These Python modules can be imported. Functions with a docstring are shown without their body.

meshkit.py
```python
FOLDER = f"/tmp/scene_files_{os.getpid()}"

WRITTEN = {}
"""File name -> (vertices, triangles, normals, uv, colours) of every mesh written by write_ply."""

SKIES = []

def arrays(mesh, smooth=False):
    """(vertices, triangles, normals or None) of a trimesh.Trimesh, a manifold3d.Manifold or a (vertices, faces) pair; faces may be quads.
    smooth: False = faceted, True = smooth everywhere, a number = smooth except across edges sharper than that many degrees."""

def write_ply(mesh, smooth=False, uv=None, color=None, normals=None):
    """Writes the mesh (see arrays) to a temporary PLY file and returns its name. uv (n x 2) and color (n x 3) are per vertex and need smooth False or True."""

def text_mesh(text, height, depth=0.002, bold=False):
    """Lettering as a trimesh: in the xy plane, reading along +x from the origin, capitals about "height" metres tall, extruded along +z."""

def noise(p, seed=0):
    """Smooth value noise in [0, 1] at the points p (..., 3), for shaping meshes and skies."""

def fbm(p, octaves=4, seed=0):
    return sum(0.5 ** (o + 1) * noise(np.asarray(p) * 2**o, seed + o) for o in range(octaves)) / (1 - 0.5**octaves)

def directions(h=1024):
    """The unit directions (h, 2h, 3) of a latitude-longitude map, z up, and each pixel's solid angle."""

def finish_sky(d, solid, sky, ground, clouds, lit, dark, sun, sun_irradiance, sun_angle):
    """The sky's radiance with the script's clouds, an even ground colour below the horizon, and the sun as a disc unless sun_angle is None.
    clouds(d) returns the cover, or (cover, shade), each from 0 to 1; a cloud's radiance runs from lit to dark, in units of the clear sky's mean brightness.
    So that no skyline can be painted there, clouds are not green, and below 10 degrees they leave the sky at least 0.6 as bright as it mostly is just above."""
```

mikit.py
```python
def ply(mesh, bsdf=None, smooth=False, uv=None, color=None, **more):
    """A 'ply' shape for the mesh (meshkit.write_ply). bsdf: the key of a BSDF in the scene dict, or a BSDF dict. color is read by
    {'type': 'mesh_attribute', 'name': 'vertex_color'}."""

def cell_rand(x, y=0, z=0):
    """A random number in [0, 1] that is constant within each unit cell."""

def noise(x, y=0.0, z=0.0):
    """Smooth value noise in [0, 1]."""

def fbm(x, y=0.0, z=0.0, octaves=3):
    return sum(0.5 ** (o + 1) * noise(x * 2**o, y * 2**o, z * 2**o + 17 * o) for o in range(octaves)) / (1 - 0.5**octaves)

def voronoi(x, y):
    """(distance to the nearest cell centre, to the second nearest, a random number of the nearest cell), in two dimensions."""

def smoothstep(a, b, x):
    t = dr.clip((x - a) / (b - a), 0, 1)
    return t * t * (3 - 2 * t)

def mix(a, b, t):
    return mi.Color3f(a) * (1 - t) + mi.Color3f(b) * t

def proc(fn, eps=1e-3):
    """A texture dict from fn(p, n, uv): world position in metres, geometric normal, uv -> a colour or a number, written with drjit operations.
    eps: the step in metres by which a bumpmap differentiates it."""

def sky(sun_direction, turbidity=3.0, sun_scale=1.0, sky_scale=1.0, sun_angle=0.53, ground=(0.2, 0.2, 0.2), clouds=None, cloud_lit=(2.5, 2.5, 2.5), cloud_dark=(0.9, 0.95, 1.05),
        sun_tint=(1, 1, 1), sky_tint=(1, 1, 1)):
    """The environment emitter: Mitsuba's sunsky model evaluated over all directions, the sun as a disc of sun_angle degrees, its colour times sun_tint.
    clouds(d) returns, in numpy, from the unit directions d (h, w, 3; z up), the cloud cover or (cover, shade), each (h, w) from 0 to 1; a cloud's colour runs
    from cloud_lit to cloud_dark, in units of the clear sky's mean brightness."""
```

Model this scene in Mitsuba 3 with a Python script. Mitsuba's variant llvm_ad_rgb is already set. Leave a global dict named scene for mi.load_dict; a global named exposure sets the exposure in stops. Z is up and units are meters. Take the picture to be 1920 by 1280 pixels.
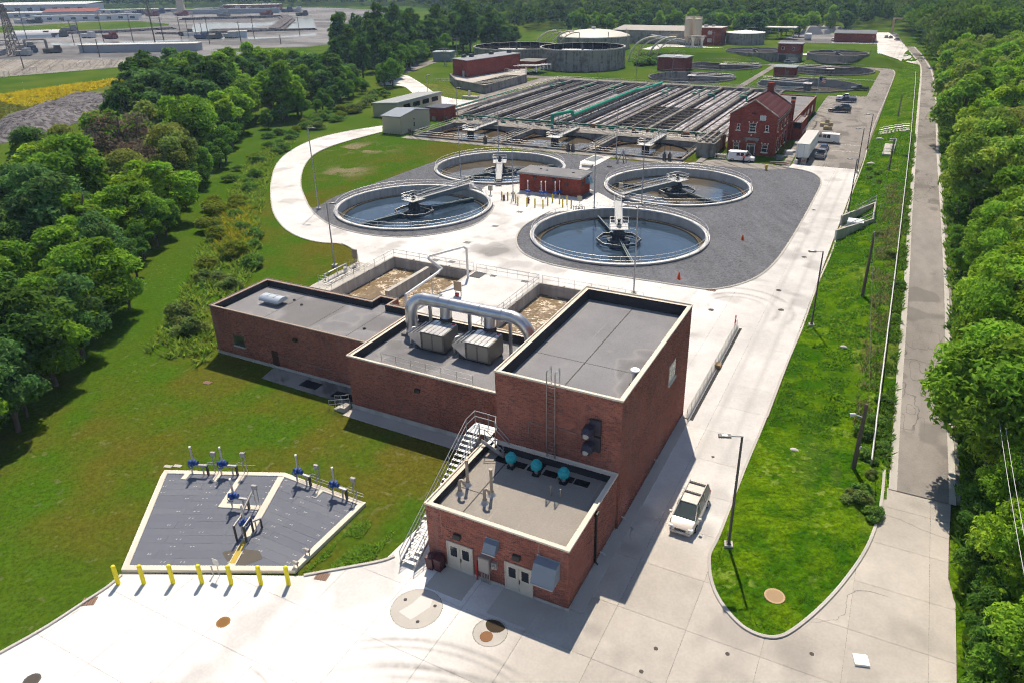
import math, random
import numpy as np, trimesh, mitsuba as mi, drjit as dr
import mikit, meshkit
from mikit import noise, fbm, voronoi, cell_rand, smoothstep, mix
from shapely.geometry import Polygon, MultiPolygon, LineString, Point, box as sbox
from shapely.ops import unary_union
from shapely import affinity
T = mi.ScalarTransform4f
random.seed(7)
rng = np.random.default_rng(7)
scene, labels = {}, {}

# ------------------------------------------------------------------ camera, light, exposure
# world: x along the fronts of the buildings, y into the site, z up; the aircraft hovers 38 m above the origin
EYE = np.array([0, 0, 38.0])
FWD = np.array([-0.41111972, 0.80798314, -0.42207088])
DOWN = np.array([0.1772162, -0.38333518, -0.90644832])
scene['camera'] = {'type': 'perspective', 'fov': 69.72, 'fov_axis': 'x', 'near_clip': 0.5, 'far_clip': 6000.0,
                   'principal_point_offset_x': -0.01703, 'principal_point_offset_y': 0.0368,
                   'to_world': T().look_at(origin=EYE.tolist(), target=(EYE + FWD).tolist(), up=(-DOWN).tolist())}
SUN_AZ, SUN_EL = math.radians(114.5), math.radians(57.5)


def sky_clouds(d):
    q = d / np.maximum(d[..., 2:3], 0.08)
    q = np.stack([q[..., 0], q[..., 1], 0 * q[..., 0]], -1)
    n = meshkit.fbm(q * 0.9 + 3.1, 5)
    milky = 0.6 * np.exp(-(np.degrees(np.arcsin(np.clip(d[..., 2], -1, 1))) / 13.0) ** 2)      # summer haze whitens the sky towards the horizon all round
    return np.maximum(np.clip((n - 0.60) / 0.14, 0, 1) * 0.7, milky), np.clip((n - 0.6) / 0.3, 0, 1) * 0.5


scene['sky'] = mikit.sky([math.cos(SUN_EL) * math.cos(SUN_AZ), math.cos(SUN_EL) * math.sin(SUN_AZ), math.sin(SUN_EL)],
                         turbidity=3, sky_scale=0.8, clouds=sky_clouds, cloud_lit=(2.1, 2.1, 2.1), cloud_dark=(1.0, 1.05, 1.1), sun_tint=(0.95, 0.985, 1.05))
exposure = 2.0


# ------------------------------------------------------------------ mesh helper
TINTED = ('paint', 'matt', 'carpaint', 'galvanized', 'leaf')


def hue(c):
    """a piece's own colour kept in its uv (red and green share u), so that pieces of one finish share one BSDF"""
    c = np.clip(np.asarray(c, float), 0, 1)
    return np.stack([np.round(c[:, 0] * 1000) + 0.01 + 0.98 * c[:, 1], c[:, 2]], -1)


class MB:
    """collects triangles; every hard edge has its own vertices, so that the whole may be written smooth"""

    def __init__(self, col=(1, 1, 1)):
        self.v, self.f, self.c, self.n, self.col = [], [], [], 0, col

    def add(self, v, f, col=None):
        v, f = np.asarray(v, float), np.asarray(f, int)
        if f.shape[1] == 4:
            f = np.vstack([f[:, [0, 1, 2]], f[:, [0, 2, 3]]])
        self.v.append(v)
        self.f.append(f + self.n)
        col = np.asarray(self.col if col is None else col, float)
        self.c.append(np.broadcast_to(col, (len(v), 3)))
        self.n += len(v)
        return self

    def quad(self, a, b, c, d, col=None):
        return self.add([a, b, c, d], [[0, 1, 2, 3]], col)

    def hexa(self, p, col=None):
        """p: 8 corners, bottom ring 0-3 counterclockwise, top ring 4-7"""
        p = np.asarray(p, float)
        v, f = [], []
        for q in ((3, 2, 1, 0), (4, 5, 6, 7), (0, 1, 5, 4), (1, 2, 6, 5), (2, 3, 7, 6), (3, 0, 4, 7)):
            f.append([len(v) + i for i in range(4)])
            v += [p[i] for i in q]
        return self.add(v, f, col)

    def box(self, x0, x1, y0, y1, z0, z1, col=None):
        return self.hexa([(x0, y0, z0), (x1, y0, z0), (x1, y1, z0), (x0, y1, z0), (x0, y0, z1), (x1, y0, z1), (x1, y1, z1), (x0, y1, z1)], col)

    def cbox(self, c, size, ang=0.0, col=None, taper=1.0):
        """box centred in plan on c (z = bottom), turned by ang"""
        ca, sa = math.cos(ang), math.sin(ang)
        l, w, h = size
        pts = []
        for z, k in ((0, 1.0), (h, taper)):
            for sx, sy in ((-1, -1), (1, -1), (1, 1), (-1, 1)):
                x, y = sx * l / 2 * k, sy * w / 2 * k
                pts.append((c[0] + x * ca - y * sa, c[1] + x * sa + y * ca, c[2] + z))
        return self.hexa(pts, col)

    def tube(self, pts, r, n=6, col=None, caps=True):
        pts = np.asarray(pts, float)
        r = np.broadcast_to(r, (len(pts),))
        t = np.zeros_like(pts)
        d = np.diff(pts, axis=0)
        d /= np.linalg.norm(d, axis=1, keepdims=True) + 1e-12
        t[0], t[-1] = d[0], d[-1]
        if len(pts) > 2:
            t[1:-1] = d[:-1] + d[1:]
            t /= np.linalg.norm(t, axis=1, keepdims=True) + 1e-12
        a = np.array([0, 0, 1.0]) if abs(t[0][2]) < 0.9 else np.array([1.0, 0, 0])
        rings = []
        for i in range(len(pts)):
            a = a - t[i] * np.dot(a, t[i])
            a /= np.linalg.norm(a) + 1e-12
            b = np.cross(t[i], a)
            k = 1.0
            if 0 < i < len(pts) - 1:
                k = 1 / max(0.5, math.sqrt(max(0, (1 + np.dot(d[i - 1], d[i])) / 2)))
            ang = np.arange(n) * 2 * np.pi / n
            rings.append(pts[i] + r[i] * k * (np.cos(ang)[:, None] * a + np.sin(ang)[:, None] * b))
        v = np.vstack(rings)
        i, j = np.meshgrid(np.arange(len(pts) - 1), np.arange(n), indexing='ij')
        f = np.stack([i * n + j, i * n + (j + 1) % n, (i + 1) * n + (j + 1) % n, (i + 1) * n + j], -1).reshape(-1, 4)
        self.add(v, f, col)
        if caps:
            self.add(rings[0], [[0, k + 1, k] for k in range(1, n - 1)], col)
            self.add(rings[-1], [[0, k, k + 1] for k in range(1, n - 1)], col)
        return self

    def cyl(self, c, r, h, n=12, col=None, r2=None):
        return self.tube([c, (c[0], c[1], c[2] + h)], [r, r if r2 is None else r2], n, col)

    def lathe(self, prof, c=(0, 0, 0), n=24, col=None, a0=0.0, a1=2 * np.pi, axis='z'):
        """prof: list of segments' points (r, z); every segment has its own vertices"""
        full = abs(a1 - a0 - 2 * np.pi) < 1e-6
        ang = np.linspace(a0, a1, n + 1)
        for (r0, z0), (r1, z1) in zip(prof[:-1], prof[1:]):
            v0 = np.stack([r0 * np.cos(ang), r0 * np.sin(ang), 0 * ang + z0], -1)
            v1 = np.stack([r1 * np.cos(ang), r1 * np.sin(ang), 0 * ang + z1], -1)
            v = np.vstack([v0, v1])
            if axis == 'y':
                v = v[:, [0, 2, 1]] * [1, -1, 1]
            if axis == 'x':
                v = v[:, [2, 1, 0]] * [-1, 1, 1]
            k = np.arange(n)
            self.add(v + np.asarray(c, float), np.stack([k, k + 1, k + n + 2, k + n + 1], -1), col)
        return self

    def prism(self, poly, z0, z1, col=None, bottom=False):
        for g in polys(poly):
            v, f = flat(g)
            top = np.c_[v, np.full(len(v), z1)]
            self.add(top, f, col)
            if bottom:
                self.add(np.c_[v, np.full(len(v), z0)], f[:, ::-1], col)
            for ring in [g.exterior, *g.interiors]:
                p = np.asarray(ring.coords)[:, :2]
                if ring.is_ccw != (ring is g.exterior):
                    p = p[::-1]
                m = len(p) - 1
                for i in range(m):
                    a, b = p[i], p[i + 1]
                    self.quad((*a, z0), (*b, z0), (*b, z1), (*a, z1), col)
        return self

    def sheet(self, poly, z, col=None):
        for g in polys(poly):
            v, f = flat(g)
            self.add(np.c_[v, np.full(len(v), z)], f, col)
        return self

    def merge(self, other, M=None):
        v, f, c = other.arrays()
        if M is not None:
            v = v @ np.asarray(M)[:3, :3].T + np.asarray(M)[:3, 3]
        self.v.append(v)
        self.f.append(f + self.n)
        self.c.append(c)
        self.n += len(v)
        return self

    def arrays(self):
        return np.vstack(self.v), np.vstack(self.f), np.vstack(self.c)

    def ply(self, bsdf, color=True):
        v, f, c = self.arrays()
        return mikit.ply((v, f), 'm_' + bsdf, True, uv=hue(c) if bsdf in TINTED else None)


def polys(p):
    if isinstance(p, (list, tuple)):
        p = Polygon(p).buffer(0)
    if p.is_empty:
        return []
    return [g for g in getattr(p, 'geoms', [p]) if isinstance(g, Polygon) and g.area > 1e-4]


def flat(g):
    v, f = trimesh.creation.triangulate_polygon(g, engine='earcut')
    v, f = np.asarray(v)[:, :2], np.asarray(f)
    a, b, c = v[f[:, 0]], v[f[:, 1]], v[f[:, 2]]
    area = (b[:, 0] - a[:, 0]) * (c[:, 1] - a[:, 1]) - (b[:, 1] - a[:, 1]) * (c[:, 0] - a[:, 0])
    f = np.where((area < 0)[:, None], f[:, ::-1], f)
    return v, f


def curve(pts, n=2):
    """rounds a surveyed line by cutting its corners"""
    p = [tuple(q) for q in pts]
    for _ in range(n):
        o = [p[0]]
        for a, b in zip(p[:-1], p[1:]):
            o += [(0.75 * a[0] + 0.25 * b[0], 0.75 * a[1] + 0.25 * b[1]), (0.25 * a[0] + 0.75 * b[0], 0.25 * a[1] + 0.75 * b[1])]
        p = o + [p[-1]]
    return p


def rotz(x, y, z, ang):
    c, s = math.cos(ang), math.sin(ang)
    return np.array([[c, -s, 0, x], [s, c, 0, y], [0, 0, 1, z], [0, 0, 0, 1.0]])


# ------------------------------------------------------------------ naming
COUNT = {}


def numbered(base):
    k = COUNT.get(base, 0)
    COUNT[base] = k + 1
    return base if k == 0 else f'{base}_{k:03d}'


def thing(name, label, cat, group=None):
    key = numbered(name)
    labels[key] = {'label': label, 'category': cat}
    if group:
        labels[key]['group'] = group
    return key


def part(parent, name, mb, bsdf, label=None, color=True, stuff=False):
    key = numbered(f'{parent}__{name}')
    scene[key] = mb.ply(bsdf, color) if isinstance(mb, MB) else mb
    if label:
        labels[key] = {'label': label}
    if stuff:
        labels.setdefault(key, {})['kind'] = 'stuff'
    return key


def solo(name, mb, bsdf, label, cat, group=None, color=True):
    key = thing(name, label, cat, group)
    scene[key] = mb.ply(bsdf, color) if isinstance(mb, MB) else mb
    return key


def struct(name, mb, bsdf, label=None, color=False):
    key = numbered(name)
    if mb is not None:
        scene[key] = mb.ply(bsdf, color)
    labels[key] = {'kind': 'structure'}
    if label:
        labels[key]['label'] = label
    return key


def stuff(name, mb, bsdf, label, cat, color=True):
    key = numbered(name)
    scene[key] = mb.ply(bsdf, color) if isinstance(mb, MB) else mb
    labels[key] = {'label': label, 'category': cat, 'kind': 'stuff'}
    return key


def proto(builder):
    """builder() -> list of (part name, MB, bsdf); returns the parts as shape dicts that copies share"""
    return [(n, mb.ply(b) if isinstance(mb, MB) else mb) for n, mb, b in builder]


def place(key, parts, M):
    seen = {}
    for n, d in parts:
        base = n
        k = seen.get(base, 0)
        seen[base] = k + 1
        if '__' in n:
            nm = n
        else:
            nm = n if k == 0 else f'{n}_{k:03d}'
        full = f'{key}__{nm}'
        i = 0
        while full in scene:
            i += 1
            full = f'{key}__{nm}_{i:03d}'
        scene[full] = {**d, 'to_world': T(np.asarray(M, float))}


def rail(mb, pts, zs=(0.55, 1.07), step=1.8, r=0.03, posts=True, postr=0.03, z=0.0, closed=False):
    """rails along pts (x, y or x, y, z) into mb, returns the places of the posts"""
    pts = [(p[0], p[1], p[2] if len(p) > 2 else z) for p in pts]
    if closed:
        pts = pts + [pts[0]]
    P = np.array(pts, float)
    for h in zs:
        mb.tube(P + [0, 0, h], r, 5)
    out = []
    for a, b in zip(P[:-1], P[1:]):
        L = np.linalg.norm(b - a)
        n = max(1, int(round(L / step)))
        for k in range(n + 1 if (b == P[-1]).all() and not closed else n):
            out.append(a + (b - a) * k / n)
    return out


def railing(parent, pts, name='railing', bsdf='galvanized', single=True, label=None, **kw):
    """a railing: rails as one part, each post a sub-part (single) or all posts in the same part"""
    mb = MB((0.46, 0.48, 0.49))
    z1 = max(kw.get('zs', (0.55, 1.07)))
    posts = rail(mb, pts, **kw)
    pr = kw.get('postr', 0.03)
    if not single:
        for p in posts:
            mb.tube([p, p + [0, 0, z1]], pr, 5)
        return part(parent, name, mb, bsdf, label)
    key = part(parent, name, mb, bsdf, label)
    base = MB((0.46, 0.48, 0.49)).tube([(0, 0, 0), (0, 0, z1)], pr, 5).ply(bsdf)
    for p in posts:
        k = numbered(f'{key}__post')
        scene[k] = {**base, 'to_world': T().translate(p.tolist())}
    return key


# ------------------------------------------------------------------ materials
def rgbd(c):
    return {'type': 'rgb', 'value': list(map(float, c))}


def tint(p, n, uv):
    k = dr.floor(uv.x)
    return mi.Color3f(k / 1000, (uv.x - k - 0.01) / 0.98, uv.y)


VC = mikit.proc(tint)


def mat(key, base, rough=0.8, metallic=0.0, spec=0.4, bump=None, bscale=0.01, eps=0.02, two=True, **more):
    b = {'type': 'principled', 'base_color': mikit.proc(base) if callable(base) else base, 'roughness': mikit.proc(rough) if callable(rough) else rough, 'metallic': metallic, 'specular': spec, **more}
    if bump is not None:
        b = {'type': 'bumpmap', 'arbitrary': mikit.proc(bump, eps), 'scale': bscale, 'nested': b}
    scene['m_' + key] = {'type': 'twosided', 'nested': b} if two else b


def diff(key, base, bump=None, bscale=0.01, eps=0.02):
    b = {'type': 'diffuse', 'reflectance': mikit.proc(base) if callable(base) else base}
    if bump is not None:
        b = {'type': 'bumpmap', 'arbitrary': mikit.proc(bump, eps), 'scale': bscale, 'nested': b}
    scene['m_' + key] = {'type': 'twosided', 'nested': b}


def band(x, c, w):
    return dr.maximum(0, 1 - dr.abs(x - c) / w)


def f_pave(p, n, uv):
    x, y = p.x, p.y
    old = smoothstep(-24, -13, x) * dr.maximum(smoothstep(48, 40, y), smoothstep(-5, 0, x))
    tone = cell_rand(dr.floor((x + 200) / 4.6), dr.floor((y + 200) / 4.6), 3) * 0.09 - 0.045
    big = fbm(x * 0.11, y * 0.11, 2.0, 3)
    mid = fbm(x * 0.7, y * 0.7, 5.0, 3)
    fine = noise(x * 9, y * 9, 1.0)
    c = mix((0.74, 0.735, 0.72), (0.45, 0.425, 0.385), old)
    c = c * (1 + tone + (big - 0.5) * 0.36 + (mid - 0.5) * 0.22 + (fine - 0.5) * 0.1)
    c = c * (1 - 0.2 * smoothstep(-19, -13, x) * (1 - old) - 0.1 * smoothstep(58, 66, y) * smoothstep(-14, -20, x))
    # wheel tracks along the east drive and turning marks on the apron
    tr = (band(x, -10.9, 0.5) + band(x, -8.7, 0.5)) * smoothstep(44, 60, y) * (0.4 + mid)
    worn = (0.3 + 0.7 * smoothstep(0.3, 0.6, noise(x * 0.35, y * 0.35, 9.0))) * (0.5 + 0.5 * noise(x * 3.2, y * 3.2, 3.0))
    r1 = dr.sqrt(dr.square(x + 17.3) + dr.square(y - 14.0))
    r2 = dr.sqrt(dr.square(x + 14.0) + dr.square(y - 7.3))
    r3 = dr.sqrt(dr.square(x + 30.5) + dr.square(y - 13.1))
    arc = (band(r1, 13.3, 0.3) + 0.8 * band(r1, 12.7, 0.25) + 0.6 * band(r1, 11.5, 0.35)) * smoothstep(-29, -26, x) + (band(r2, 18.7, 0.3) + 0.7 * band(r2, 18.0, 0.3) + 0.8 * band(r2, 16.9, 0.35)) * smoothstep(-27.5, -24, x) * smoothstep(-11, -14, x)
    arc = (arc + (band(r3, 7.3, 0.25) + 0.8 * band(r3, 5.8, 0.25)) * smoothstep(-31, -29, x) * smoothstep(-26, -28, x)) * worn
    r4 = dr.sqrt(dr.square(x + 14.6) + dr.square(y - 85.6))
    arc2 = (band(r4, 4.8, 0.5) + band(r4, 6.6, 0.5) + 0.7 * band(r4, 3.6, 0.4)) * worn * smoothstep(82, 85, y)
    spill = dr.exp(-dr.square((x + 50.9 + 1.2 * noise(x * 0.4, y * 0.4, 2.0)) / 3.4) - dr.square((y - 90.5 - 1.5 * noise(x * 0.5, y * 0.5, 8.0)) / 3.0)) * 0.75
    dirt = smoothstep(0.58, 0.75, fbm(x * 0.25 + 7, y * 0.25, 3.0, 3)) * 0.3
    k = dr.clip(0.22 * tr + 0.55 * arc + 0.5 * arc2 + dirt + spill, 0, 0.75)
    # fine cracks
    crack = smoothstep(0.012, 0.0, dr.abs(noise(x * 0.22 + 0.3 * mid, y * 0.22, 6.0) - 0.5)) * smoothstep(0.5, 0.65, noise(x * 0.09, y * 0.09, 6.0)) * old
    return mix(c, (0.16, 0.155, 0.15), dr.clip(k + crack * 0.8, 0, 0.9))


def f_conc(p, n, uv):
    big = fbm(p.x * 0.3, p.y * 0.3, p.z * 0.5, 3)
    st = fbm(p.x * 2.2 + p.y * 2.2, p.z * 0.25, 4.0, 3)
    fine = noise(p.x * 12, p.y * 12, p.z * 12)
    side = 1 - dr.abs(n.z)
    return mi.Color3f(0.47, 0.455, 0.42) * (1 + (big - 0.5) * 0.35 + (st - 0.5) * 0.45 * side + (fine - 0.5) * 0.1)


def f_conc_old(p, n, uv):
    big = fbm(p.x * 0.3, p.y * 0.3, p.z * 0.5, 3)
    st = fbm(p.x * 1.1 + p.y * 1.3, p.z * 0.2, 4.0, 3)
    blot = fbm(p.x * 0.9, p.y * 0.9, p.z * 0.9, 3)
    return mix((0.30, 0.285, 0.26), (0.145, 0.138, 0.13), smoothstep(0.42, 0.75, st * 0.6 + blot * 0.4)) * (0.8 + 0.4 * big)


def brick_at(p, n):
    u = dr.select(dr.abs(n.x) > dr.abs(n.y), p.y, p.x)
    v = p.z
    row = dr.floor(v / 0.10)
    uu = u / 0.30 + 0.5 * (row - 2 * dr.floor(row / 2))
    col = dr.floor(uu)
    fu, fv = uu - col, v / 0.10 - row
    m = dr.maximum(smoothstep(0.06, 0.02, dr.minimum(fu, 1 - fu)), smoothstep(0.14, 0.05, dr.minimum(fv, 1 - fv)))
    return m, cell_rand(col, row, 5), u


def f_brick(p, n, uv):
    m, r, u = brick_at(p, n)
    c = mix((0.20, 0.058, 0.042), (0.38, 0.122, 0.085), r)
    c = mix(c, (0.12, 0.045, 0.05), smoothstep(0.8, 0.95, cell_rand(r * 977, 3)))
    c = mix(c, (0.36, 0.25, 0.21), m * 0.85)
    w = fbm(u * 0.35, p.z * 0.6, 3.0, 3)
    st = fbm(u * 1.6, p.z * 0.15, 8.0, 3)
    streak = smoothstep(0.55, 0.8, fbm(u * 2.6, p.z * 0.06, 5.0, 3)) * smoothstep(0.35, 0.7, noise(u * 0.3, p.z * 0.25, 2.0))
    c = mix(c, (0.30, 0.22, 0.19), streak * 0.3)
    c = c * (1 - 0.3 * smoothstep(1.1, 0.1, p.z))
    return c * (0.72 + 0.45 * w + 0.22 * st)


def b_brick(p, n, uv):
    m, r, u = brick_at(p, n)
    return (1 - m) + r * 0.2


def f_brick_far(p, n, uv):
    u = dr.select(dr.abs(n.x) > dr.abs(n.y), p.y, p.x)
    r = cell_rand(dr.floor(u / 0.5), dr.floor(p.z / 0.2), 5)
    w = fbm(u * 0.3, p.z * 0.5, 3.0, 3)
    st = fbm(u * 1.2, p.z * 0.2, 8.0, 3)
    return mix((0.20, 0.05, 0.036), (0.27, 0.075, 0.055), r) * (0.7 + 0.45 * w + 0.2 * st)


def f_stone(p, n, uv):
    w = fbm(p.x * 1.2, p.y * 1.2, p.z, 3)
    st = fbm(p.x * 0.25, p.y * 0.25, 8.0, 3)
    return mi.Color3f(0.68, 0.625, 0.53) * (0.82 + 0.2 * w + 0.18 * st)


def f_membrane(p, n, uv):
    x, y = p.x, p.y
    w = fbm(x * 0.4, y * 0.4, 1.0, 4)
    wet = smoothstep(0.56, 0.68, fbm(x * 0.22 + 4, y * 0.22, 2.0, 3))
    fine = noise(x * 14, y * 14, 1.0)
    ln = smoothstep(0.9, 1.0, noise(x * 3.3, y * 0.15, 3.0)) * 0.2
    c = mix((0.235, 0.238, 0.25), (0.29, 0.272, 0.245), smoothstep(41.5, 41.0, y)) * (0.86 + 0.3 * w + (fine - 0.5) * 0.16 + ln)
    edge = smoothstep(0.035, 0.0, dr.abs(fbm(x * 0.22 + 4, y * 0.22, 2.0, 3) - 0.56))
    c = mix(c, (0.13, 0.127, 0.122), wet * 0.4)
    c = mix(c, (0.36, 0.345, 0.32), edge * 0.3)
    return mix(c, (0.07, 0.07, 0.072), smoothstep(0.5, 0.3, dr.abs(n.z)))


def f_asphalt(p, n, uv):
    x, y = p.x, p.y
    w = fbm(x * 0.2, y * 0.06, 1.0, 4)
    m = fbm(x * 1.3, y * 0.5, 3.0, 3)
    fine = noise(x * 11, y * 11, 1.0)
    cr1 = noise(x * 0.55 + 0.5 * m, y * 0.3, 6.0) - 0.5
    cr2 = noise(x * 1.1 + 0.5 * m, y * 0.45, 9.0) - 0.5
    crack = dr.maximum(smoothstep(0.022, 0.0, dr.abs(cr1)), smoothstep(0.022, 0.0, dr.abs(cr2))) * smoothstep(0.42, 0.6, noise(x * 0.2, y * 0.07, 6.0))
    patch = smoothstep(0.66, 0.72, fbm(x * 0.3, y * 0.2, 12.0, 2))
    c = mi.Color3f(0.275, 0.26, 0.242) * (0.72 + 0.42 * w + (m - 0.5) * 0.3 + (fine - 0.5) * 0.16)
    c = mix(c, (0.14, 0.132, 0.125), patch * 0.55)
    return mix(c, (0.09, 0.085, 0.08), crack * 0.75)


def f_gravel(p, n, uv):
    x, y = p.x, p.y
    q = 0.6 * noise(x * 4.5, y * 4.5, 1.0) + 0.4 * noise(x * 10, y * 10, 2.0)
    w = fbm(x * 0.12, y * 0.12, 1.0, 3)
    th = x * 0.7 + y * 0.5 + 2.5 * fbm(x * 0.12, y * 0.12, 7.0, 2)
    rut = fbm(th * 1.2, 0.15 * y, 3.0, 3)
    return mi.Color3f(0.150, 0.158, 0.176) * (0.5 + 0.85 * q + 0.2 * (w - 0.5) + 0.3 * (rut - 0.5))


def b_gravel(p, n, uv):
    a, b, q = voronoi(p.x * 4.5, p.y * 4.5)
    return 1 - a


def f_lawn(p, n, uv):
    x, y = p.x, p.y
    big = fbm(x * 0.06, y * 0.06, 1.0, 4)
    mid = fbm(x * 0.35, y * 0.35, 2.0, 4)
    fine = noise(x * 5, y * 5, 1.0) * 0.5 + noise(x * 13, y * 13, 3.0) * 0.5
    path = smoothstep(9, 3, dr.abs(x + 81 - (54 - y) * 0.93)) * smoothstep(30, 45, y) + smoothstep(26, 18, y) + smoothstep(88, 96, y) * smoothstep(-100, -112, x)
    dry = smoothstep(0.30, 0.66, 0.6 * big + 0.4 * mid) * (1 - 0.75 * dr.clip(path, 0, 1))
    c = mix((0.050, 0.112, 0.007), (0.098, 0.096, 0.013), dry)
    # bare patches on the lawn by the loop road
    bp = dr.exp(-dr.square((x + 118.0) / 7) - dr.square((y - 142) / 5)) + dr.exp(-dr.square((x + 106) / 4) - dr.square((y - 122) / 4))
    c = mix(c, (0.24, 0.20, 0.13), dr.clip(bp * smoothstep(0.4, 0.62, mid) * 1.2, 0, 0.75))
    bare = smoothstep(0.74, 0.82, fbm(x * 1.6, y * 1.6, 8.0, 3))
    c = mix(c, (0.19, 0.18, 0.09), bare * 0.35)
    return c * (0.62 + 0.76 * fine)


def f_bank(p, n, uv):
    x, y = p.x, p.y
    big = fbm(x * 0.16, y * 0.16, 1.0, 4)
    mid = fbm(x * 0.7, y * 0.7, 2.0, 4)
    fine = noise(x * 5, y * 5, 1.0) * 0.5 + noise(x * 12, y * 12, 3.0) * 0.5
    c = mix((0.030, 0.098, 0.003), (0.092, 0.172, 0.004), smoothstep(0.32, 0.68, 0.55 * mid + 0.45 * big))
    dry = smoothstep(0.56, 0.72, fbm(x * 0.3, y * 0.09, 9.0, 3)) * smoothstep(-4.5, 1.0, x) * smoothstep(38, 55, y)
    c = mix(c, (0.16, 0.17, 0.05), dry * 0.35)
    glint = smoothstep(0.62, 0.8, noise(x * 3.1, y * 3.1, 5.0)) * smoothstep(0.45, 0.7, noise(x * 0.4, y * 0.4, 11.0))
    c = mix(c, (0.20, 0.27, 0.05), glint * 0.5)
    return c * (0.42 + 1.1 * fine)


def b_grass(p, n, uv):
    return fbm(p.x * 2.2, p.y * 2.2, 1.0, 4)


def f_ground_far(p, n, uv):
    x, y = p.x, p.y
    big = fbm(x * 0.012, y * 0.012, 1.0, 4)
    mid = fbm(x * 0.08, y * 0.08, 2.0, 3)
    return mix((0.048, 0.105, 0.009), (0.085, 0.13, 0.016), smoothstep(0.35, 0.65, 0.5 * big + 0.5 * mid))


def f_dirt(p, n, uv):
    x, y = p.x, p.y
    big = fbm(x * 0.02, y * 0.05, 1.0, 4)
    mid = fbm(x * 0.15, y * 0.15, 2.0, 4)
    c = mix((0.25, 0.252, 0.262), (0.155, 0.157, 0.164), smoothstep(0.35, 0.65, big))
    return c * (0.75 + 0.5 * mid)


def f_rubble(p, n, uv):
    a, b, q = voronoi(p.x * 1.1, p.y * 1.1)
    big = fbm(p.x * 0.05, p.y * 0.05, 1.0, 3)
    return mi.Color3f(0.15, 0.145, 0.155) * (0.4 + 1.0 * q + 0.5 * (big - 0.5))


def b_rubble(p, n, uv):
    a, b, q = voronoi(p.x * 1.1, p.y * 1.1)
    return q + 0.6 * (1 - a)


def f_meadow(p, n, uv):
    x, y = p.x, p.y
    s = (x + 300) * 0.51 + (y - 190) * -0.86     # across the strip of yellow flowers
    mid = fbm(x * 0.12, y * 0.12, 2.0, 4)
    fine = noise(x * 1.2, y * 1.2, 3.0)
    c = mix((0.085, 0.125, 0.018), (0.15, 0.16, 0.04), mid)
    return c * (0.7 + 0.6 * fine)


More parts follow.
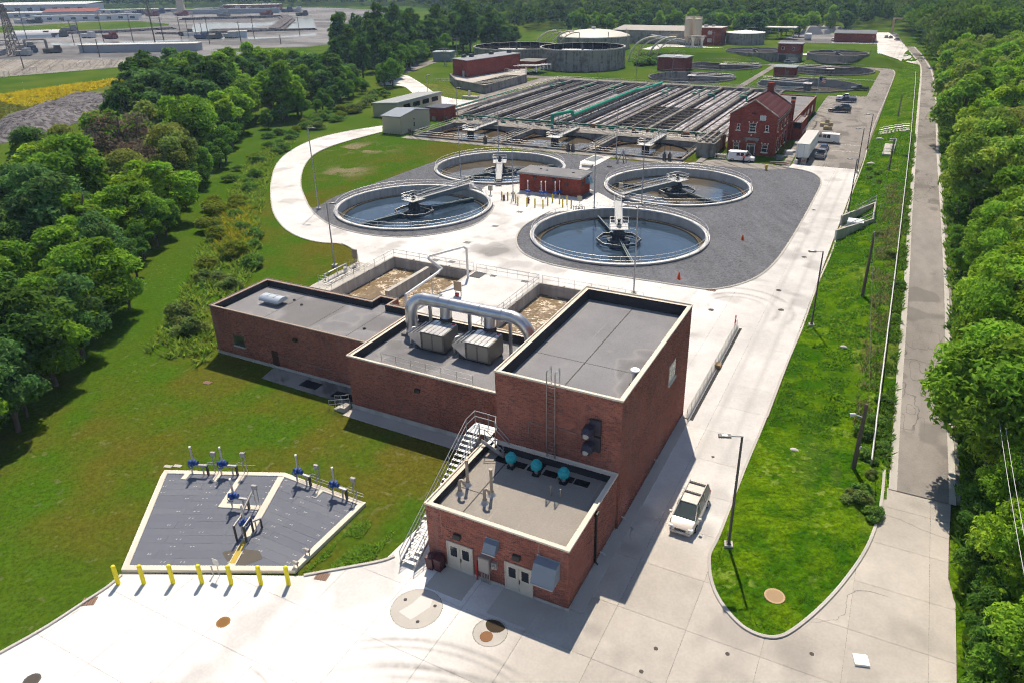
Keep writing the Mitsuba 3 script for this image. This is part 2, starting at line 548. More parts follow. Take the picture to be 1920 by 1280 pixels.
def f_froth(p, n, uv):
    x, y = p.x, p.y
    w = fbm(x * 0.9 + 1.5 * fbm(x * 0.4, y * 0.4, 1.0, 3), y * 0.9, 2.0, 4)
    a, b, q = voronoi(x * 1.6 + w * 1.5, y * 1.6)
    foam = smoothstep(0.45, 0.62, w) * smoothstep(0.25, 0.05, b - a) + smoothstep(0.6, 0.72, w) * 0.6
    return mix((0.17, 0.12, 0.06), (0.56, 0.48, 0.36), dr.clip(foam, 0, 1))


def b_froth(p, n, uv):
    x, y = p.x, p.y
    w = fbm(x * 0.9 + 1.5 * fbm(x * 0.4, y * 0.4, 1.0, 3), y * 0.9, 2.0, 4)
    return w + 0.3 * noise(x * 3, y * 3, 1.0)


def f_aer(p, n, uv):
    x, y = p.x, p.y
    w = fbm(x * 0.8, y * 0.5, 2.0, 4)
    a, b, q = voronoi(x * 0.7 + w * 2, y * 0.35)
    foam = smoothstep(0.3, 0.75, w) * 0.75 + 0.25 * smoothstep(0.3, 0.0, b - a)
    return mix((0.22, 0.21, 0.215), (0.58, 0.57, 0.60), foam)


def b_water(p, n, uv):
    return fbm(p.x * 0.8, p.y * 0.8, 1.0, 3)


def f_water_tank(p, n, uv):
    x, y = p.x, p.y
    w = fbm(x * 0.2, y * 0.2, 1.0, 3)
    brown = smoothstep(112, 134, y) * smoothstep(0.3, 0.6, noise(x * 0.08, y * 0.08, 4.0))
    c = mix((0.03, 0.052, 0.082), (0.085, 0.070, 0.045), brown)
    return c * (0.7 + 0.6 * w)


def n1(p, s):
    return noise(p.x * s, p.y * s, 1.0)


diff('pave', f_pave)
diff('concrete', f_conc)
diff('concrete_old', f_conc_old)
diff('brick', f_brick, b_brick, 0.008, 0.01)
diff('brick_far', f_brick_far)
diff('stone', f_stone)
diff('membrane', f_membrane)
diff('asphalt', f_asphalt)
diff('gravel', f_gravel, lambda p, n, uv: n1(p, 4.5), 0.06, 0.03)
diff('lawn', f_lawn, lambda p, n, uv: n1(p, 3.0) + 0.4 * n1(p, 9.0), 0.10, 0.05)
diff('bank_grass', f_bank, lambda p, n, uv: n1(p, 2.2) + 0.5 * n1(p, 7.0), 0.2, 0.05)
diff('ground_far', f_ground_far)
diff('dirt', f_dirt)
diff('rubble', f_rubble)
diff('meadow', f_meadow)
mat('froth', f_froth, 0.35, bump=b_froth, bscale=0.22, eps=0.05)
diff('aeration', f_aer, b_froth, 0.1, 0.05)
mat('water_tank', f_water_tank, 0.05, spec=0.9, bump=lambda p, n, uv: n1(p, 0.9), bscale=0.006, eps=0.05)
mat('water_brown', rgbd((0.085, 0.066, 0.04)), 0.06, spec=0.9, bump=lambda p, n, uv: n1(p, 0.9), bscale=0.008, eps=0.05)
mat('water_pond', rgbd((0.16, 0.17, 0.16)), 0.12, spec=0.5)
mat('paint', VC, 0.5)
diff('matt', VC)
mat('carpaint', VC, 0.25, spec=0.6)
mat('galvanized', VC, 0.42, metallic=0.55)
mat('steel', lambda p, n, uv: mi.Color3f(0.62, 0.63, 0.65) * (0.8 + 0.4 * noise(p.x * 1.5, p.y * 1.5, p.z * 1.5)), 0.32, metallic=0.9)
mat('glass_dark', rgbd((0.02, 0.025, 0.03)), 0.06, spec=0.6)
diff('bark', rgbd((0.13, 0.105, 0.085)))
scene['m_leaf'] = {'type': 'principledthin', 'base_color': VC, 'roughness': 0.6, 'diff_trans': 0.9, 'spec_trans': 0.0}
GALV = (0.42, 0.44, 0.45)


# ------------------------------------------------------------------ the ground: openings, paving, lawns, road, water
TANKS = [(-77.2, 106.2), (-77.0, 138.4), (-37.7, 138.5), (-37.85, 106.3)]
RO, RI = 14.1, 13.62
FAR_TANKS = [(-78.5, 298.5, 16.5), (-76.0, 340.5, 15.8), (-34.0, 290.5, 17.3), (-31.5, 338.0, 16.5)]
BASINS = [(-113.5, -90.2), (-88.6, -66.2), (-64.6, -42.9)]
BY0, BY1 = 159.5, 178.6
AX0, AX1, AY0, AY1 = -124.5, -39.7, 189.0, 273.5
WEST_BASIN = sbox(-64.3, 58.4, -50.8, 82.5)
EAST_BASIN = sbox(-40.2, 59.6, -26.0, 82.3)


def disc(c, r, n=96):
    return Polygon([(c[0] + r * math.cos(a), c[1] + r * math.sin(a)) for a in np.linspace(0, 2 * np.pi, n, endpoint=False)])


HOLES = unary_union([disc(c, RO - 0.05) for c in TANKS] + [disc(c[:2], c[2] - 0.05) for c in FAR_TANKS]
                    + [sbox(a, BY0, b, BY1) for a, b in BASINS] + [sbox(AX0, AY0, AX1, AY1), WEST_BASIN, EAST_BASIN])

ISLAND = Polygon(curve([(-6.83, 71.21), (-6.79, 61.62), (-6.98, 52.96), (-6.96, 47.51), (-6.96, 43.62), (-7.13, 42.15), (-7.03, 41.40), (-6.49, 39.60), (-5.63, 38.10), (-4.40, 36.89), (-3.18, 36.19), (-1.71, 36.28), (-0.71, 37.38), (1.04, 41.09), (2.47, 45.45), (3.20, 48.78), (3.60, 53.20), (3.53, 57.96), (3.51, 66.04)]))


def bank_z(x, y):
    """height of the road and of the wooded slope to its right above the drive"""
    x, y = np.asarray(x, float), np.asarray(y, float)
    s = lambda a, b, v: (lambda t: t * t * (3 - 2 * t))(np.clip((v - a) / (b - a), 0, 1))
    h = 1.6 * s(60, 105, y) * s(350, 290, y)
    return h * s(-6.6, 1.5, x) + 5 * s(9.5, 60, x) + 14 * s(60, 200, x)


def bz(x, y):
    return float(bank_z(x, y))


# the plain under everything (openings cut where tanks are sunk into it)
plain = sbox(-1500, -60, -6.6, 1500).difference(HOLES)
pond_a = Polygon([(-619.91, 526.73), (-598.21, 541.10), (-565.46, 542.72), (-551.22, 555.37), (-557.87, 567.99), (-526.99, 540.54), (-514.76, 518.08), (-511.01, 489.60), (-511.71, 456.93), (-494.36, 422.25), (-501.71, 420.30)])
pond_b = Polygon([(-458.47, 465.29), (-501.20, 521.20), (-516.56, 553.38), (-589.22, 623.18), (-570.00, 635.10), (-434.63, 486.60)])
pond_c = Polygon([(-535.20, 332.35), (-510.41, 332.38), (-513.55, 346.12), (-480.56, 355.69), (-471.44, 369.64), (-455.38, 385.90)] + [(-445.61, 400.71), (-408.93, 414.97), (-406.55, 454.66), (-390.74, 436.68), (-401.57, 407.35), (-416.31, 389.21), (-435.61, 374.65), (-454.71, 363.20)] + [(-462.17, 355.19), (-484.21, 319.58), (-511.05, 316.84)])
ponds = [p.buffer(0) for p in (pond_a, pond_b, pond_c)]
mb = MB().sheet(plain.difference(sbox(-330, -60, -6.6, 330)), 0).sheet(plain.intersection(sbox(-330, -60, -6.6, 330)).difference(sbox(-128, -60, -6.6, 190)), -0.001)
struct('ground', mb, 'ground_far')
lawn_area = plain.intersection(sbox(-128, -60, -6.6, 190))
struct('lawn', MB().sheet(lawn_area, 0.0), 'lawn')

# bank, verge and wooded slope right of the drive
xs = np.concatenate([np.arange(-6.6, 12, 0.8), np.arange(12, 70, 3.0), np.arange(70, 700, 30)])
ys = np.concatenate([np.arange(-60, 20, 8.0), np.arange(20, 130, 1.5), np.arange(130, 420, 5.0), np.arange(420, 1500, 30)])
gx, gy = np.meshgrid(xs, ys, indexing='ij')
lump = (meshkit.fbm(np.stack([gx * 0.7, gy * 0.7, 0 * gx], -1), 3) - 0.5) * 0.35 * np.clip((gx + 6.4) / 1.5, 0, 1) * np.clip((2.2 - gx) / 1, 0, 1)
i, j = np.meshgrid(np.arange(len(xs) - 1), np.arange(len(ys) - 1), indexing='ij')
m = len(ys)
gz = bank_z(gx, gy) + lump + 0.05
low = (gy < 58.6) & (gx < 9.3)                      # by the junction the paving takes over: the slope sheet dips under it
gz = np.where(low, -0.25, gz)
mb = MB().add(np.stack([gx, gy, gz], -1).reshape(-1, 3), np.stack([i * m + j, (i + 1) * m + j, (i + 1) * m + j + 1, i * m + j + 1], -1).reshape(-1, 4))
struct('bank', mb, 'bank_grass')
# tip of the island between the drives, with a slightly rounded top
tip = ISLAND.union(Polygon([(-6.7, 50), (3.9, 54), (3.65, 62), (-6.7, 62)])).intersection(sbox(-12, 20, 6, 60.5))
tv, tf = trimesh.creation.triangulate_polygon(tip, engine='earcut')
tm = trimesh.Trimesh(np.c_[tv[:, :2], np.zeros(len(tv))], tf, process=False)
tm = trimesh.Trimesh(*trimesh.remesh.subdivide_to_size(tm.vertices, tm.faces, 0.9), process=True)
v = np.array(tm.vertices)
dist = np.array([tip.exterior.distance(Point(p[:2])) for p in v])
v[:, 2] = 0.1 + bank_z(v[:, 0], v[:, 1]) + np.minimum(dist, 2) * 0.05 + (meshkit.fbm(v * 0.9, 3) - 0.5) * 0.3 * np.minimum(dist, 1)
f = np.array(tm.faces)
nz = np.cross(v[f[:, 1]] - v[f[:, 0]], v[f[:, 2]] - v[f[:, 0]])[:, 2]
struct('grass_island', MB().add(v, np.where((nz < 0)[:, None], f[:, ::-1], f)), 'bank_grass')

# ---- concrete paving laid in slabs
APRON_KERB = [(-44.73, 14.23), (-44.07, 16.70), (-43.82, 19.30), (-43.60, 21.00), (-43.79, 22.02)]
CHAMBER_FRONT = [(-43.98, 22.15), (-32.71, 27.30)]
KERB_B = [(-32.10, 27.60), (-30.16, 29.27), (-27.94, 31.15)]
apron = Polygon([(-60, -12)] + APRON_KERB[:1] + APRON_KERB[1:] + CHAMBER_FRONT + KERB_B + [(-27.6, 36.4), (-25, 37.5), (-25, 46), (-6.8, 46)] + [(-7.1, 42.2), (12, 20), (12, -12)])
plaza = Polygon(curve([(-65.71, 67.79), (-66.35, 72.90), (-67.35, 77.41), (-69.18, 80.44), (-72.64, 83.25), (-75.94, 84.46), (-80.16, 83.12), (-87.51, 85.03), (-96.67, 91.22), (-106.10, 100.11), (-114.94, 109.30), (-125.13, 121.22), (-131.69, 132.08), (-136.35, 145.74), (-135.78, 156.62), (-131.02, 168.48)])
                + curve([(-125.34, 160.91), (-126.57, 145.52), (-125.25, 136.06), (-122.10, 128.80), (-115.40, 118.95), (-106.30, 108.49), (-99.40, 102.24), (-94.23, 97.63), (-87.81, 93.12), (-82.52, 90.63), (-76.82, 89.51), (-71.66, 89.78), (-67.33, 91.43), (-64.12, 94.91), (-61.72, 99.29), (-61.32, 103.91), (-62.65, 109.07), (-63.98, 112.44), (-67.55, 117.00), (-71.67, 120.53), (-72.21, 124.63), (-68.89, 125.19), (-66.72, 127.90), (-61.14, 134.91), (-52.35, 129.80), (-48.25, 126.65), (-45.31, 123.65), (-41.95, 122.89), (-43.24, 120.86), (-53.20, 112.90), (-53.72, 107.61), (-53.79, 103.76), (-52.70, 99.73), (-51.48, 96.85), (-49.29, 93.52), (-46.49, 91.21), (-42.52, 89.63), (-36.85, 89.22), (-29.09, 89.49), (-19.62, 89.73), (-18.55, 90.22), (-16.15, 92.92), (-14.18, 97.15), (-13.24, 102.70), (-12.77, 110.26), (-12.49, 126.92), (-12.48, 144.70), (-12.62, 152.26), (-13.52, 156.40), (-15.76, 160.21), (-19.16, 161.74), (-24.02, 162.75)])
                + [(-20.5, 163), (-20.2, 166), (-12, 166), (-6.9, 166), (-6.7, 58), (-14, 57.5), (-34, 57.6), (-66, 57.6)]).buffer(0)
north_road = Polygon(curve([(-183.95, 238.22), (-173.22, 238.52), (-162.09, 226.68), (-148.42, 212.58), (-136.40, 200.17), (-125.77, 193.54), (-124.37, 216.56), (-140.87, 217.31), (-154.58, 229.52), (-168.39, 243.98), (-180.96, 256.43), (-193.36, 268.04), (-191.84, 260.35)])).buffer(0)
RIGHT_EDGE = [(8.48, 37.76), (8.54, 44.48), (8.14, 46.66), (8.23, 50.64), (8.49, 56.85)]
bottom = Polygon([(-14.5, -12), (14, -12)] + RIGHT_EDGE + [(8.8, 55.6), (4.0, 55.6), (-7, 55.6), (-14.5, 46)]).buffer(0).difference(ISLAND)
drive = unary_union([apron, plaza, bottom, Polygon([(-14, 40), (-6.8, 40), (-6.8, 62), (-14, 62)])]).buffer(0.02).buffer(-0.02)
drive = drive.difference(ISLAND).difference(HOLES)
drive = drive.difference(sbox(-64.4, 49.6, -43, 58.3)).difference(sbox(-43.1, 46.7, -14.1, 58.6)).difference(sbox(-24.9, 32.9, -14.3, 46))
COVERS = [((-23.30, 28.61), 1.72), ((-17.94, 29.03), 1.12)]      # round concrete tops of two chambers in the apron
pads = unary_union([disc(c, r, 40) for c, r in COVERS])
struct('drive_base', MB().sheet(drive.difference(pads), 0.004), 'concrete_old')
GX, GY = 4.6, 4.6
DRIVE = struct('drive', None, None)
del labels[DRIVE]


def slabs(parent, area, gx, gy, top, base, ox=-200.0, oy=-200.0, gap=0.02, bsdf='pave', name='slab', limit=300, ang=0.0):
    gap = 0.012
    cells = []
    area = affinity.rotate(area, -ang, origin=(0, 0), use_radians=True)
    x0, y0, x1, y1 = area.bounds
    for a in np.arange(math.floor((x0 - ox) / gx), math.ceil((x1 - ox) / gx)):
        for b in np.arange(math.floor((y0 - oy) / gy), math.ceil((y1 - oy) / gy)):
            c = sbox(ox + a * gx + gap, oy + b * gy + gap, ox + (a + 1) * gx - gap, oy + (b + 1) * gy - gap).intersection(area)
            for g in polys(c):
                if g.area > 0.15:
                    cells.append(affinity.rotate(g, ang, origin=(0, 0), use_radians=True))
    cells.sort(key=lambda g: np.hypot(g.centroid.x, g.centroid.y))
    rest = MB()
    for k, g in enumerate(cells):
        if k < limit:
            scene[numbered(f'{parent}__{name}')] = MB().prism(g, base, top).ply(bsdf)
        else:
            rest.prism(g, base, top)
    if rest.n:
        part(parent, 'far_' + name, rest, bsdf, stuff=True)


labels[DRIVE] = {'kind': 'structure'}
slabs(DRIVE, drive.difference(pads), GX, GY, 0.03, 0.004)
struct('north_drive', MB().prism(north_road, 0, 0.03), 'pave')
for k, (c, r) in enumerate(COVERS):
    cap = solo('chamber_cover', MB().prism(disc(c, r - 0.03, 48), 0.0, 0.034), 'concrete',
               ['large round concrete chamber cover with bare white patch set in the apron', 'smaller round concrete chamber cover half in building shade with rusty lid'][k], 'chamber cover')
    lid = MB((0.2, 0.1, 0.05))
    if k == 0:
        part(cap, 'bare_patch', MB((0.62, 0.61, 0.585)).prism(Polygon([(c[0] - 0.9, c[1] - 0.75), (c[0] + 0.2, c[1] - 0.95), (c[0] + 0.75, c[1] + 0.5), (c[0] + 0.55, c[1] + 1.1), (c[0] - 0.35, c[1] + 1.0), (c[0] - 0.5, c[1] + 0.2)]), 0.034, 0.0375), 'matt')
        for dx, dy in ((-1.1, 0.3), (1.0, 0.7), (0.7, -0.9)):
            lid.prism(disc((c[0] + dx, c[1] + dy), 0.12, 12), 0.03, 0.05, (0.08, 0.075, 0.07))
        part(cap, 'lifting_eye', lid, 'matt')
    else:
        part(cap, 'lid', MB().prism(disc((c[0] - 0.05, c[1] - 0.4), 0.42, 24), 0.03, 0.055, (0.24, 0.13, 0.07)), 'matt', 'rusty iron lid')
        part(cap, 'stain', MB().prism(disc((c[0] + 0.05, c[1] + 0.75), 0.7, 20).intersection(disc(c, r - 0.1)), 0.034, 0.0375, (0.06, 0.045, 0.03)), 'matt')


# ---- manholes, gratings and patches in the paving
def lid_at(c, r, col, lab, z=0.034, cat='manhole cover', group=None):
    k = solo('manhole_cover', MB(col).prism(disc(c, r, 20), z - 0.03, z + 0.01).prism(disc(c, r * 0.8, 20), z + 0.01, z + 0.014, tuple(np.array(col) * 0.8)), 'matt', lab, cat, group)


lid_at((-34.01, 22.15), 0.45, (0.30, 0.17, 0.07), 'rusty oval manhole lid alone in the bright apron below the bollards')
lid_at((-40.98, 13.92), 0.5, (0.12, 0.11, 0.1), 'dark manhole lid at the bottom left corner of the apron')
lid_at((-2.23, 39.74), 0.68, (0.46, 0.33, 0.2), 'tan round manhole ring in the grass island below the lamp', 0.25)
for p in [(-8.08, 32.42), (-4.01, 33.96), (0.61, 36.20), (-9.77, 53.70), (-8.35, 30.45)]:
    lid_at(p, 0.14, (0.12, 0.11, 0.10), 'small valve cap set in the concrete drive', group='small valve caps in the drive')
for p in [(-9.76, 107.68), (-9.65, 87.32), (-11.62, 132.57), (-10.96, 93.50), (-17.40, 83.74)]:
    lid_at(p, 0.36, (0.11, 0.105, 0.1), 'dark round manhole lid in the east drive', group='manhole lids in the east drive')
for q in [(-58.03, 101.97), (-58.03, 92.98), (-57.98, 110.79), (-58.26, 84.33), (-55.71, 84.68), (-47.42, 82.34), (-42.30, 82.33)]:
    k = thing('floor_hatch', 'grey flush floor hatch set in the pale plaza paving', 'hatch', 'hatches in the plaza paving')
    scene[k] = MB((0.3, 0.3, 0.3)).cbox((q[0], q[1], 0.0), (1.1, 1.0, 0.04)).cbox((q[0], q[1], 0.04), (0.9, 0.8, 0.006), 0, (0.22, 0.22, 0.22)).ply('matt')


def grate(c, L, w, ang, lab):
    k = thing('drain_inlet', lab, 'drain')
    mb = MB((0.16, 0.13, 0.11)).cbox((c[0], c[1], 0.0), (L, w, 0.036), ang)
    part(k, 'frame', mb, 'matt')
    for s in np.linspace(-0.42, 0.42, 6):
        part(k, 'bar', MB((0.33, 0.2, 0.14)).cbox((c[0] + s * L * math.cos(ang), c[1] + s * L * math.sin(ang), 0.036), (0.07, w * 0.9, 0.02), ang), 'matt')


grate((-30.91, 28.11), 0.95, 0.75, 0.25, 'rusty kerb drain grate right of the last yellow bollard')
grate((-43.64, 19.44), 0.95, 0.75, 0.55, 'rusty kerb drain grate left of the first yellow bollard')
grate((-18.94, 89.84), 1.3, 0.6, 0.0, 'rusty drain grate in the kerb south of the gravel bed')
grate((-60.12, 44.12), 0.9, 0.6, 0.1, 'small rusty yard drain in the lawn before the brick block')


# ---- kerbs
def kerb(pts, w=0.2, h=0.14, lab=None):
    g = LineString(curve(pts)).buffer(w / 2, cap_style=2, join_style=1)
    struct('kerb', MB().prism(g.difference(HOLES), 0, h), 'concrete')


kerb(APRON_KERB)
kerb(KERB_B + [(-27.47, 31.91)])
kerb([(-6.83, 71.21), (-6.79, 61.62), (-6.98, 52.96), (-6.96, 47.51), (-6.96, 43.62), (-7.13, 42.15), (-7.03, 41.40), (-6.49, 39.60), (-5.63, 38.10), (-4.40, 36.89), (-3.18, 36.19), (-1.71, 36.28), (-0.71, 37.38), (1.04, 41.09), (2.47, 45.45), (3.20, 48.78), (3.60, 53.20), (3.53, 57.96)], 0.22)
kerb([(-65.71, 67.79), (-66.35, 72.90), (-67.35, 77.41), (-69.18, 80.44), (-72.64, 83.25), (-75.94, 84.46)], 0.18)
kerb([(-6.75, 62)] + [(-6.77, 75.18), (-6.53, 82.65), (-6.73, 97.09), (-6.36, 110.34), (-6.49, 118.49)] + [(-6.41, 128.81), (-6.69, 145.38), (-6.58, 166.25), (-6.70, 181.36), (-7.39, 198.86), (-7.48, 228.00), (-7.17, 271.69), (-7.06, 342.01), (-9.35, 351.96), (-12.29, 353.73)])
kerb([(-125.34, 160.91), (-126.57, 145.52), (-125.25, 136.06), (-122.10, 128.80), (-115.40, 118.95), (-106.30, 108.49), (-99.40, 102.24), (-94.23, 97.63), (-87.81, 93.12), (-82.52, 90.63), (-76.82, 89.51), (-71.66, 89.78), (-67.33, 91.43), (-64.12, 94.91), (-61.72, 99.29), (-61.32, 103.91), (-62.65, 109.07), (-63.98, 112.44)], 0.2)
kerb([(-53.20, 112.90), (-53.72, 107.61), (-53.79, 103.76), (-52.70, 99.73), (-51.48, 96.85), (-49.29, 93.52), (-46.49, 91.21), (-42.52, 89.63), (-36.85, 89.22), (-29.09, 89.49), (-19.62, 89.73), (-18.55, 90.22), (-16.15, 92.92), (-14.18, 97.15), (-13.24, 102.70), (-12.77, 110.26), (-12.49, 126.92), (-12.48, 144.70), (-12.62, 152.26), (-13.52, 156.40), (-15.76, 160.21), (-19.16, 161.74), (-24.02, 162.75)], 0.24)
kerb([(-75.94, 84.46), (-80.16, 83.12), (-87.51, 85.03), (-96.67, 91.22), (-106.10, 100.11), (-114.94, 109.30), (-125.13, 121.22), (-131.69, 132.08), (-136.35, 145.74), (-135.78, 156.62), (-131.02, 168.48)], 0.2, 0.08)

# ---- gravel beds round the tanks
gravel = Polygon(curve([(-94.23, 97.63), (-93.16, 98.84), (-95.37, 106.02), (-93.74, 117.55), (-93.67, 129.30), (-93.09, 140.52), (-92.36, 151.15), (-82.08, 153.58), (-69.54, 156.40), (-56.69, 154.82), (-42.38, 155.97), (-23.94, 162.27), (-19.16, 161.74), (-15.76, 160.21), (-13.52, 156.40), (-12.62, 152.26), (-12.48, 144.70), (-12.49, 126.92), (-12.77, 110.26), (-13.24, 102.70), (-14.18, 97.15), (-16.15, 92.92), (-18.55, 90.22), (-19.62, 89.73), (-29.09, 89.49), (-36.85, 89.22), (-42.52, 89.63), (-46.49, 91.21), (-49.29, 93.52), (-51.48, 96.85), (-53.79, 103.76), (-60.63, 108.92), (-63.65, 111.85), (-61.32, 103.91), (-61.72, 99.29), (-64.12, 94.91), (-67.33, 91.43), (-71.66, 89.78), (-76.82, 89.51), (-82.52, 90.63), (-87.81, 93.12)])).buffer(0).difference(drive).difference(HOLES)
struct('gravel_bed', MB().sheet(gravel, 0.02), 'gravel')

# ---- asphalt: the parking lane and the road on the bank
parking = Polygon([(-20.8, 161.8), (-20.3, 167), (-21.6, 190), (-21.2, 211), (-20.6, 236), (-21.5, 268), (-13, 271), (-12.9, 344), (-19, 352), (-47, 351), (-95, 352), (-95, 356), (-40, 356), (-12, 356), (-8.2, 350), (-7, 339), (-6.9, 166), (-20.2, 166)]).buffer(0)
struct('parking_lane', MB().prism(parking, 0, 0.022), 'asphalt')
struct('north_path', MB().prism(Polygon([(-150, 276), (-40, 275.5), (-40, 277.5), (-96, 280), (-150, 284)]), 0, 0.02).prism(sbox(-57, 278, -54.5, 352), 0, 0.021).prism(sbox(-54.5, 313, -13, 314.6), 0, 0.019)
       .prism(Polygon([(-150, 276), (-128, 276), (-128, 190), (-119, 182), (-135, 231), (-134, 276)]), 0, 0.018), 'asphalt')
struct('service_lane', MB().prism(Polygon([(-183.95, 238.22), (-191.84, 260.35), (-197.93, 280.98), (-205.98, 307.44), (-210.50, 334.22), (-215.88, 344.69), (-215.34, 320.24), (-206.90, 288.41), (-195.91, 257.28), (-186.62, 239.58)]).buffer(0), 0, 0.021), 'asphalt')
struct('sidewalk', MB().prism(Polygon([(-24.6, 268), (-21.5, 268), (-20.6, 236), (-21.2, 211), (-21.6, 190), (-20.5, 163), (-22, 163), (-23.2, 190)]), 0, 0.06)
       .prism(Polygon([(-116, 159.3), (-42, 159.3), (-42, 156.3), (-116, 156.3)]), 0, 0.05).prism(Polygon([(-36.5, 163.5), (-24, 163.5), (-20.5, 161), (-24, 158.9), (-42, 157)]), 0, 0.045), 'concrete_old')
struct('painted_line', MB((0.55, 0.55, 0.52)).prism(sbox(-15.5, 190.6, -8.5, 190.8), 0.02, 0.026).prism(sbox(-15.5, 183.0, -8.5, 183.2), 0.02, 0.026), 'matt', color=True)


def strip(name, x0f, x1f, ylist, bsdf, dz):
    ylist = np.asarray(ylist, float)
    n = 6
    v = []
    for y in ylist:
        a, b = x0f(y), x1f(y)
        for k in range(n + 1):
            x = a + (b - a) * k / n
            v.append((x, y, bz(x, y) + dz))
    i, j = np.meshgrid(np.arange(len(ylist) - 1), np.arange(n), indexing='ij')
    f = np.stack([i * (n + 1) + j, i * (n + 1) + j + 1, (i + 1) * (n + 1) + j + 1, (i + 1) * (n + 1) + j], -1).reshape(-1, 4)
    return struct(name, MB().add(v, f), bsdf)


RY = np.concatenate([np.arange(55.4, 130, 2.5), np.arange(130, 400, 8), np.arange(400, 470, 12)])
RX0 = lambda y: np.interp(y, [40, 75, 130, 180, 270, 350, 372, 420, 470], [4.2, 3.7, 3.0, 2.6, 2.0, 1.6, 1.0, -3.5, -9])
RX1 = lambda y: np.interp(y, [40, 60, 130, 180, 270, 350, 372, 420, 470], [8.7, 8.8, 8.2, 7.6, 7.1, 6.0, 4.6, 1, -4])
strip('road_shoulder', lambda y: RX0(y), lambda y: RX1(y), RY, 'concrete', 0.085)
strip('road', lambda y: RX0(y) + 0.6, lambda y: RX1(y) - 0.5, RY, 'asphalt', 0.097)
strip('road_kerb', lambda y: RX1(y), lambda y: RX1(y) + 0.3, RY, 'concrete_old', 0.17)


# ------------------------------------------------------------------ the brick treatment building in front
BLD = thing('treatment_building', 'flat-roofed red brick building of four joined blocks with pale copings in the foreground', 'building')


def block(parent, poly, zt, zr, wall='brick', coping='stone', cw=0.42, ch=0.14, stone=1.25, flash=True, name='wall', only=None, dark=None, thick=0.34):
    """walls with a parapet round a flat roof; coping stones laid along the parapet"""
    p = Polygon(poly) if not isinstance(poly, Polygon) else poly
    inner = p.buffer(-thick, join_style=2)
    mb = MB().prism(p.difference(inner), 0, zt)
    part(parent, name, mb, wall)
    part(parent, 'roof', MB().prism(inner, zr - 0.25, zr), 'membrane')
    if flash:
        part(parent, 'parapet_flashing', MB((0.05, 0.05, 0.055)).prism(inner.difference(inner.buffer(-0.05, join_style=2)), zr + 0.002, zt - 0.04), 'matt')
    q = list(Polygon(p.buffer(0.06, join_style=2)).exterior.coords)[:-1]
    q = np.array(q)
    c = np.array([p.centroid.x, p.centroid.y])
    ringp = p.buffer(0.06, join_style=2).difference(p.buffer(0.06 - cw, join_style=2))
    n = len(q)
    # one run of coping per side, cut into stones
    if coping:
        shared = part(parent, 'coping', MB((0.4, 0.36, 0.3)).prism(ringp, zt + 0.001, zt + 0.02), 'stone' if coping == 'stone' else 'matt')
        pieces = []
        x0, y0, x1, y1 = ringp.bounds
        for i in range(n):
            a, b = q[i], q[(i + 1) % n]
            L = np.linalg.norm(b - a)
            d = (b - a) / L
            m = max(1, int(round(L / stone)))
            nrm = np.array([d[1], -d[0]])
            for k in range(m):
                s0, s1 = a + d * L * k / m + d * 0.008, a + d * L * (k + 1) / m - d * 0.008
                quad = Polygon([s0 + nrm * 0.1, s1 + nrm * 0.1, s1 - nrm * cw, s0 - nrm * cw])
                g = quad.intersection(ringp)
                if k == 0:      # the corner stone belongs to one side only
                    prev = q[i - 1]
                    dp = (a - prev) / np.linalg.norm(a - prev)
                for gg in polys(g):
                    pieces.append(gg)
        done = None
        for g in pieces:
            g2 = g if done is None else g.difference(done.buffer(0.004))
            done = g if done is None else done.union(g)
            for gg in polys(g2):
                if gg.area > 0.02:
                    z1 = zt + ch
                    col = np.array((0.2, 0.17, 0.15) if coping != 'stone' else (1, 1, 1))
                    scene[numbered(f'{shared}__stone')] = MB(tuple(col)).prism(gg, zt + 0.02, z1).ply('stone' if coping == 'stone' else 'matt')


TALL = [(-24.1, 41.5), (-14.0, 41.5), (-14.0, 59.3), (-24.1, 59.3)]
LOW = [(-24.95, 32.75), (-14.15, 32.75), (-14.15, 41.49), (-24.95, 41.49)]
MID = [(-43.1, 46.7), (-24.11, 46.7), (-24.11, 57.6), (-43.1, 57.6)]
LEFT = [(-64.4, 49.6), (-43.11, 49.6), (-43.11, 58.2), (-46.6, 58.2), (-46.6, 59.8), (-49.1, 59.8), (-49.1, 58.2), (-64.4, 58.2)]
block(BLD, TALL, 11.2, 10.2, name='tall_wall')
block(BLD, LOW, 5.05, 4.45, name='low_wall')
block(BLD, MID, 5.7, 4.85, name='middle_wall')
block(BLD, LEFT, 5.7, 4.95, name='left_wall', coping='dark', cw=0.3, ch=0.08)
part(BLD, 'base_course', MB().prism(sbox(-24.99, 32.71, -14.11, 41.4).difference(sbox(-24.95, 32.75, -14.15, 45)), 0, 0.25).prism(sbox(-64.45, 49.53, -43.2, 49.595), 0, 0.35)
     .prism(sbox(-43.15, 46.62, -24.2, 46.695), 0, 0.5), 'concrete')
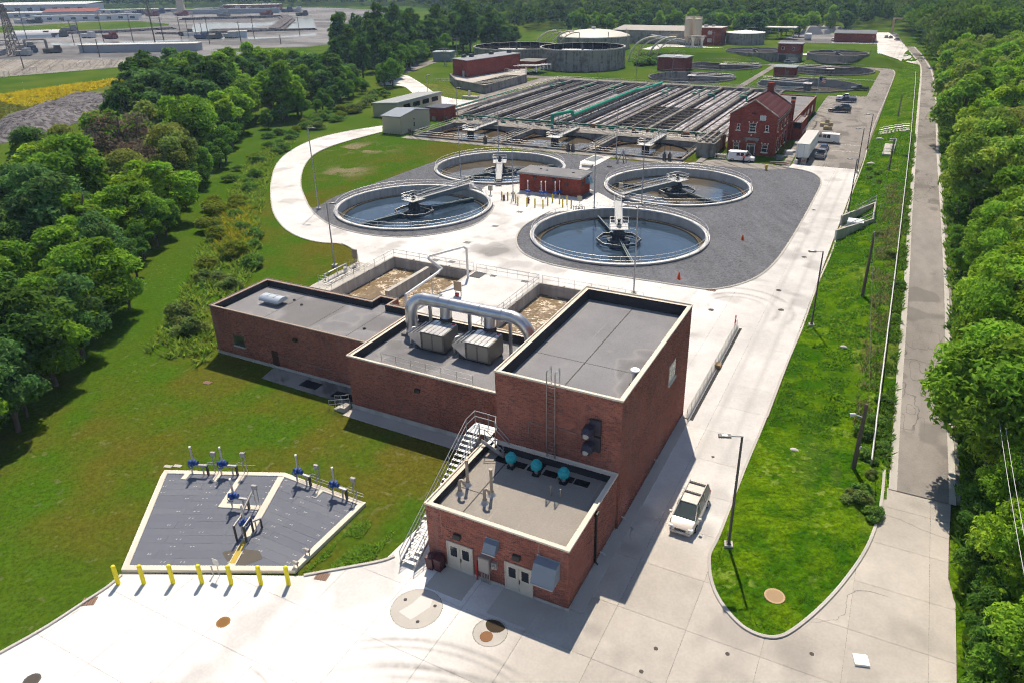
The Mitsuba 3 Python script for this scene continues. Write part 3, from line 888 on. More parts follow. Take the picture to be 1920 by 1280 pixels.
# roof seams
for b in ((-19.3, -19.2, 42, 59, 10.2, 10.212), (-23.6, -14.5, 47.3, 47.36, 10.2, 10.21), (-22.6, -22.5, 33.2, 41.1, 4.45, 4.46), (-24.4, -22.0, 36.0, 36.08, 4.45, 4.461), (-58, -57.94, 50.2, 57.7, 4.95, 4.96), (-52, -51.94, 50.2, 57.7, 4.95, 4.96), (-47, -46.94, 50.2, 57.7, 4.95, 4.96)):
    part(BLD, 'roof_seam', MB((0.10, 0.098, 0.096)).box(*b), 'matt')
for k, (a, b) in enumerate([(-20.2, 40.8), (-23.0, 40.2), (-21.5, 40.2), (-20.2, 40.2), (-18.9, 40.2), (-17.6, 40.2), (-16.4, 40.2)]):
    part(BLD, 'roof_pad', MB((0.022, 0.022, 0.025)).box(a - 0.55, a + 0.55, b - 0.33 + 0.0, b + 0.33, 4.45, 4.475), 'matt', 'black square walkway pad on the low roof' if k == 0 else None)
drains = MB((0.05, 0.05, 0.05))
for x, y in ((-14.75, 50.6), (-14.8, 47.3), (-14.8, 45.6)):
    part(BLD, 'roof_drain', MB((0.05, 0.05, 0.05)).cyl((x, y, 10.2), 0.17, 0.09, 10), 'matt')
for x, y in ((-56.5, 55.2), (-46.3, 53.3), (-58.2, 55.9)):
    part(BLD, 'roof_drain', MB((0.05, 0.05, 0.05)).cyl((x, y, 4.95), 0.15, 0.12, 10), 'matt')

# doors, lights, hoods and pipes of the low block's front
Y0 = 32.75


def double_door(x0, x1, lab):
    d = part(BLD, 'door', MB((0.50, 0.46, 0.39)).box(x0, x0 + 0.09, Y0 - 0.07, Y0 + 0.02, 0.02, 2.5).box(x1 - 0.09, x1, Y0 - 0.07, Y0 + 0.02, 0.02, 2.5).box(x0 + 0.09, x1 - 0.09, Y0 - 0.07, Y0 + 0.02, 2.4, 2.5), 'paint', lab)
    m = (x0 + x1) / 2
    for k, (a, b) in enumerate(((x0 + 0.1, m - 0.012), (m + 0.012, x1 - 0.1))):
        scene[numbered(d + '__leaf')] = MB((0.52, 0.485, 0.41)).box(a, b, Y0 - 0.045, Y0 - 0.005, 0.05, 2.385).ply('paint')
        c = (a + b) / 2
        scene[numbered(d + '__window_frame')] = MB((0.6, 0.56, 0.48)).box(c - 0.33, c + 0.33, Y0 - 0.058, Y0 - 0.046, 1.22, 2.18).ply('paint')
        scene[numbered(d + '__pane')] = MB().box(c - 0.27, c + 0.27, Y0 - 0.066, Y0 - 0.0585, 1.28, 2.12).ply('glass_dark')
    scene[numbered(d + '__handle')] = MB((0.08, 0.08, 0.08)).box(m + 0.05, m + 0.1, Y0 - 0.13, Y0 - 0.05, 0.95, 1.25).ply('paint')


double_door(-23.4, -21.3, 'beige double door left of the electrical cabinet')
double_door(-18.82, -16.7, 'beige double door beside the large metal hood')
for x in (-22.45, -17.87):
    w = part(BLD, 'wall_light', MB((0.04, 0.035, 0.03)).hexa([(x - 0.28, Y0 - 0.3, 3.05), (x + 0.28, Y0 - 0.3, 3.05), (x + 0.28, Y0, 3.05), (x - 0.28, Y0, 3.05), (x - 0.28, Y0 - 0.18, 3.35), (x + 0.28, Y0 - 0.18, 3.35), (x + 0.28, Y0, 3.4), (x - 0.28, Y0, 3.4)]), 'paint')
for x, y, z in ((-35.2, 46.7, 4.0), (-52.35, 49.6, 4.1)):
    part(BLD, 'wall_light', MB((0.04, 0.035, 0.03)).box(x - 0.25, x + 0.25, y - 0.28, y, z - 0.12, z + 0.18), 'paint')


def hood(x0, x1, zt, zb, dep, lab):
    h = part(BLD, 'air_hood', MB((0.20, 0.25, 0.31)).hexa([(x0, Y0 - dep, zb), (x1, Y0 - dep, zb), (x1, Y0, zb), (x0, Y0, zb), (x0, Y0 - dep * 0.55, zt - 0.1), (x1, Y0 - dep * 0.55, zt - 0.1), (x1, Y0, zt), (x0, Y0, zt)]), 'paint', lab)
    scene[numbered(h + '__seam')] = MB(GALV).box(x0 - 0.04, x1 + 0.04, Y0 - 0.04, Y0 - 0.004, zt + 0.0, zt + 0.09).box(x0 - 0.02, x1 + 0.02, Y0 - dep - 0.02, Y0 - dep, zb - 0.04, zb + 0.05).ply('galvanized')


hood(-20.15, -19.2, 3.95, 3.2, 0.7, 'small sheet-metal air hood between the doors')
hood(-16.35, -14.75, 3.95, 2.55, 1.15, 'large sheet-metal air hood at the right end of the front')
el = part(BLD, 'electrical_cabinet', MB((0.33, 0.30, 0.27)).box(-20.7, -19.85, Y0 - 0.35, Y0 - 0.003, 1.1, 2.35), 'paint', 'grey electrical cabinet between the two double doors')
scene[el + '__door'] = MB((0.36, 0.33, 0.3)).box(-20.65, -19.9, Y0 - 0.38, Y0 - 0.352, 1.15, 2.3).ply('paint')
scene[el + '__meter'] = MB((0.4, 0.36, 0.33)).box(-19.75, -19.35, Y0 - 0.25, Y0 - 0.003, 1.6, 2.1).cyl((-19.55, Y0 - 0.3, 1.75), 0.13, 0.25, 10).ply('paint')
pc = MB((0.34, 0.30, 0.27))
for k in range(6):
    x = -20.6 + 0.13 * k
    pc.tube([(x, Y0 - 0.18, 0.03), (x, Y0 - 0.18, 1.1)], 0.035, 6)
scene[el + '__conduit'] = pc.ply('paint')
part(BLD, 'fire_pipe', MB((0.42, 0.02, 0.02)).tube([(-20.95, Y0 - 0.16, 0.05), (-20.95, Y0 - 0.16, 1.5), (-20.95, Y0 - 0.02, 1.6)], 0.06, 8), 'paint', 'red pipe beside the electrical cabinet')
# door aprons
part(BLD, 'door_slab', MB().box(-23.9, -20.95, 30.45, 32.7, 0.0, 0.043), 'concrete')
part(BLD, 'door_slab', MB().box(-18.95, -15.95, 30.3, 32.7, 0.0, 0.043), 'concrete')
# joints in the brickwork, downspout, side kerb
part(BLD, 'control_joint', MB((0.36, 0.26, 0.22)).box(-23.78, -23.75, Y0 - 0.004, Y0 + 0.02, 2.6, 5.0).box(-16.27, -16.24, Y0 - 0.004, Y0 + 0.02, 2.6, 5.0), 'matt')
ds = part(BLD, 'downspout', MB((0.02, 0.018, 0.018)).box(-14.14, -13.99, 37.12, 37.28, 0.5, 4.6).box(-14.14, -13.92, 37.0, 37.4, 4.6, 4.9).tube([(-14.06, 37.2, 0.55), (-13.85, 37.2, 0.35)], 0.07, 6), 'paint', 'black downspout on the east wall of the low block')
part(BLD, 'side_kerb', MB().box(-14.1, -13.2, 33.0, 58.4, 0.0, 0.12), 'concrete')
for y in (42.4, 38.2, 50.4):
    part(BLD, 'wall_pipe', MB((0.5, 0.5, 0.5)).tube([(-14.1, y, 0.6), (-13.75, y, 0.55), (-13.7, y, 0.4)], 0.06, 6), 'paint')
# window in the tall block's east wall
w = part(BLD, 'window', MB((0.58, 0.55, 0.48)).box(-14.05, -13.97, 53.1, 54.95, 6.4, 8.15), 'paint', 'small square window high in the tall east wall')
scene[w + '__pane'] = MB().box(-13.968, -13.96, 53.25, 54.8, 6.7, 8.0).ply('glass_dark')
scene[w + '__sill'] = MB().box(-14.02, -13.85, 53.0, 55.05, 6.28, 6.42).ply('stone')
scene[w + '__mullion'] = MB((0.58, 0.55, 0.48)).box(-13.966, -13.95, 53.98, 54.06, 6.7, 8.0).box(-13.966, -13.951, 53.25, 54.8, 7.3, 7.38).ply('paint')
w = part(BLD, 'window', MB((0.10, 0.10, 0.09)).box(-61.6, -60.0, 49.56, 49.65, 1.55, 2.85), 'paint', 'small window low in the left wing')
scene[w + '__pane'] = MB().box(-61.5, -60.1, 49.545, 49.558, 1.65, 2.75).ply('glass_dark')
scene[w + '__sill'] = MB().box(-61.7, -59.9, 49.45, 49.6, 1.43, 1.55).ply('concrete')
dw = part(BLD, 'dark_door', MB((0.07, 0.035, 0.03)).box(-56.15, -55.25, 49.55, 49.62, 0.1, 2.1), 'paint', 'dark brown door in the left wing')
part(BLD, 'wall_conduit', MB((0.33, 0.27, 0.25)).tube([(-55.3, 49.56, 1.6), (-43.4, 49.56, 1.45)], 0.03, 5).tube([(-21.3, 41.45, 7.6), (-21.3, 41.45, 6.4)], 0.025, 5).tube([(-21.3, 41.45, 7.6), (-18.3, 41.45, 7.75), (-16.6, 41.45, 7.6)], 0.025, 5), 'matt')
# wall-mounted fans on the tall block
for k, z in enumerate((8.55, 7.15)):
    f = part(BLD, 'wall_fan', MB((0.045, 0.04, 0.06)).box(-16.35, -15.5, 41.28, 41.498, z - 0.5, z + 0.75).cbox((-16.25, 41.0, z - 0.32), (0.75, 0.6, 0.62)), 'paint', 'dark wall-mounted fan, %s of two on the tall block' % ('upper' if k == 0 else 'lower'))
    m2 = MB((0.05, 0.045, 0.07))
    m2.tube([(-16.3, 40.95, z + 0.0), (-16.3, 40.75, z - 0.08), (-16.3, 40.5, z - 0.2)], [0.36, 0.42, 0.36], 14)
    scene[f + '__motor'] = m2.ply('paint')
    scene[f + '__nose'] = MB((0.45, 0.42, 0.4)).tube([(-16.3, 40.5, z - 0.2), (-16.3, 40.36, z - 0.27)], [0.24, 0.16], 12).ply('paint')

# ---- things on the roofs
lad = thing('roof_ladder', 'steel ladder climbing from the low roof to the tall roof', 'ladder')
for x in (-19.72, -19.05):
    part(lad, 'rail', MB((0.30, 0.27, 0.26)).box(x - 0.03, x + 0.03, 41.25, 41.33, 4.6, 12.35).box(x - 0.03, x + 0.03, 41.33, 41.49, 6.0, 6.06).box(x - 0.03, x + 0.03, 41.33, 41.49, 9.5, 9.56), 'galvanized')
rg = MB((0.30, 0.27, 0.26)).tube([(-19.72, 41.29, 0), (-19.05, 41.29, 0)], 0.018, 5).ply('galvanized')
for z in np.arange(4.9, 11.2, 0.31):
    scene[numbered(lad + '__rung')] = {**rg, 'to_world': T().translate([0, 0, float(z)])}
grab = MB(GALV)
for x in (-19.72, -19.05):
    grab.tube([(x, 41.3, 11.3), (x, 41.3, 12.35), (x, 42.1, 12.35), (x, 42.1, 11.2)], 0.035, 6).tube([(x, 41.3, 11.85), (x, 42.1, 11.85)], 0.025, 5)
part(lad, 'grab_rail', grab, 'galvanized', 'pale guard rails of the ladder head')

for k, x in enumerate((-21.9, -19.8, -17.6)):
    t = thing('roof_ventilator', ['left', 'middle', 'right'][k] + ' teal mushroom ventilator of three in a row on the low roof', 'ventilator', None)
    c = (x, 39.65, 4.45)
    part(t, 'curb', MB((0.03, 0.03, 0.035)).cbox(c, (0.5, 0.5, 0.22)), 'matt')
    part(t, 'stem', MB((0.35, 0.36, 0.37)).cyl((c[0], c[1], 4.65), 0.16, 0.45, 12), 'galvanized')
    part(t, 'hood', MB((0.02, 0.36, 0.40)).lathe([(0.18, 0.0), (0.40, 0.1), (0.44, 0.36), (0.44, 0.40), (0.38, 0.56), (0.2, 0.64), (0, 0.65)], (c[0], c[1], 5.0), 20), 'paint')
    part(t, 'cap', MB((0.03, 0.42, 0.46)).lathe([(0.24, 0.0), (0.24, 0.1), (0, 0.13)], (c[0], c[1], 5.64), 14), 'paint')


def vent(x, y, h, bent, lab, r=0.11):
    t = thing('vent_pipe', lab, 'vent pipe')
    part(t, 'collar', MB((0.45, 0.45, 0.45)).lathe([(0.38, 0), (0.3, 0.05), (r + 0.05, 0.3), (r + 0.05, 0.36)], (x, y, 4.45), 14), 'galvanized')
    col = (0.40, 0.33, 0.26)
    if bent:
        part(t, 'pipe', MB(col).tube([(x, y, 4.5), (x, y, 4.45 + h - 0.25), (x + 0.08, y, 4.45 + h - 0.08), (x + 0.22, y, 4.45 + h), (x + 0.36, y, 4.45 + h - 0.1), (x + 0.4, y, 4.45 + h - 0.3)], r, 10), 'paint')
    else:
        part(t, 'pipe', MB(col).cyl((x, y, 4.5), r, h, 10), 'paint')
        part(t, 'rain_cap', MB(col).cyl((x, y, 4.5 + h), r * 1.25, 0.12, 10), 'paint')


vent(-23.75, 35.3, 1.3, True, 'short bent vent pipe nearest the west parapet of the low roof')
vent(-23.75, 36.4, 2.1, False, 'tall straight vent pipe nearest the west parapet of the low roof')
vent(-21.65, 35.2, 1.3, True, 'short bent vent pipe away from the parapet on the low roof')
vent(-21.65, 36.2, 2.1, False, 'tall straight vent pipe away from the parapet on the low roof')
for k, x in enumerate((-17.85, -17.1)):
    solo('roof_stub', MB((0.4, 0.37, 0.33)).cyl((x, 38.0, 4.45), 0.07, 0.75, 8).cyl((x, 38.0, 5.2), 0.09, 0.08, 8), 'galvanized', 'short grey pipe stub in front of the right ventilator, the %s of two' % ('left', 'right')[k], 'pipe')
t = thing('roof_funnel', 'pale mushroom vent with wide rim at the east parapet of the tall roof', 'vent')
part(t, 'pipe', MB((0.5, 0.5, 0.52)).cyl((-14.75, 46.2, 10.2), 0.2, 0.85, 14), 'galvanized')
part(t, 'rim', MB((0.7, 0.72, 0.72)).lathe([(0.2, 0.8), (0.38, 0.95), (0.36, 1.02), (0.1, 0.97), (0, 0.9)], (-14.75, 46.2, 10.2), 18), 'galvanized')
t = thing('gravity_ventilator', 'bluish metal roof ventilator with curved hood on the left wing', 'ventilator')
part(t, 'base', MB((0.30, 0.33, 0.36)).box(-60.5, -58.9, 53.7, 54.9, 4.95, 5.35), 'galvanized')
hv = [(0.85 * math.cos(a), 0.5 * math.sin(a)) for a in np.linspace(0, np.pi, 11)]
hm = MB((0.5, 0.56, 0.62))
for (a, b), (c, d) in zip(hv[:-1], hv[1:]):
    hm.quad((-61.1, 54.3 - a, 5.4 + b), (-58.3, 54.3 - a, 5.4 + b), (-58.3, 54.3 - c, 5.4 + d), (-61.1, 54.3 - c, 5.4 + d))
for x, s in ((-61.1, 1), (-58.3, -1)):
    hm.add([(x, 54.3 - a, 5.4 + b) for a, b in hv], [[0, k + 1, k] if s > 0 else [0, k, k + 1] for k in range(1, 10)])
hm.quad((-61.1, 53.45, 5.4), (-61.1, 55.15, 5.4), (-58.3, 55.15, 5.4), (-58.3, 53.45, 5.4))
part(t, 'hood', hm, 'galvanized')
part(t, 'hood_seam', MB((0.42, 0.47, 0.52)).box(-60.25, -60.15, 53.9, 54.7, 5.86, 5.93).box(-59.3, -59.2, 53.9, 54.7, 5.86, 5.93), 'galvanized')


# air handling units and the big duct on the middle roof
def air_unit(x0, lab):
    t = thing('air_unit', lab, 'air handling unit')
    x1, y0, y1 = x0 + 2.55, 51.9, 54.6
    z0, z1 = 5.15, 6.95
    for yy in (y0 + 0.4, y1 - 0.3):
        part(t, 'skid', MB((0.08, 0.08, 0.08)).box(x0 - 1.0, x1, yy - 0.1, yy + 0.1, 4.85, z0), 'matt')
    part(t, 'casing', MB((0.17, 0.17, 0.16)).box(x0, x1, y0, y1, z0, z1), 'galvanized')
    # the sloped intake hood on the west end: louvres under a folded roof
    zl = z1 - 0.45
    part(t, 'intake_hood', MB().hexa([(x0 - 1.45, y0 - 0.1, zl - 0.22), (x0 - 0.004, y0 - 0.1, z0 + 0.1), (x0 - 0.004, y1 + 0.1, z0 + 0.1), (x0 - 1.45, y1 + 0.1, zl - 0.22), (x0 - 1.45, y0 - 0.1, zl), (x0 - 0.004, y0 - 0.1, z1 - 0.02), (x0 - 0.004, y1 + 0.1, z1 - 0.02), (x0 - 1.45, y1 + 0.1, zl)]), 'steel', 'sloping intake hood at the left end')
    for k in range(3):
        f = 0.08 + 0.33 * k
        part(t, 'hood_seam', MB((0.10, 0.10, 0.10)).box(x0 - 1.45 * (1 - f) - 0.06, x0 - 1.45 * (1 - f) + 0.06, y0 - 0.1, y1 + 0.1, zl + 0.43 * f + 0.012, zl + 0.43 * f + 0.06), 'matt')
    for k in range(5):
        s = k / 4
        part(t, 'roof_panel', MB().box(x0 + 0.02 + s * 2.0, x0 + 0.02 + s * 2.0 + 0.38, y0 - 0.06, y1 + 0.06, z1 + 0.001, z1 + 0.04), 'steel')
    for a, b in ((x0 + 0.2, x0 + 1.2), (x0 + 1.35, x1 - 0.15)):
        part(t, 'door_panel', MB((0.30, 0.29, 0.26)).box(a, b, y0 - 0.03, y0 - 0.003, z0 + 0.15, z1 - 0.15), 'galvanized')
    part(t, 'gas_pipe', MB((0.55, 0.55, 0.55)).tube([(x0 - 1.3, y0 + 2.2, z1 - 0.6), (x0 - 1.75, y0 + 1.2, z1 - 0.5), (x0 - 1.85, y0 + 0.9, 6.1), (x0 - 1.85, y0 + 0.9, 4.9)], 0.14, 10), 'steel')
    part(t, 'red_tag', MB((0.55, 0.03, 0.05)).box(x1 - 0.5, x1 - 0.25, y1 - 0.25, y1 - 0.05, z1 + 0.045, z1 + 0.1), 'paint')


air_unit(-38.2, 'boxy steel air handling unit on the middle roof, the left one of two')
air_unit(-33.2, 'boxy steel air handling unit on the middle roof, the right one beside the tall block')
du = thing('roof_duct', 'fat silver duct arching over the middle roof above the air units', 'duct')
DZ, DY = 8.75, 55.3


def arc_pts(c, r, a0, a1, n=7):
    return [(c[0] + r * math.cos(a), c[1], c[2] + r * math.sin(a)) for a in np.linspace(a0, a1, n)]


run = [(-41.2, DY - 0.6, 4.9), (-41.2, DY - 0.6, 7.4)] + [(-41.2 + 1.1 - 1.1 * math.cos(a), DY - 0.6 + 0.6 * a / 1.57, 7.5 + 1.15 * math.sin(a)) for a in np.linspace(0.2, np.pi / 2, 6)] + [(-38.0, DY, DZ), (-34.0, DY, DZ - 0.05)]
part(du, 'riser', MB().tube(run[:9], 0.62, 20), 'steel')
part(du, 'long_run', MB().tube([(-40.0, DY, DZ - 0.06), (-31.0, DY, DZ - 0.06)], 0.61, 20), 'steel')
endp = [(-31.0, DY, DZ - 0.07)] + [(-30.3 + 2.3 * math.sin(a), DY, DZ - 2.35 + 2.3 * math.cos(a)) for a in np.linspace(0.15, np.pi / 2, 7)] + [(-28.0, DY, 4.9)]
part(du, 'end_bend', MB().tube(endp, 0.6, 20), 'steel', 'duct bend coming down beside the tall block')
for x in (-40.0, -36.8, -33.4, -31.0, -29.05):
    z = DZ - 0.06 if x < -30 else 7.55
    if x < -30:
        part(du, 'flange', MB((0.4, 0.4, 0.4)).tube([(x - 0.04, DY, z), (x + 0.04, DY, z)], 0.66, 20), 'steel')
part(du, 'flange', MB((0.4, 0.4, 0.4)).tube([(-41.2, DY - 0.6, 6.3), (-41.2, DY - 0.6, 6.38)], 0.66, 20), 'steel')
part(du, 'curb', MB((0.2, 0.2, 0.2)).cbox((-41.2, DY - 0.6, 4.85), (1.7, 1.7, 0.25)), 'matt')
for x in (-37.3, -32.3):
    part(du, 'branch', MB().tube([(x, DY - 0.1, DZ - 0.3), (x, DY - 0.2, 7.0)], [0.62, 0.58], 18), 'steel')
    part(du, 'branch_boot', MB((0.08, 0.075, 0.075)).tube([(x, DY - 0.2, 7.3), (x, DY - 0.2, 6.9)], [0.6, 0.64], 18), 'matt')
for x in (-39.3, -34.7, -30.2):
    part(du, 'support_post', MB((0.33, 0.33, 0.34)).box(x - 0.13, x + 0.13, DY - 0.13, DY + 0.13, 4.85, DZ - 0.55), 'galvanized')
g = thing('roof_guardrail', 'thin steel guardrail along the front edge of the middle roof', 'railing')
railing(g, [(-39.2, 46.95, 5.84), (-29.5, 46.95, 5.84)], name='rail', zs=(0.45, 0.95), step=1.6, r=0.025)

# ---- outside stair to the low roof
st = thing('access_stair', 'galvanized steel stair climbing the west wall to the low roof', 'stair')
X0, X1 = -26.55, -25.35
N = 26
ya, yb, zt = 31.3, 41.0, 5.55
for x in (X0, X1):
    part(st, 'stringer', MB(GALV).hexa([(x - 0.03, ya, 0.0), (x + 0.03, ya, 0.0), (x + 0.03, yb, zt - 0.3), (x - 0.03, yb, zt - 0.3), (x - 0.03, ya, 0.3), (x + 0.03, ya, 0.3), (x + 0.03, yb, zt), (x - 0.03, yb, zt)]), 'galvanized')
tr = MB((0.40, 0.42, 0.43)).box(X0 + 0.03, X1 - 0.03, -0.14, 0.14, -0.04, 0).ply('galvanized')
for k in range(1, N):
    s = k / N
    scene[numbered(st + '__tread')] = {**tr, 'to_world': T().translate([0, ya + (yb - ya) * s, 0.15 + zt * s])}
part(st, 'landing', MB((0.40, 0.42, 0.43)).box(X0, X1, yb, 42.4, zt - 0.05, zt).box(X1, -24.5, 41.15, 42.4, zt - 0.052, zt - 0.002), 'galvanized')
for p in ((X0 + 0.1, 41.2), (X0 + 0.1, 42.3), (X1 - 0.1, 42.3)):
    part(st, 'leg', MB(GALV).box(p[0] - 0.05, p[0] + 0.05, p[1] - 0.05, p[1] + 0.05, 0, zt - 0.05), 'galvanized')
# short flight down on to the roof, along the tall wall
for k in range(4):
    s = (k + 0.5) / 4
    scene[numbered(st + '__tread')] = MB((0.40, 0.42, 0.43)).box(-24.5 + 1.3 * s - 0.14, -24.5 + 1.3 * s + 0.14, 40.5, 41.4, zt - 0.1 - 1.0 * s, zt - 0.06 - 1.0 * s).ply('galvanized')
part(st, 'roof_stringer', MB((0.3, 0.33, 0.37)).hexa([(-24.9, 40.42, zt - 0.25), (-23.0, 40.42, 4.47), (-23.0, 40.48, 4.47), (-24.9, 40.48, zt - 0.25), (-24.9, 40.42, zt + 0.1), (-23.0, 40.42, 4.8), (-23.0, 40.48, 4.8), (-24.9, 40.48, zt + 0.1)]), 'galvanized')
for x in (X0, X1):
    top = [(x, ya + 0.1, 0.2), (x, yb, zt)] + ([(x, 42.35, zt), (X1, 42.35, zt), (-24.6, 42.3, zt), (-24.2, 41.45, zt)] if x == X0 else [(x, 40.9, zt)])
    railing(st, top, name='handrail', zs=(0.6, 1.1), step=1.5, r=0.035)
railing(st, [(-24.6, 40.45, zt), (-23.0, 40.45, 4.5)], name='handrail', zs=(0.6, 1.05), step=1.5, r=0.035)
railing(st, [(-24.2, 41.42, zt), (-23.0, 41.4, 4.5)], name='handrail', zs=(0.6, 1.05), step=1.5, r=0.035)

# ---- bins, bollard rails, pads and steps round the building
for k, (x, y, c) in enumerate(((-24.45, 32.2, (0.07, 0.02, 0.025)), (-23.85, 32.3, (0.075, 0.022, 0.025)))):
    t = thing('waste_bin', ['dark maroon wheeled waste bin at the foot of the stair', 'dark maroon wheeled waste bin nearest the left door'][k], 'bin')
    part(t, 'body', MB(c).cbox((x, y, 0.08), (0.5, 0.6, 0.95), 0, None, 1.15), 'paint')
    part(t, 'lid', MB(tuple(np.array(c) * 1.2)).cbox((x, y - 0.02, 1.03), (0.62, 0.74, 0.09), 0, None, 0.92), 'paint')
    for s in (-1, 1):
        part(t, 'wheel', MB((0.02, 0.02, 0.02)).tube([(x + s * 0.24, y + 0.25, 0.1), (x + s * 0.3, y + 0.25, 0.1)], 0.1, 10), 'matt')
    part(t, 'handle', MB((0.03, 0.03, 0.03)).tube([(x - 0.22, y + 0.36, 0.98), (x + 0.22, y + 0.36, 0.98)], 0.025, 5), 'paint')
struct('side_slab', MB().prism(Polygon([(-56.1, 49.5), (-55.6, 47.2), (-46.2, 47.0), (-43.3, 46.5), (-43.2, 49.5)]), 0, 0.08), 'concrete_old')
k = thing('basement_hatch', 'dark flush access hatch in the slab before the left wing, the left one', 'hatch')
scene[k] = MB((0.035, 0.035, 0.04)).box(-51.0, -48.8, 47.7, 48.9, 0.08, 0.11).ply('matt')
k = thing('basement_hatch', 'dark flush access hatch in the slab before the left wing, beside the small steps', 'hatch')
scene[k] = MB((0.035, 0.035, 0.04)).box(-46.6, -43.9, 47.4, 48.5, 0.08, 0.11).ply('matt')
struct('footpath', MB().prism(Polygon([(-43.2, 45.2), (-26.0, 45.0), (-24.2, 46.6), (-43.2, 46.6)]), 0, 0.06), 'concrete')
t = thing('small_steps', 'small concrete steps with handrails at the joint of the brick blocks', 'steps')
for k in range(3):
    part(t, 'step', MB().box(-44.6 + 0.35 * k, -43.3, 45.6, 46.6, 0.0 + 0.17 * k, 0.17 * (k + 1)), 'concrete')
for y in (45.65, 46.55):
    railing(t, [(-45.2, y, 0.0), (-44.4, y, 0.2), (-43.4, y, 0.6)], name='handrail', zs=(0.5, 0.95), step=0.9)

# ---- ramp rail along the drive beside the tall block
t = thing('ramp_railing', 'long pale pipe railing on a low kerb beside the tall block', 'railing')
railing(t, [(-13.45, 58.6), (-13.45, 80.0)], name='rail', zs=(0.35, 0.72, 1.1), step=1.5, r=0.03)
part(t, 'kerb', MB().box(-13.75, -13.3, 58.5, 80.2, 0.0, 0.2), 'concrete')
part(t, 'trench_drain', MB((0.06, 0.06, 0.06)).box(-13.15, -12.85, 58.5, 80.0, 0.02, 0.045), 'matt')
part(t, 'junction_box', MB((0.22, 0.14, 0.06)).box(-13.5, -12.9, 69.3, 70.1, 0.03, 0.45), 'paint', 'brown box at the foot of the railing')
t = thing('warning_marker', 'small red and white marker post at the far end of the ramp railing', 'marker')
part(t, 'post', MB((0.6, 0.05, 0.04)).cyl((-13.8, 80.6, 0), 0.08, 1.3, 8), 'paint')
part(t, 'band', MB((0.75, 0.75, 0.72)).cyl((-13.8, 80.6, 0.8), 0.085, 0.2, 8), 'paint')

# ---- churning grit basins behind the building
BAS = thing('grit_basin', 'pair of sunken concrete basins of churning brown water with a pale deck between', 'basin')
for nm, b in (('west_wall', WEST_BASIN), ('east_wall', EAST_BASIN)):
    part(BAS, nm, MB().prism(b.buffer(0.35, join_style=2).difference(b), -3.0, 0.22), 'concrete')
part(BAS, 'west_water', MB().box(-64.3, -50.8, 58.4, 82.5, -2.9, -1.35), 'froth', 'churning tan water of the left basin')
part(BAS, 'east_water', MB().box(-40.2, -26.0, 59.6, 82.3, -2.9, -1.35), 'froth', 'churning tan water of the right basin')
part(BAS, 'dividing_wall', MB().box(-57.6, -57.0, 71.2, 80.9, -2.9, 0.35), 'concrete')
part(BAS, 'front_walk', MB().box(-64.2, -50.9, 58.3, 62.2, -2.9, 0.05), 'concrete')
part(BAS, 'deck', MB().box(-50.4, -40.6, 58.0, 82.4, -0.4, 0.25), 'pave', 'bright concrete deck between the two basins')
part(BAS, 'deck_hatch', MB((0.12, 0.125, 0.13)).prism(Polygon([(-50.2, 80.3), (-48.5, 80.3), (-48.5, 82.3), (-50.2, 82.3)]), 0.25, 0.3), 'matt')
part(BAS, 'deck_hatch', MB((0.2, 0.2, 0.2)).box(-47.6, -46.8, 81.6, 82.2, 0.25, 0.29).box(-42.8, -41.8, 81.6, 82.2, 0.25, 0.29), 'matt')
part(BAS, 'wall_pipe', MB(GALV).tube([(-64, 82.3, -0.35), (-51.2, 82.3, -0.35)], 0.05, 6).tube([(-39.9, 82.1, -0.35), (-26.5, 82.1, -0.35)], 0.05, 6), 'galvanized')
for x, y in ((-60.6, 82.2), (-54.5, 82.2), (-36.5, 82.0), (-63.9, 76), (-63.9, 71.5), (-63.9, 66), (-40.0, 75), (-40.0, 70)):
    part(BAS, 'drop_pipe', MB(GALV).tube([(x, y, 0.5), (x, y, -1.6)], 0.05, 6).cyl((x, y, 0.45), 0.14, 0.14, 8), 'galvanized')
t = thing('basin_railing', 'thin pale railing round the left grit basin', 'railing')
railing(t, [(-64.6, 62, 0.22), (-64.6, 82.8, 0.22), (-50.8, 82.8, 0.22)], name='rail', step=2.2)
t = thing('basin_railing', 'thin pale railing round the deck between the grit basins', 'railing')
railing(t, [(-50.2, 82.6, 0.25), (-40.5, 82.6, 0.25), (-40.5, 66, 0.25)], name='rail', step=1.6)
t = thing('basin_railing', 'thin pale railing along the far wall of the right grit basin', 'railing')
railing(t, [(-40.0, 82.6, 0.22), (-25.8, 82.6, 0.22)], name='rail', step=2.2)
t = thing('bent_pipe', 'tall white bent pipe rising over the left basin beside the deck', 'pipe')
part(t, 'pipe', MB((0.72, 0.73, 0.72)).tube([(-50.1, 80.0, 0.25), (-50.1, 80.0, 4.4), (-50.4, 79.7, 4.75), (-52.6, 74.6, 4.75), (-52.3, 74.2, 4.6), (-50.9, 74.9, 3.2), (-50.9, 73.9, 3.0), (-51.0, 67.0, 2.6), (-51.0, 66.6, 0.3)], 0.16, 10), 'paint')
for p in ((-50.9, 72.5, 2.85), (-51.0, 68.5, 2.65)):
    part(t, 'post', MB(GALV).tube([(p[0], p[1], 0.1), p], 0.05, 6), 'galvanized')
t = thing('instrument_stand', 'tan control panel on a stand on the deck beside the basin', 'panel')
part(t, 'board', MB((0.30, 0.24, 0.17)).box(-48.6, -47.5, 74.0, 74.15, 0.9, 2.2), 'paint')
part(t, 'stand', MB(GALV).box(-48.5, -48.4, 74.15, 74.25, 0.25, 2.0).box(-47.7, -47.6, 74.15, 74.25, 0.25, 2.0), 'galvanized')
part(t, 'red_valve', MB((0.4, 0.03, 0.04)).box(-48.2, -47.8, 73.6, 73.95, 0.3, 0.7), 'paint')
t = thing('sampling_station', 'cluster of pipes, box and guard frame on the walk left of the basin', 'equipment')
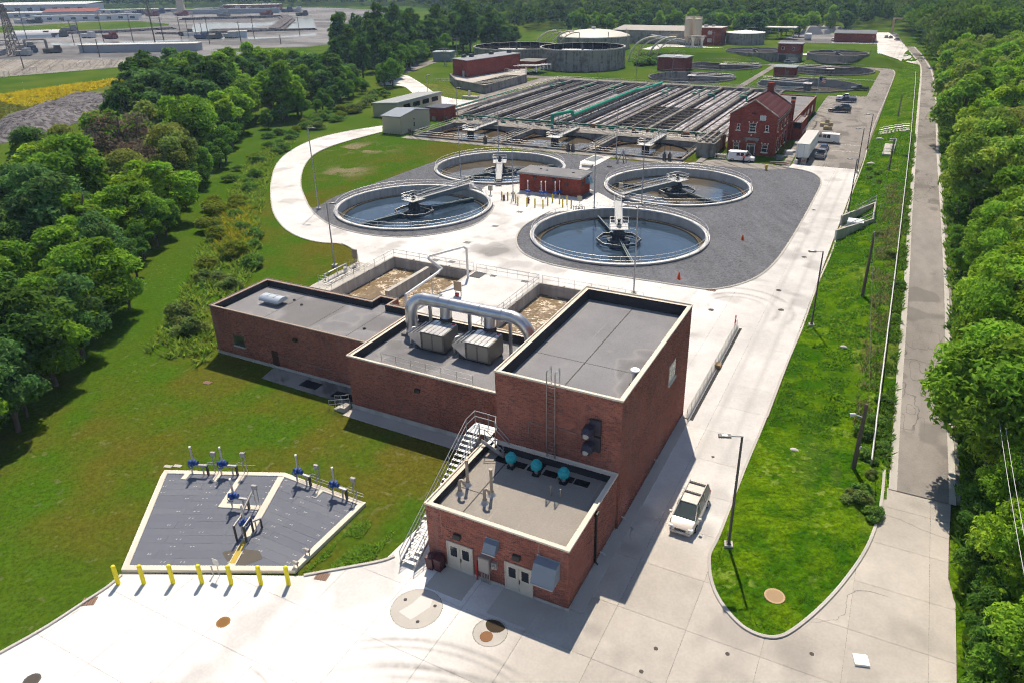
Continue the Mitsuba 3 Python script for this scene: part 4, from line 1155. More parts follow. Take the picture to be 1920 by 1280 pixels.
part(t, 'slab', MB().box(-68.3, -64.9, 66.5, 79.0, 0.0, 0.06), 'concrete')
part(t, 'panel', MB((0.30, 0.25, 0.2)).box(-68.0, -67.2, 77.6, 77.8, 1.1, 2.5).box(-67.65, -67.55, 77.65, 77.75, 0, 1.1), 'paint')
railing(t, [(-68.0, 70.2), (-66.2, 70.2), (-66.2, 76.8), (-68.0, 76.8)], name='guard', step=1.2, zs=(0.4, 0.8, 1.2))
part(t, 'pipework', MB(GALV).tube([(-67.5, 71, 0), (-67.5, 71, 1.1), (-67.5, 75.5, 1.1), (-67.5, 75.5, 0)], 0.09, 8).tube([(-67.0, 73, 0), (-67.0, 73, 1.5)], 0.07, 8).cyl((-66.9, 74.5, 0), 0.25, 1.0, 10), 'galvanized')
t = thing('deck_valve', 'small cluster of valve stems at the right edge of the deck', 'valve')
for k, (x, y) in enumerate(((-41.2, 70.5), (-41.6, 69.2), (-41.0, 68.0))):
    part(t, 'stem', MB(GALV).cyl((x, y, 0.25), 0.06, 1.2, 8).tube([(x - 0.2, y, 1.3), (x + 0.2, y, 1.3)], 0.05, 6), 'galvanized')

# ---- plank-covered junction chamber in the lawn
CH = thing('junction_chamber', 'five-sided chamber with pale concrete rim and grey plank covers in the lawn', 'chamber')
CO = [(-44.0, 22.2), (-32.8, 27.5), (-32.9, 35.6), (-41.5, 35.75), (-51.1, 31.6), (-50.7, 30.9)]
co = Polygon(CO)
ci = co.buffer(-0.45, join_style=2)
bars = unary_union([LineString([(-41.4, 35.2), (-37.2, 25.8)]).buffer(0.27, cap_style=2), LineString([(-44.5, 33.9), (-43.0, 30.4), (-39.7, 31.6)]).buffer(0.24, cap_style=2, join_style=2),
                    LineString([(-49.0, 32.4), (-48.6, 31.4)]).buffer(0.22, cap_style=2), LineString([(-46.5, 33.4), (-46.0, 32.3)]).buffer(0.22, cap_style=2), LineString([(-37.2, 35.4), (-37.1, 34.3)]).buffer(0.22, cap_style=2)]).intersection(ci)
part(CH, 'rim', MB().prism(co.difference(ci), -0.1, 0.3), 'stone')
part(CH, 'cross_beam', MB().prism(bars, 0.0, 0.3), 'stone')
part(CH, 'yellow_beam_end', MB((0.5, 0.38, 0.09)).prism(LineString([(-38.3, 28.2), (-37.35, 26.1)]).buffer(0.2, cap_style=2), 0.3, 0.312), 'matt')
part(CH, 'pit_floor', MB((0.07, 0.075, 0.09)).sheet(ci, 0.17), 'matt')
cells = polys(ci.difference(bars.buffer(0.01)))
tones = [(0.150, 0.163, 0.198), (0.158, 0.171, 0.206), (0.166, 0.179, 0.213), (0.154, 0.168, 0.203)]
fib = MB((0.6, 0.6, 0.6))
rs = random.Random(3)
for g in cells:
    left = g.centroid.x < -41.5 or (g.centroid.x < -40 and g.centroid.y > 31.5 and g.centroid.x < -40.5)
    east = g.centroid.x > -38.6
    ang = math.radians(-0.5) if east else math.radians(25.5)
    lg = affinity.rotate(g, -ang, origin=(0, 0), use_radians=True)
    x0, y0, x1, y1 = lg.bounds
    pw = 0.78
    row = 0
    for yy in np.arange(y0, y1, pw):
        cuts = [x0, x0 + (x1 - x0) * (0.36 if row % 2 else 0.52), x1] if x1 - x0 > 5 else [x0, x1]
        row += 1
        for a, b in zip(cuts[:-1], cuts[1:]):
            pl = sbox(a + 0.006, yy + 0.006, b - 0.006, yy + pw - 0.006).intersection(lg)
            for q in polys(pl):
                if q.area > 0.05:
                    w = affinity.rotate(q, ang, origin=(0, 0), use_radians=True)
                    part(CH, 'plank', MB(rs.choice(tones)).prism(w, 0.08, 0.24 + rs.uniform(-0.006, 0.006)), 'matt')
                    for s in (0.12, 0.17, 0.83, 0.88):
                        if q.area > 1.0:
                            hx, hy = a + (b - a) * s, yy + pw * 0.5
                            if lg.contains(Point(hx, hy)):
                                c, sn = math.cos(ang), math.sin(ang)
                                fib.cbox((hx * c - hy * sn, hx * sn + hy * c, 0.243), (0.12, 0.05, 0.012), ang + 0.8)
part(CH, 'lifting_slots', fib, 'matt', stuff=True)
part(CH, 'stain', MB((0.125, 0.115, 0.10)).prism(Polygon([(-38.72, 26.66), (-37.88, 27.33), (-36.62, 27.75), (-35.95, 27.38), (-36.50, 26.44), (-37.86, 26.29)]).buffer(0.15).intersection(ci.difference(bars)), 0.246, 0.25), 'matt')


def actuator(b, ang, lab, frame=True):
    """sluice gate stand: two-legged yoke, blue motor with hand wheel, stem tube and a control box on a post"""
    t = thing('gate_actuator', lab, 'valve actuator')
    M = rotz(b[0], b[1], 0.3, ang)
    A = lambda mb: MB().merge(mb, M)
    part(t, 'yoke', A(MB((0.42, 0.43, 0.44)).box(-0.55, -0.47, -0.06, 0.06, 0, 0.85).box(0.47, 0.55, -0.06, 0.06, 0, 0.85).box(-0.55, 0.95, -0.09, 0.09, 0.85, 0.98)), 'galvanized')
    part(t, 'leg', A(MB((0.05, 0.05, 0.055)).box(0.85, 0.97, -0.1, 0.1, 0, 0.86)), 'paint')
    part(t, 'motor', A(MB((0.012, 0.055, 0.24)).tube([(-0.62, 0, 1.12), (0.18, 0, 1.12)], 0.19, 10).cyl((-0.2, 0, 0.98), 0.24, 0.4, 12).tube([(-0.2, -0.4, 1.14), (-0.2, 0.02, 1.14)], 0.13, 10)), 'paint', 'blue motor')
    part(t, 'hand_wheel', A(MB((0.015, 0.06, 0.26)).lathe([(0.2, -0.02), (0.26, 0.0), (0.2, 0.02)], (-0.2, -0.47, 1.14), 14, None, 0, 2 * np.pi, 'y')), 'paint')
    part(t, 'stem_tube', A(MB((0.5, 0.51, 0.52)).cyl((-0.2, 0, 1.38), 0.085, 1.25, 8)), 'galvanized')
    part(t, 'stem_cap', A(MB((0.78, 0.78, 0.78)).cyl((-0.2, 0, 2.63), 0.095, 0.12, 8)), 'paint')
    if frame:
        part(t, 'box_post', A(MB((0.42, 0.43, 0.44)).box(1.3, 1.36, 0.32, 0.38, 0, 1.75).box(1.6, 1.66, 0.32, 0.38, 0, 1.75).tube([(0.6, 0.1, 0.9), (1.0, 0.3, 1.05), (1.35, 0.35, 1.0)], 0.03, 5)), 'galvanized')
        part(t, 'control_box', A(MB((0.36, 0.35, 0.34)).box(1.28, 1.68, 0.25, 0.45, 1.7, 2.05)), 'paint')


actuator((-48.0, 32.45), 0.35, 'blue motor gate stand on the chamber rim, leftmost of the six')
actuator((-45.7, 33.45), 0.35, 'blue motor gate stand on the back rim, second from the left')
actuator((-39.2, 35.3), 0.0, 'blue motor gate stand at the back corner of the chamber where the rim turns')
actuator((-35.4, 35.25), 0.0, 'blue motor gate stand nearest the right tip of the chamber')
actuator((-41.6, 30.75), 0.3, 'blue motor gate stand on the inner corner of the rim, middle of the chamber')
actuator((-38.6, 29.0), 1.1, 'blue motor gate stand leaning over the long cross beam nearest the bollards', False)
t = thing('gate_lift', 'dark steel lifting frame standing over the cross beam', 'frame')
gm = MB((0.06, 0.055, 0.05))
for p in ((-38.75, 27.9), (-38.05, 28.15), (-39.15, 28.95), (-38.45, 29.2)):
    gm.box(p[0] - 0.06, p[0] + 0.06, p[1] - 0.06, p[1] + 0.06, 0.3, 1.75)
part(t, 'post', gm, 'paint')
part(t, 'head', MB((0.3, 0.3, 0.3)).tube([(-38.75, 27.9, 1.7), (-39.15, 28.95, 1.7)], 0.08, 6).tube([(-38.05, 28.15, 1.7), (-38.45, 29.2, 1.7)], 0.08, 6).tube([(-39.9, 30.9, 2.3), (-39.2, 29.0, 1.7)], 0.1, 8), 'galvanized')
for k, b in enumerate([(-43.25, 21.38), (-41.67, 22.19), (-39.84, 23.10), (-38.02, 23.98), (-36.12, 24.82), (-34.22, 25.69), (-32.47, 26.50)]):
    lab = ['leftmost yellow bollard, standing at the kerb corner', 'second yellow bollard from the left', 'third yellow bollard from the left', 'fourth yellow bollard, the middle one of seven', 'yellow bollard right of the small sign', 'second yellow bollard from the right', 'rightmost yellow bollard of the front row'][k]
    t = thing('bollard', lab, 'bollard', None)
    part(t, 'post', MB((0.72, 0.62, 0.012)).cyl((b[0], b[1], 0.0), 0.15, 1.6, 14), 'paint')
    part(t, 'cap', MB((0.74, 0.64, 0.02)).lathe([(0.15, 0), (0.13, 0.06), (0.07, 0.1), (0, 0.11)], (b[0], b[1], 1.6), 14), 'paint')
c = (-37.45, 24.99)
t = thing('small_sign', 'small square sign on a thin post between the bollards', 'sign')
part(t, 'post', MB(GALV).cyl((c[0], c[1], 0), 0.03, 1.55, 6), 'galvanized')
part(t, 'plate', MB((0.6, 0.6, 0.58)).box(c[0] - 0.3, c[0] + 0.3, c[1] - 0.06, c[1] - 0.035, 1.1, 1.6), 'paint')
c = (-37.90, 24.85)
solo('marker_post', MB(GALV).cyl((c[0], c[1], 0), 0.05, 0.85, 8).cyl((c[0], c[1], 0.85), 0.07, 0.08, 8), 'galvanized', 'short grey post left of the small sign', 'post')
for q, lab in (((-32.96, 27.81), 'small hose stand at the right corner of the chamber rim'), ((-33.07, 29.12), 'small hose reel on the right rim of the chamber')):
    t = thing('hose_stand', lab, 'hose stand')
    part(t, 'stand', MB(GALV).box(q[0] - 0.2, q[0] - 0.15, q[1] - 0.03, q[1] + 0.03, 0, 0.75).box(q[0] + 0.15, q[0] + 0.2, q[1] - 0.03, q[1] + 0.03, 0, 0.75), 'galvanized')
    part(t, 'reel', MB((0.4, 0.37, 0.34)).tube([(q[0] - 0.2, q[1], 0.7), (q[0] + 0.2, q[1], 0.7)], 0.14, 10), 'paint')
t = thing('chamber_railing', 'thin pipe rails linking the gate stands', 'railing')
for a, b in (((-39.9, 35.75, 0.9), (-33.2, 35.75, 0.9)), ((-39.9, 35.75, 0.6), (-33.2, 35.75, 0.6)), ((-48.5, 33.0, 0.75), (-44.0, 35.0, 0.75))):
    part(t, 'rail', MB(GALV).tube([a, b], 0.03, 5), 'galvanized')
for q in ((-51.6, 32.3), (-50.9, 32.7)):
    solo('paver', MB().cbox((q[0], q[1], 0), (0.7, 0.35, 0.05), 0.3), 'concrete', 'pale paving stone lying in the lawn at the left corner of the chamber', 'paver', 'two pale pavers in the lawn')
solo('road_marker', MB((0.8, 0.8, 0.78)).cbox((*(3.33, 36.94), 0.03), (0.85, 0.8, 0.16), 0.3), 'paint', 'flat white square block lying on the drive at the bottom right', 'block')


# ------------------------------------------------------------------ four round clarifier tanks
def clarifier(k, c, bridge_to, booms, lab, solid, plat_rail):
    t = thing('clarifier_tank', lab, 'tank')
    cx, cy = c
    zt, zw = 0.32, -1.35
    part(t, 'wall', MB().lathe([(RO, -0.1), (RO, zt)], (cx, cy, 0), 96).lathe([(RI, zt - 0.02), (RI, -2.2)], (cx, cy, 0), 96), 'concrete')
    part(t, 'rim', MB().lathe([(RO + 0.1, zt - 0.14), (RO + 0.1, zt + 0.02), (RI - 0.05, zt + 0.02), (RI - 0.05, zt - 0.2)], (cx, cy, 0), 96), 'pave')
    part(t, 'launder', MB().lathe([(RI, zw + 0.06), (12.75, zw + 0.06)], (cx, cy, 0), 96), 'water_brown')
    part(t, 'weir', MB((0.16, 0.13, 0.09)).lathe([(12.75, -2.2), (12.75, zw + 0.2), (12.65, zw + 0.2), (12.65, -2.2)], (cx, cy, 0), 96), 'matt')
    part(t, 'water', MB().sheet(disc(c, 12.64), zw), 'water_tank')
    pts = [(cx + (RO - 0.2) * math.cos(a), cy + (RO - 0.2) * math.sin(a)) for a in np.linspace(0, 2 * np.pi, 60, endpoint=False)]
    bang = math.atan2(bridge_to[1] - cy, bridge_to[0] - cx)
    # the railing is open where the bridge comes in
    a = np.linspace(bang + 0.06, bang + 2 * np.pi - 0.06, 61)
    pts = [(cx + (RO - 0.2) * math.cos(q), cy + (RO - 0.2) * math.sin(q), zt) for q in a]
    mb = MB((0.66, 0.68, 0.68))
    for h in (0.5, 1.05):
        mb.tube([(x, y, z + h) for x, y, z in pts], 0.035, 5)
    rl = part(t, 'railing', mb, 'galvanized')
    post = MB((0.62, 0.64, 0.64)).tube([(0, 0, 0), (0, 0, 1.05)], 0.035, 5).ply('galvanized')
    for p in pts[::2]:
        scene[numbered(rl + '__post')] = {**post, 'to_world': T().translate(list(map(float, p)))}
    # bridge, platform and drive
    zb = 1.25
    d = np.array([math.cos(bang), math.sin(bang)])
    M = rotz(cx, cy, 0, bang)
    A = lambda m: MB().merge(m, M)
    L = RO + 0.9
    br = part(t, 'bridge', A(MB((0.36, 0.37, 0.37)).box(1.4, L, -0.55, 0.55, zb - 0.06, zb)), 'galvanized', 'walkway bridge from the rim to the centre')
    hgt = 0.75 if solid else 0.3
    for s in (-1, 1):
        y = 0.58 * s
        scene[numbered(br + '__girder')] = A(MB((0.13, 0.17, 0.19) if solid else (0.5, 0.52, 0.53)).box(0.6, RI, y - 0.05, y + 0.05, zb - hgt, zb + 0.12)).ply('paint' if solid else 'galvanized')
        rm = MB((0.62, 0.64, 0.64))
        for p in rail(rm, [(1.5, y, zb), (L, y, zb)], step=1.9, r=0.035):
            rm.tube([p, p + [0, 0, 1.07]], 0.03, 5)
        scene[numbered(br + '__handrail')] = A(rm).ply('galvanized')
    for i in range(4):
        scene[numbered(br + '__step')] = A(MB((0.5, 0.5, 0.5)).box(L + 0.28 * i, L + 0.28 * i + 0.27, -0.5, 0.5, zb - 0.32 * (i + 1), zb - 0.32 * (i + 1) + 0.06)).ply('galvanized')
    pm = part(t, 'platform', A(MB((0.45, 0.46, 0.46)).box(-1.6, 1.6, -1.5, 1.5, zb, zb + 0.12)), 'galvanized')
    rm = MB((0.7, 0.72, 0.72))
    for p in rail(rm, [(1.55, 0.6, zb + 0.1), (1.55, 1.45, zb + 0.1), (-1.55, 1.45, zb + 0.1), (-1.55, -1.45, zb + 0.1), (1.55, -1.45, zb + 0.1), (1.55, -0.6, zb + 0.1)], step=1.4, r=0.035):
        rm.tube([p, p + [0, 0, 1.07]], 0.03, 5)
    scene[numbered(pm + '__railing')] = A(rm).ply('galvanized')
    dv = part(t, 'drive', A(MB((0.04, 0.05, 0.06)).cyl((0, 0, zb + 0.12), 0.42, 0.35, 14).cyl((0, 0, zb + 0.47), 0.22, 0.7, 12).cyl((0, 0, zb + 1.17), 0.28, 0.15, 12)), 'paint', 'dark drive motor')
    part(t, 'drive_cage', A(MB((0.03, 0.038, 0.048)).lathe([(1.05, -2.0), (1.05, 0.2), (0.7, 0.9), (0.7, zb)], (0, 0, 0), 16)), 'paint')
    fw = MB((0.05, 0.06, 0.072)).lathe([(1.9, -1.5), (1.9, -0.75), (1.1, -0.7)], (cx, cy, 0), 12)
    part(t, 'feed_well', fw, 'paint')
    # the eight-sided skirt round the centre
    ring = [(cx + 3.5 * math.cos(q), cy + 3.5 * math.sin(q), -0.85) for q in np.linspace(0.39, 0.39 + 2 * np.pi, 9)]
    sk = part(t, 'skirt_ring', MB((0.055, 0.068, 0.08)).tube(ring, 0.17, 6), 'paint')
    scene[numbered(sk + '__top_pipe')] = MB((0.42, 0.43, 0.42)).tube([(x, y, -0.62) for x, y, z in ring], 0.06, 5).ply('galvanized')
    for q in (0.39, 0.39 + np.pi / 2, 0.39 + np.pi, 0.39 + 1.5 * np.pi):
        scene[numbered(sk + '__strut')] = MB((0.055, 0.068, 0.08)).tube([(cx + 1.0 * math.cos(q), cy + 1.0 * math.sin(q), -0.2), (cx + 3.5 * math.cos(q), cy + 3.5 * math.sin(q), -0.75)], 0.1, 6).ply('paint')
    for bt in booms:
        q = math.atan2(bt[1] - cy, bt[0] - cx)
        B = rotz(cx, cy, 0, q)
        m = MB((0.045, 0.075, 0.08)).box(1.0, 12.6, -0.1, 0.1, -1.3, -0.72)
        bm = part(t, 'scum_boom', MB().merge(m, B), 'paint')
        m = MB((0.22, 0.27, 0.27)).tube([(1.0, 0.18, -0.55), (12.6, 0.18, -0.66)], 0.09, 6).tube([(1.0, -0.18, -0.2), (8.5, -0.14, -0.68)], 0.06, 5)
        scene[numbered(bm + '__rail')] = MB().merge(m, B).ply('paint')
    return t


clarifier(0, TANKS[0], (-73.34, 121.94), [(-81.50, 93.95), (-71.45, 116.90)], 'near left round clarifier tank with dark blue water and covered bridge', True, True)
clarifier(1, TANKS[1], (-69.28, 123.71), [(-82.99, 126.42), (-68.79, 146.89)], 'far left round clarifier tank with its bridge facing the pump house', False, True)
clarifier(2, TANKS[2], (-43.83, 125.84), [(-49.16, 138.69), (-30.27, 134.12)], 'far right round clarifier tank with brown water', True, True)
clarifier(3, TANKS[3], (-43.18, 120.16), [(-30.75, 94.51), (-44.86, 115.91)], 'near right round clarifier tank, nearest of the four, with dark blue water', False, True)
# small control boxes where bridges land
for q, lab in (((-68.09, 118.37), 'small tan control box by the bridge of the far left tank'), ((-46.06, 129.63), 'small tan control box by the bridge of the far right tank'), ((-75.31, 121.96), 'small pale control cabinet by the bridge of the near left tank')):
    t = thing('control_box', lab, 'box')
    part(t, 'box', MB((0.45, 0.40, 0.32)).cbox((q[0], q[1], 0.9), (0.8, 0.4, 1.0)), 'paint')
    part(t, 'stand', MB(GALV).cbox((q[0], q[1], 0), (0.15, 0.15, 0.9)), 'galvanized')

# ------------------------------------------------------------------ pump house between the tanks, with its valves and guard posts
t = thing('pump_house', 'low windowless brick pump house with a flat grey roof between the round tanks', 'building')
part(t, 'wall', MB().box(-64.6, -52.0, 123.6, 128.6, 0, 3.5), 'brick_far')
part(t, 'roof', MB().box(-64.9, -51.7, 123.3, 128.9, 3.5, 3.75), 'membrane')
part(t, 'fascia', MB((0.3, 0.31, 0.32)).box(-64.95, -51.65, 123.25, 123.296, 3.4, 3.75).box(-64.95, -51.65, 128.904, 128.95, 3.4, 3.75).box(-51.696, -51.65, 123.3, 128.9, 3.4, 3.75), 'paint')
for k, x in enumerate((-54.6,)):
    part(t, 'louvre', MB((0.05, 0.04, 0.04)).tube([(x, 123.58, 2.2), (x, 123.4, 2.2)], 0.35, 14), 'paint')
part(t, 'louvre', MB((0.05, 0.04, 0.04)).tube([(-51.99, 124.8, 2.3), (-51.8, 124.8, 2.3)], 0.35, 14), 'paint')
part(t, 'air_hood', MB((0.12, 0.22, 0.3)).hexa([(-52, 126.3, 2.0), (-50.9, 126.3, 2.0), (-50.9, 127.6, 2.0), (-52, 127.6, 2.0), (-52, 126.3, 3.1), (-51.4, 126.3, 3.1), (-51.4, 127.6, 3.1), (-52, 127.6, 3.1)]), 'paint')
for x in (-61.2, -57.2):
    part(t, 'wall_light', MB((0.04, 0.04, 0.04)).box(x - 0.3, x + 0.3, 123.3, 123.595, 2.6, 3.0), 'paint')
for x, y in ((-61.5, 126.8), (-59.9, 126.2), (-54.5, 126.4)):
    part(t, 'roof_drain', MB((0.08, 0.08, 0.08)).cyl((x, y, 3.75), 0.25, 0.1, 10), 'matt')
struct('gravel_strip', MB().sheet(sbox(-52.0, 122.6, -50.2, 128.8), 0.034), 'gravel')
G3 = (800, 260, 6)
for k, q in enumerate([(-64.73, 116.66), (-63.56, 116.79), (-62.40, 116.91), (-61.39, 115.83), (-60.39, 114.77), (-58.58, 114.83), (-56.96, 114.81), (-55.35, 114.79), (-55.43, 116.95), (-55.35, 118.86), (-53.90, 118.74), (-52.40, 116.82), (-52.38, 118.67), (-50.73, 116.83)]):
    t = thing('guard_post', 'thin yellow guard post in the cluster before the pump house', 'bollard', 'guard posts before the pump house')
    part(t, 'post', MB((0.55, 0.45, 0.03)).cyl((q[0], q[1], 0), 0.13, 1.45, 10), 'paint')
    part(t, 'cap', MB((0.6, 0.5, 0.04)).lathe([(0.13, 0), (0.1, 0.06), (0, 0.09)], (q[0], q[1], 1.45), 10), 'paint')
for k, q in enumerate([(-61.58, 121.22), (-58.94, 121.57), (-58.20, 121.89), (-56.39, 122.29), (-55.96, 123.27)]):
    lab = ['blue valve with a tall white stem left of the others before the pump house', 'blue valve with a tall white stem before the middle of the pump house', 'blue valve with a tall white stem near the first louvre light', 'blue valve with a tall white stem right of the middle of the pump house', 'blue valve with a tall white stem nearest the round louvre'][k]
    t = thing('valve_stand', lab, 'valve')
    part(t, 'stem', MB((0.5, 0.5, 0.52)).cyl((q[0], q[1], 0.0), 0.1, 2.6, 8), 'galvanized')
    part(t, 'cap', MB((0.8, 0.8, 0.8)).cyl((q[0], q[1], 2.6), 0.13, 0.25, 8), 'paint')
    part(t, 'motor', MB((0.02, 0.08, 0.36)).tube([(q[0] - 0.45, q[1], 0.75), (q[0] + 0.45, q[1], 0.75)], 0.24, 8), 'paint')
for q, lab in (((-64.03, 116.20), 'dark red hydrant at the left end of the guard posts'), ((-59.08, 116.47), 'dark brown valve box among the guard posts')):
    solo('hydrant', MB((0.12, 0.04, 0.03)).cyl((q[0], q[1], 0), 0.18, 0.9, 10).cyl((q[0], q[1], 0.9), 0.22, 0.12, 10).tube([(q[0] - 0.3, q[1], 0.6), (q[0] + 0.3, q[1], 0.6)], 0.09, 8), 'paint', lab, 'hydrant')
q = (-49.47, 117.75)
t = thing('notice_board', 'tan notice board on a post right of the pump house', 'sign')
part(t, 'post', MB((0.3, 0.27, 0.22)).cyl((q[0], q[1], 0), 0.06, 2.0, 6), 'paint')
part(t, 'plate', MB((0.5, 0.43, 0.3)).box(q[0] - 0.45, q[0] + 0.45, q[1] - 0.1, q[1] - 0.06, 1.2, 2.1), 'paint')
t = thing('pipe_rack', 'row of short dark stanchions on the rim road above the near right tank', 'rack')
for k, q in enumerate([(-49.73, 115.49), (-49.22, 115.72), (-48.70, 115.94), (-48.27, 116.13)]):
    part(t, 'stanchion', MB((0.1, 0.08, 0.07)).tube([(q[0], q[1], 0), (q[0], q[1], 0.8), (q[0] + 0.4, q[1], 0.8), (q[0] + 0.4, q[1], 0)], 0.06, 5), 'paint')
# gravel bed: small things
for q, lab, h in (((-23.92, 92.13), 'bright orange traffic cone in the gravel bed, the nearer one', 0.9), ((-19.49, 111.78), 'small orange traffic cone in the gravel bed, the farther one', 0.75)):
    t = thing('traffic_cone', lab, 'cone')
    part(t, 'base', MB((0.5, 0.06, 0.02)).cbox((q[0], q[1], 0.02), (0.55, 0.55, 0.06)), 'paint')
    part(t, 'cone', MB((0.75, 0.09, 0.02)).cyl((q[0], q[1], 0.08), 0.24, h, 12, None, 0.05), 'paint')
q = (-24.40, 158.32)
t = thing('fire_hydrant', 'yellow fire hydrant at the back edge of the gravel bed', 'hydrant')
part(t, 'body', MB((0.6, 0.4, 0.03)).cyl((q[0], q[1], 0), 0.25, 0.9, 10), 'paint')
part(t, 'bonnet', MB((0.6, 0.4, 0.03)).lathe([(0.3, 0), (0.22, 0.2), (0, 0.3)], (q[0], q[1], 0.9), 10).tube([(q[0] - 0.4, q[1], 0.65), (q[0] + 0.4, q[1], 0.65)], 0.12, 8), 'paint')
struct('gravel_pad', MB().prism(Polygon([(-63.11, 150.23), (-62.70, 157.09), (-58.32, 156.99), (-58.72, 143.26), (-60.70, 143.78)]), 0, 0.06), 'pave')
solo('vault', MB((0.42, 0.42, 0.4)).cbox((*(-59.76, 146.26), 0.06), (2.2, 1.4, 0.5)), 'concrete', 'concrete vault lid on the pad behind the pump house', 'vault')
solo('vault_hatch', MB((0.22, 0.25, 0.27)).prism(Polygon([(-62.66, 151.72), (-62.18, 156.33), (-59.92, 156.12), (-60.26, 151.07)]), 0.06, 0.12), 'matt', 'dark flush hatch in the pale pad behind the pump house', 'hatch')
for q, lab in (((-55.44, 148.11), 'small dark lid in the gravel bed behind the far right tank'), ):
    solo('gravel_lid', MB((0.05, 0.05, 0.05)).cyl((q[0], q[1], 0), 0.55, 0.12, 12), 'matt', lab, 'lid')

# ------------------------------------------------------------------ three square settling basins
for k, (a, b) in enumerate(BASINS):
    t = thing('settling_basin', ['left', 'middle', 'right'][k] + ' square settling basin of three, brown water crossed by a bridge from the back', 'basin')
    s = sbox(a, BY0, b, BY1)
    part(t, 'wall', MB().prism(s.buffer(0.45, join_style=2).difference(s), -2.0, 0.3), 'concrete_old')
    part(t, 'coping', MB().prism(s.buffer(0.5, join_style=2).difference(s.buffer(-0.12, join_style=2)), 0.3, 0.42), 'concrete_old')
    cx, cy = (a + b) / 2, (BY0 + BY1) / 2
    r = 9.55
    part(t, 'water', MB().sheet(s, -0.95), 'water_brown')
    part(t, 'weir_ring', MB((0.05, 0.035, 0.03)).lathe([(r, -1.2), (r, -0.55), (r + 0.16, -0.55), (r + 0.16, -1.2)], (cx - 0.2, cy, 0), 72), 'matt')
    for s2 in (-1, 1):
        part(t, 'corner_ledge', MB((0.08, 0.055, 0.04)).box(a + 0.01 if s2 < 0 else b - 1.1, a + 1.1 if s2 < 0 else b - 0.01, BY0 + 0.3, BY1 - 0.3, -1.1, -0.75), 'matt')
    zb = 0.95
    part(t, 'bridge', MB((0.4, 0.41, 0.4)).box(cx - 0.7, cx + 0.7, cy - 1.5, BY1 + 3.2, zb, zb + 0.12), 'galvanized')
    for s2 in (-1, 1):
        x = cx + 0.72 * s2
        part(t, 'girder', MB((0.09, 0.1, 0.1)).box(x - 0.06, x + 0.06, cy - 1.5, BY1 + 3.0, zb - 0.5, zb), 'paint')
        rm = MB(GALV)
        for p in rail(rm, [(x, cy, zb + 0.1), (x, BY1 + 3.0, zb + 0.1)], step=2.0, r=0.045):
            rm.tube([p, p + [0, 0, 1.07]], 0.04, 4)
        part(t, 'handrail', rm, 'galvanized')
    part(t, 'platform', MB((0.55, 0.56, 0.55)).box(cx - 2.1, cx + 1.4, cy - 2.2, cy + 0.6, zb + 0.005, zb + 0.15), 'galvanized')
    rm = MB((0.6, 0.6, 0.6))
    for p in rail(rm, [(cx + 1.35, cy + 0.5, zb + 0.1), (cx + 1.35, cy - 2.1, zb + 0.1), (cx - 2.05, cy - 2.1, zb + 0.1), (cx - 2.05, cy + 0.5, zb + 0.1), (cx - 0.8, cy + 0.5, zb + 0.1)], step=1.4, r=0.045):
        rm.tube([p, p + [0, 0, 1.07]], 0.04, 4)
    part(t, 'platform_railing', rm, 'galvanized')
    part(t, 'drive', MB((0.03, 0.035, 0.04)).cyl((cx - 0.3, cy - 0.8, -1.2), 0.9, 2.1, 12), 'paint')
    rl = MB((0.42, 0.43, 0.42))
    for p in rail(rl, [(a - 0.2, BY1, 0.42), (a - 0.2, BY0 - 0.2, 0.42), (b + 0.2, BY0 - 0.2, 0.42), (b + 0.2, BY1, 0.42)], step=2.3, r=0.04):
        rl.tube([p, p + [0, 0, 1.07]], 0.035, 4)
    part(t, 'railing', rl, 'galvanized')
    for dx in ((-2.4, -3.6) if k else (-2.0,)):
        q = (b + dx, BY0 - 0.9)
        u = thing('sludge_valve', ['dark valve column at the front of the left settling basin', 'dark valve column before the middle settling basin, the right of the pair', 'dark valve column before the right settling basin, the right of the pair'][k] if dx > -3 else ['', 'dark valve column before the middle settling basin, the left of the pair', 'dark valve column before the right settling basin, the left of the pair'][k], 'valve')
        part(u, 'column', MB((0.08, 0.075, 0.075)).cbox((q[0], q[1], 0.0), (0.7, 0.6, 1.5)), 'paint')
        part(u, 'stem', MB((0.06, 0.06, 0.06)).cyl((q[0], q[1], 1.5), 0.2, 0.4, 8).cyl((q[0], q[1], 1.9), 0.06, 1.3, 6), 'paint')
struct('basin_walk', MB().prism(sbox(-116, 179.1, -41, 188.9), 0, 0.25).prism(sbox(-90.15, 159.0, -88.65, 179.1).union(sbox(-66.15, 159, -64.65, 179.1)), 0, 0.27).prism(sbox(-42.85, 159, -38.2, 189).difference(sbox(-42.4, 159, -39.6, 176)), 0, 0.2), 'concrete_old')
t = thing('green_header_pipe', 'long green header pipe lying on the walk before the aeration lanes', 'pipe')
part(t, 'pipe', MB((0.01, 0.13, 0.085)).tube([(-116, 187.6, 0.75), (-44, 187.6, 0.75)], 0.28, 8), 'paint')
for x in np.arange(-115, -44, 5.3):
    part(t, 'saddle', MB((0.3, 0.28, 0.25)).box(x - 0.25, x + 0.25, 187.2, 188.0, 0.25, 0.55), 'matt')
t = thing('walk_railing', 'pale railing along the walk between settling basins and aeration lanes', 'railing')
railing(t, [(-115.5, 180.6, 0.25), (-44, 180.6, 0.25)], name='rail', step=3, single=False, r=0.045, postr=0.04)
t = thing('walk_clutter', 'row of valve boxes, stands and planks on the walk before the aeration lanes', 'equipment')
r2 = random.Random(11)
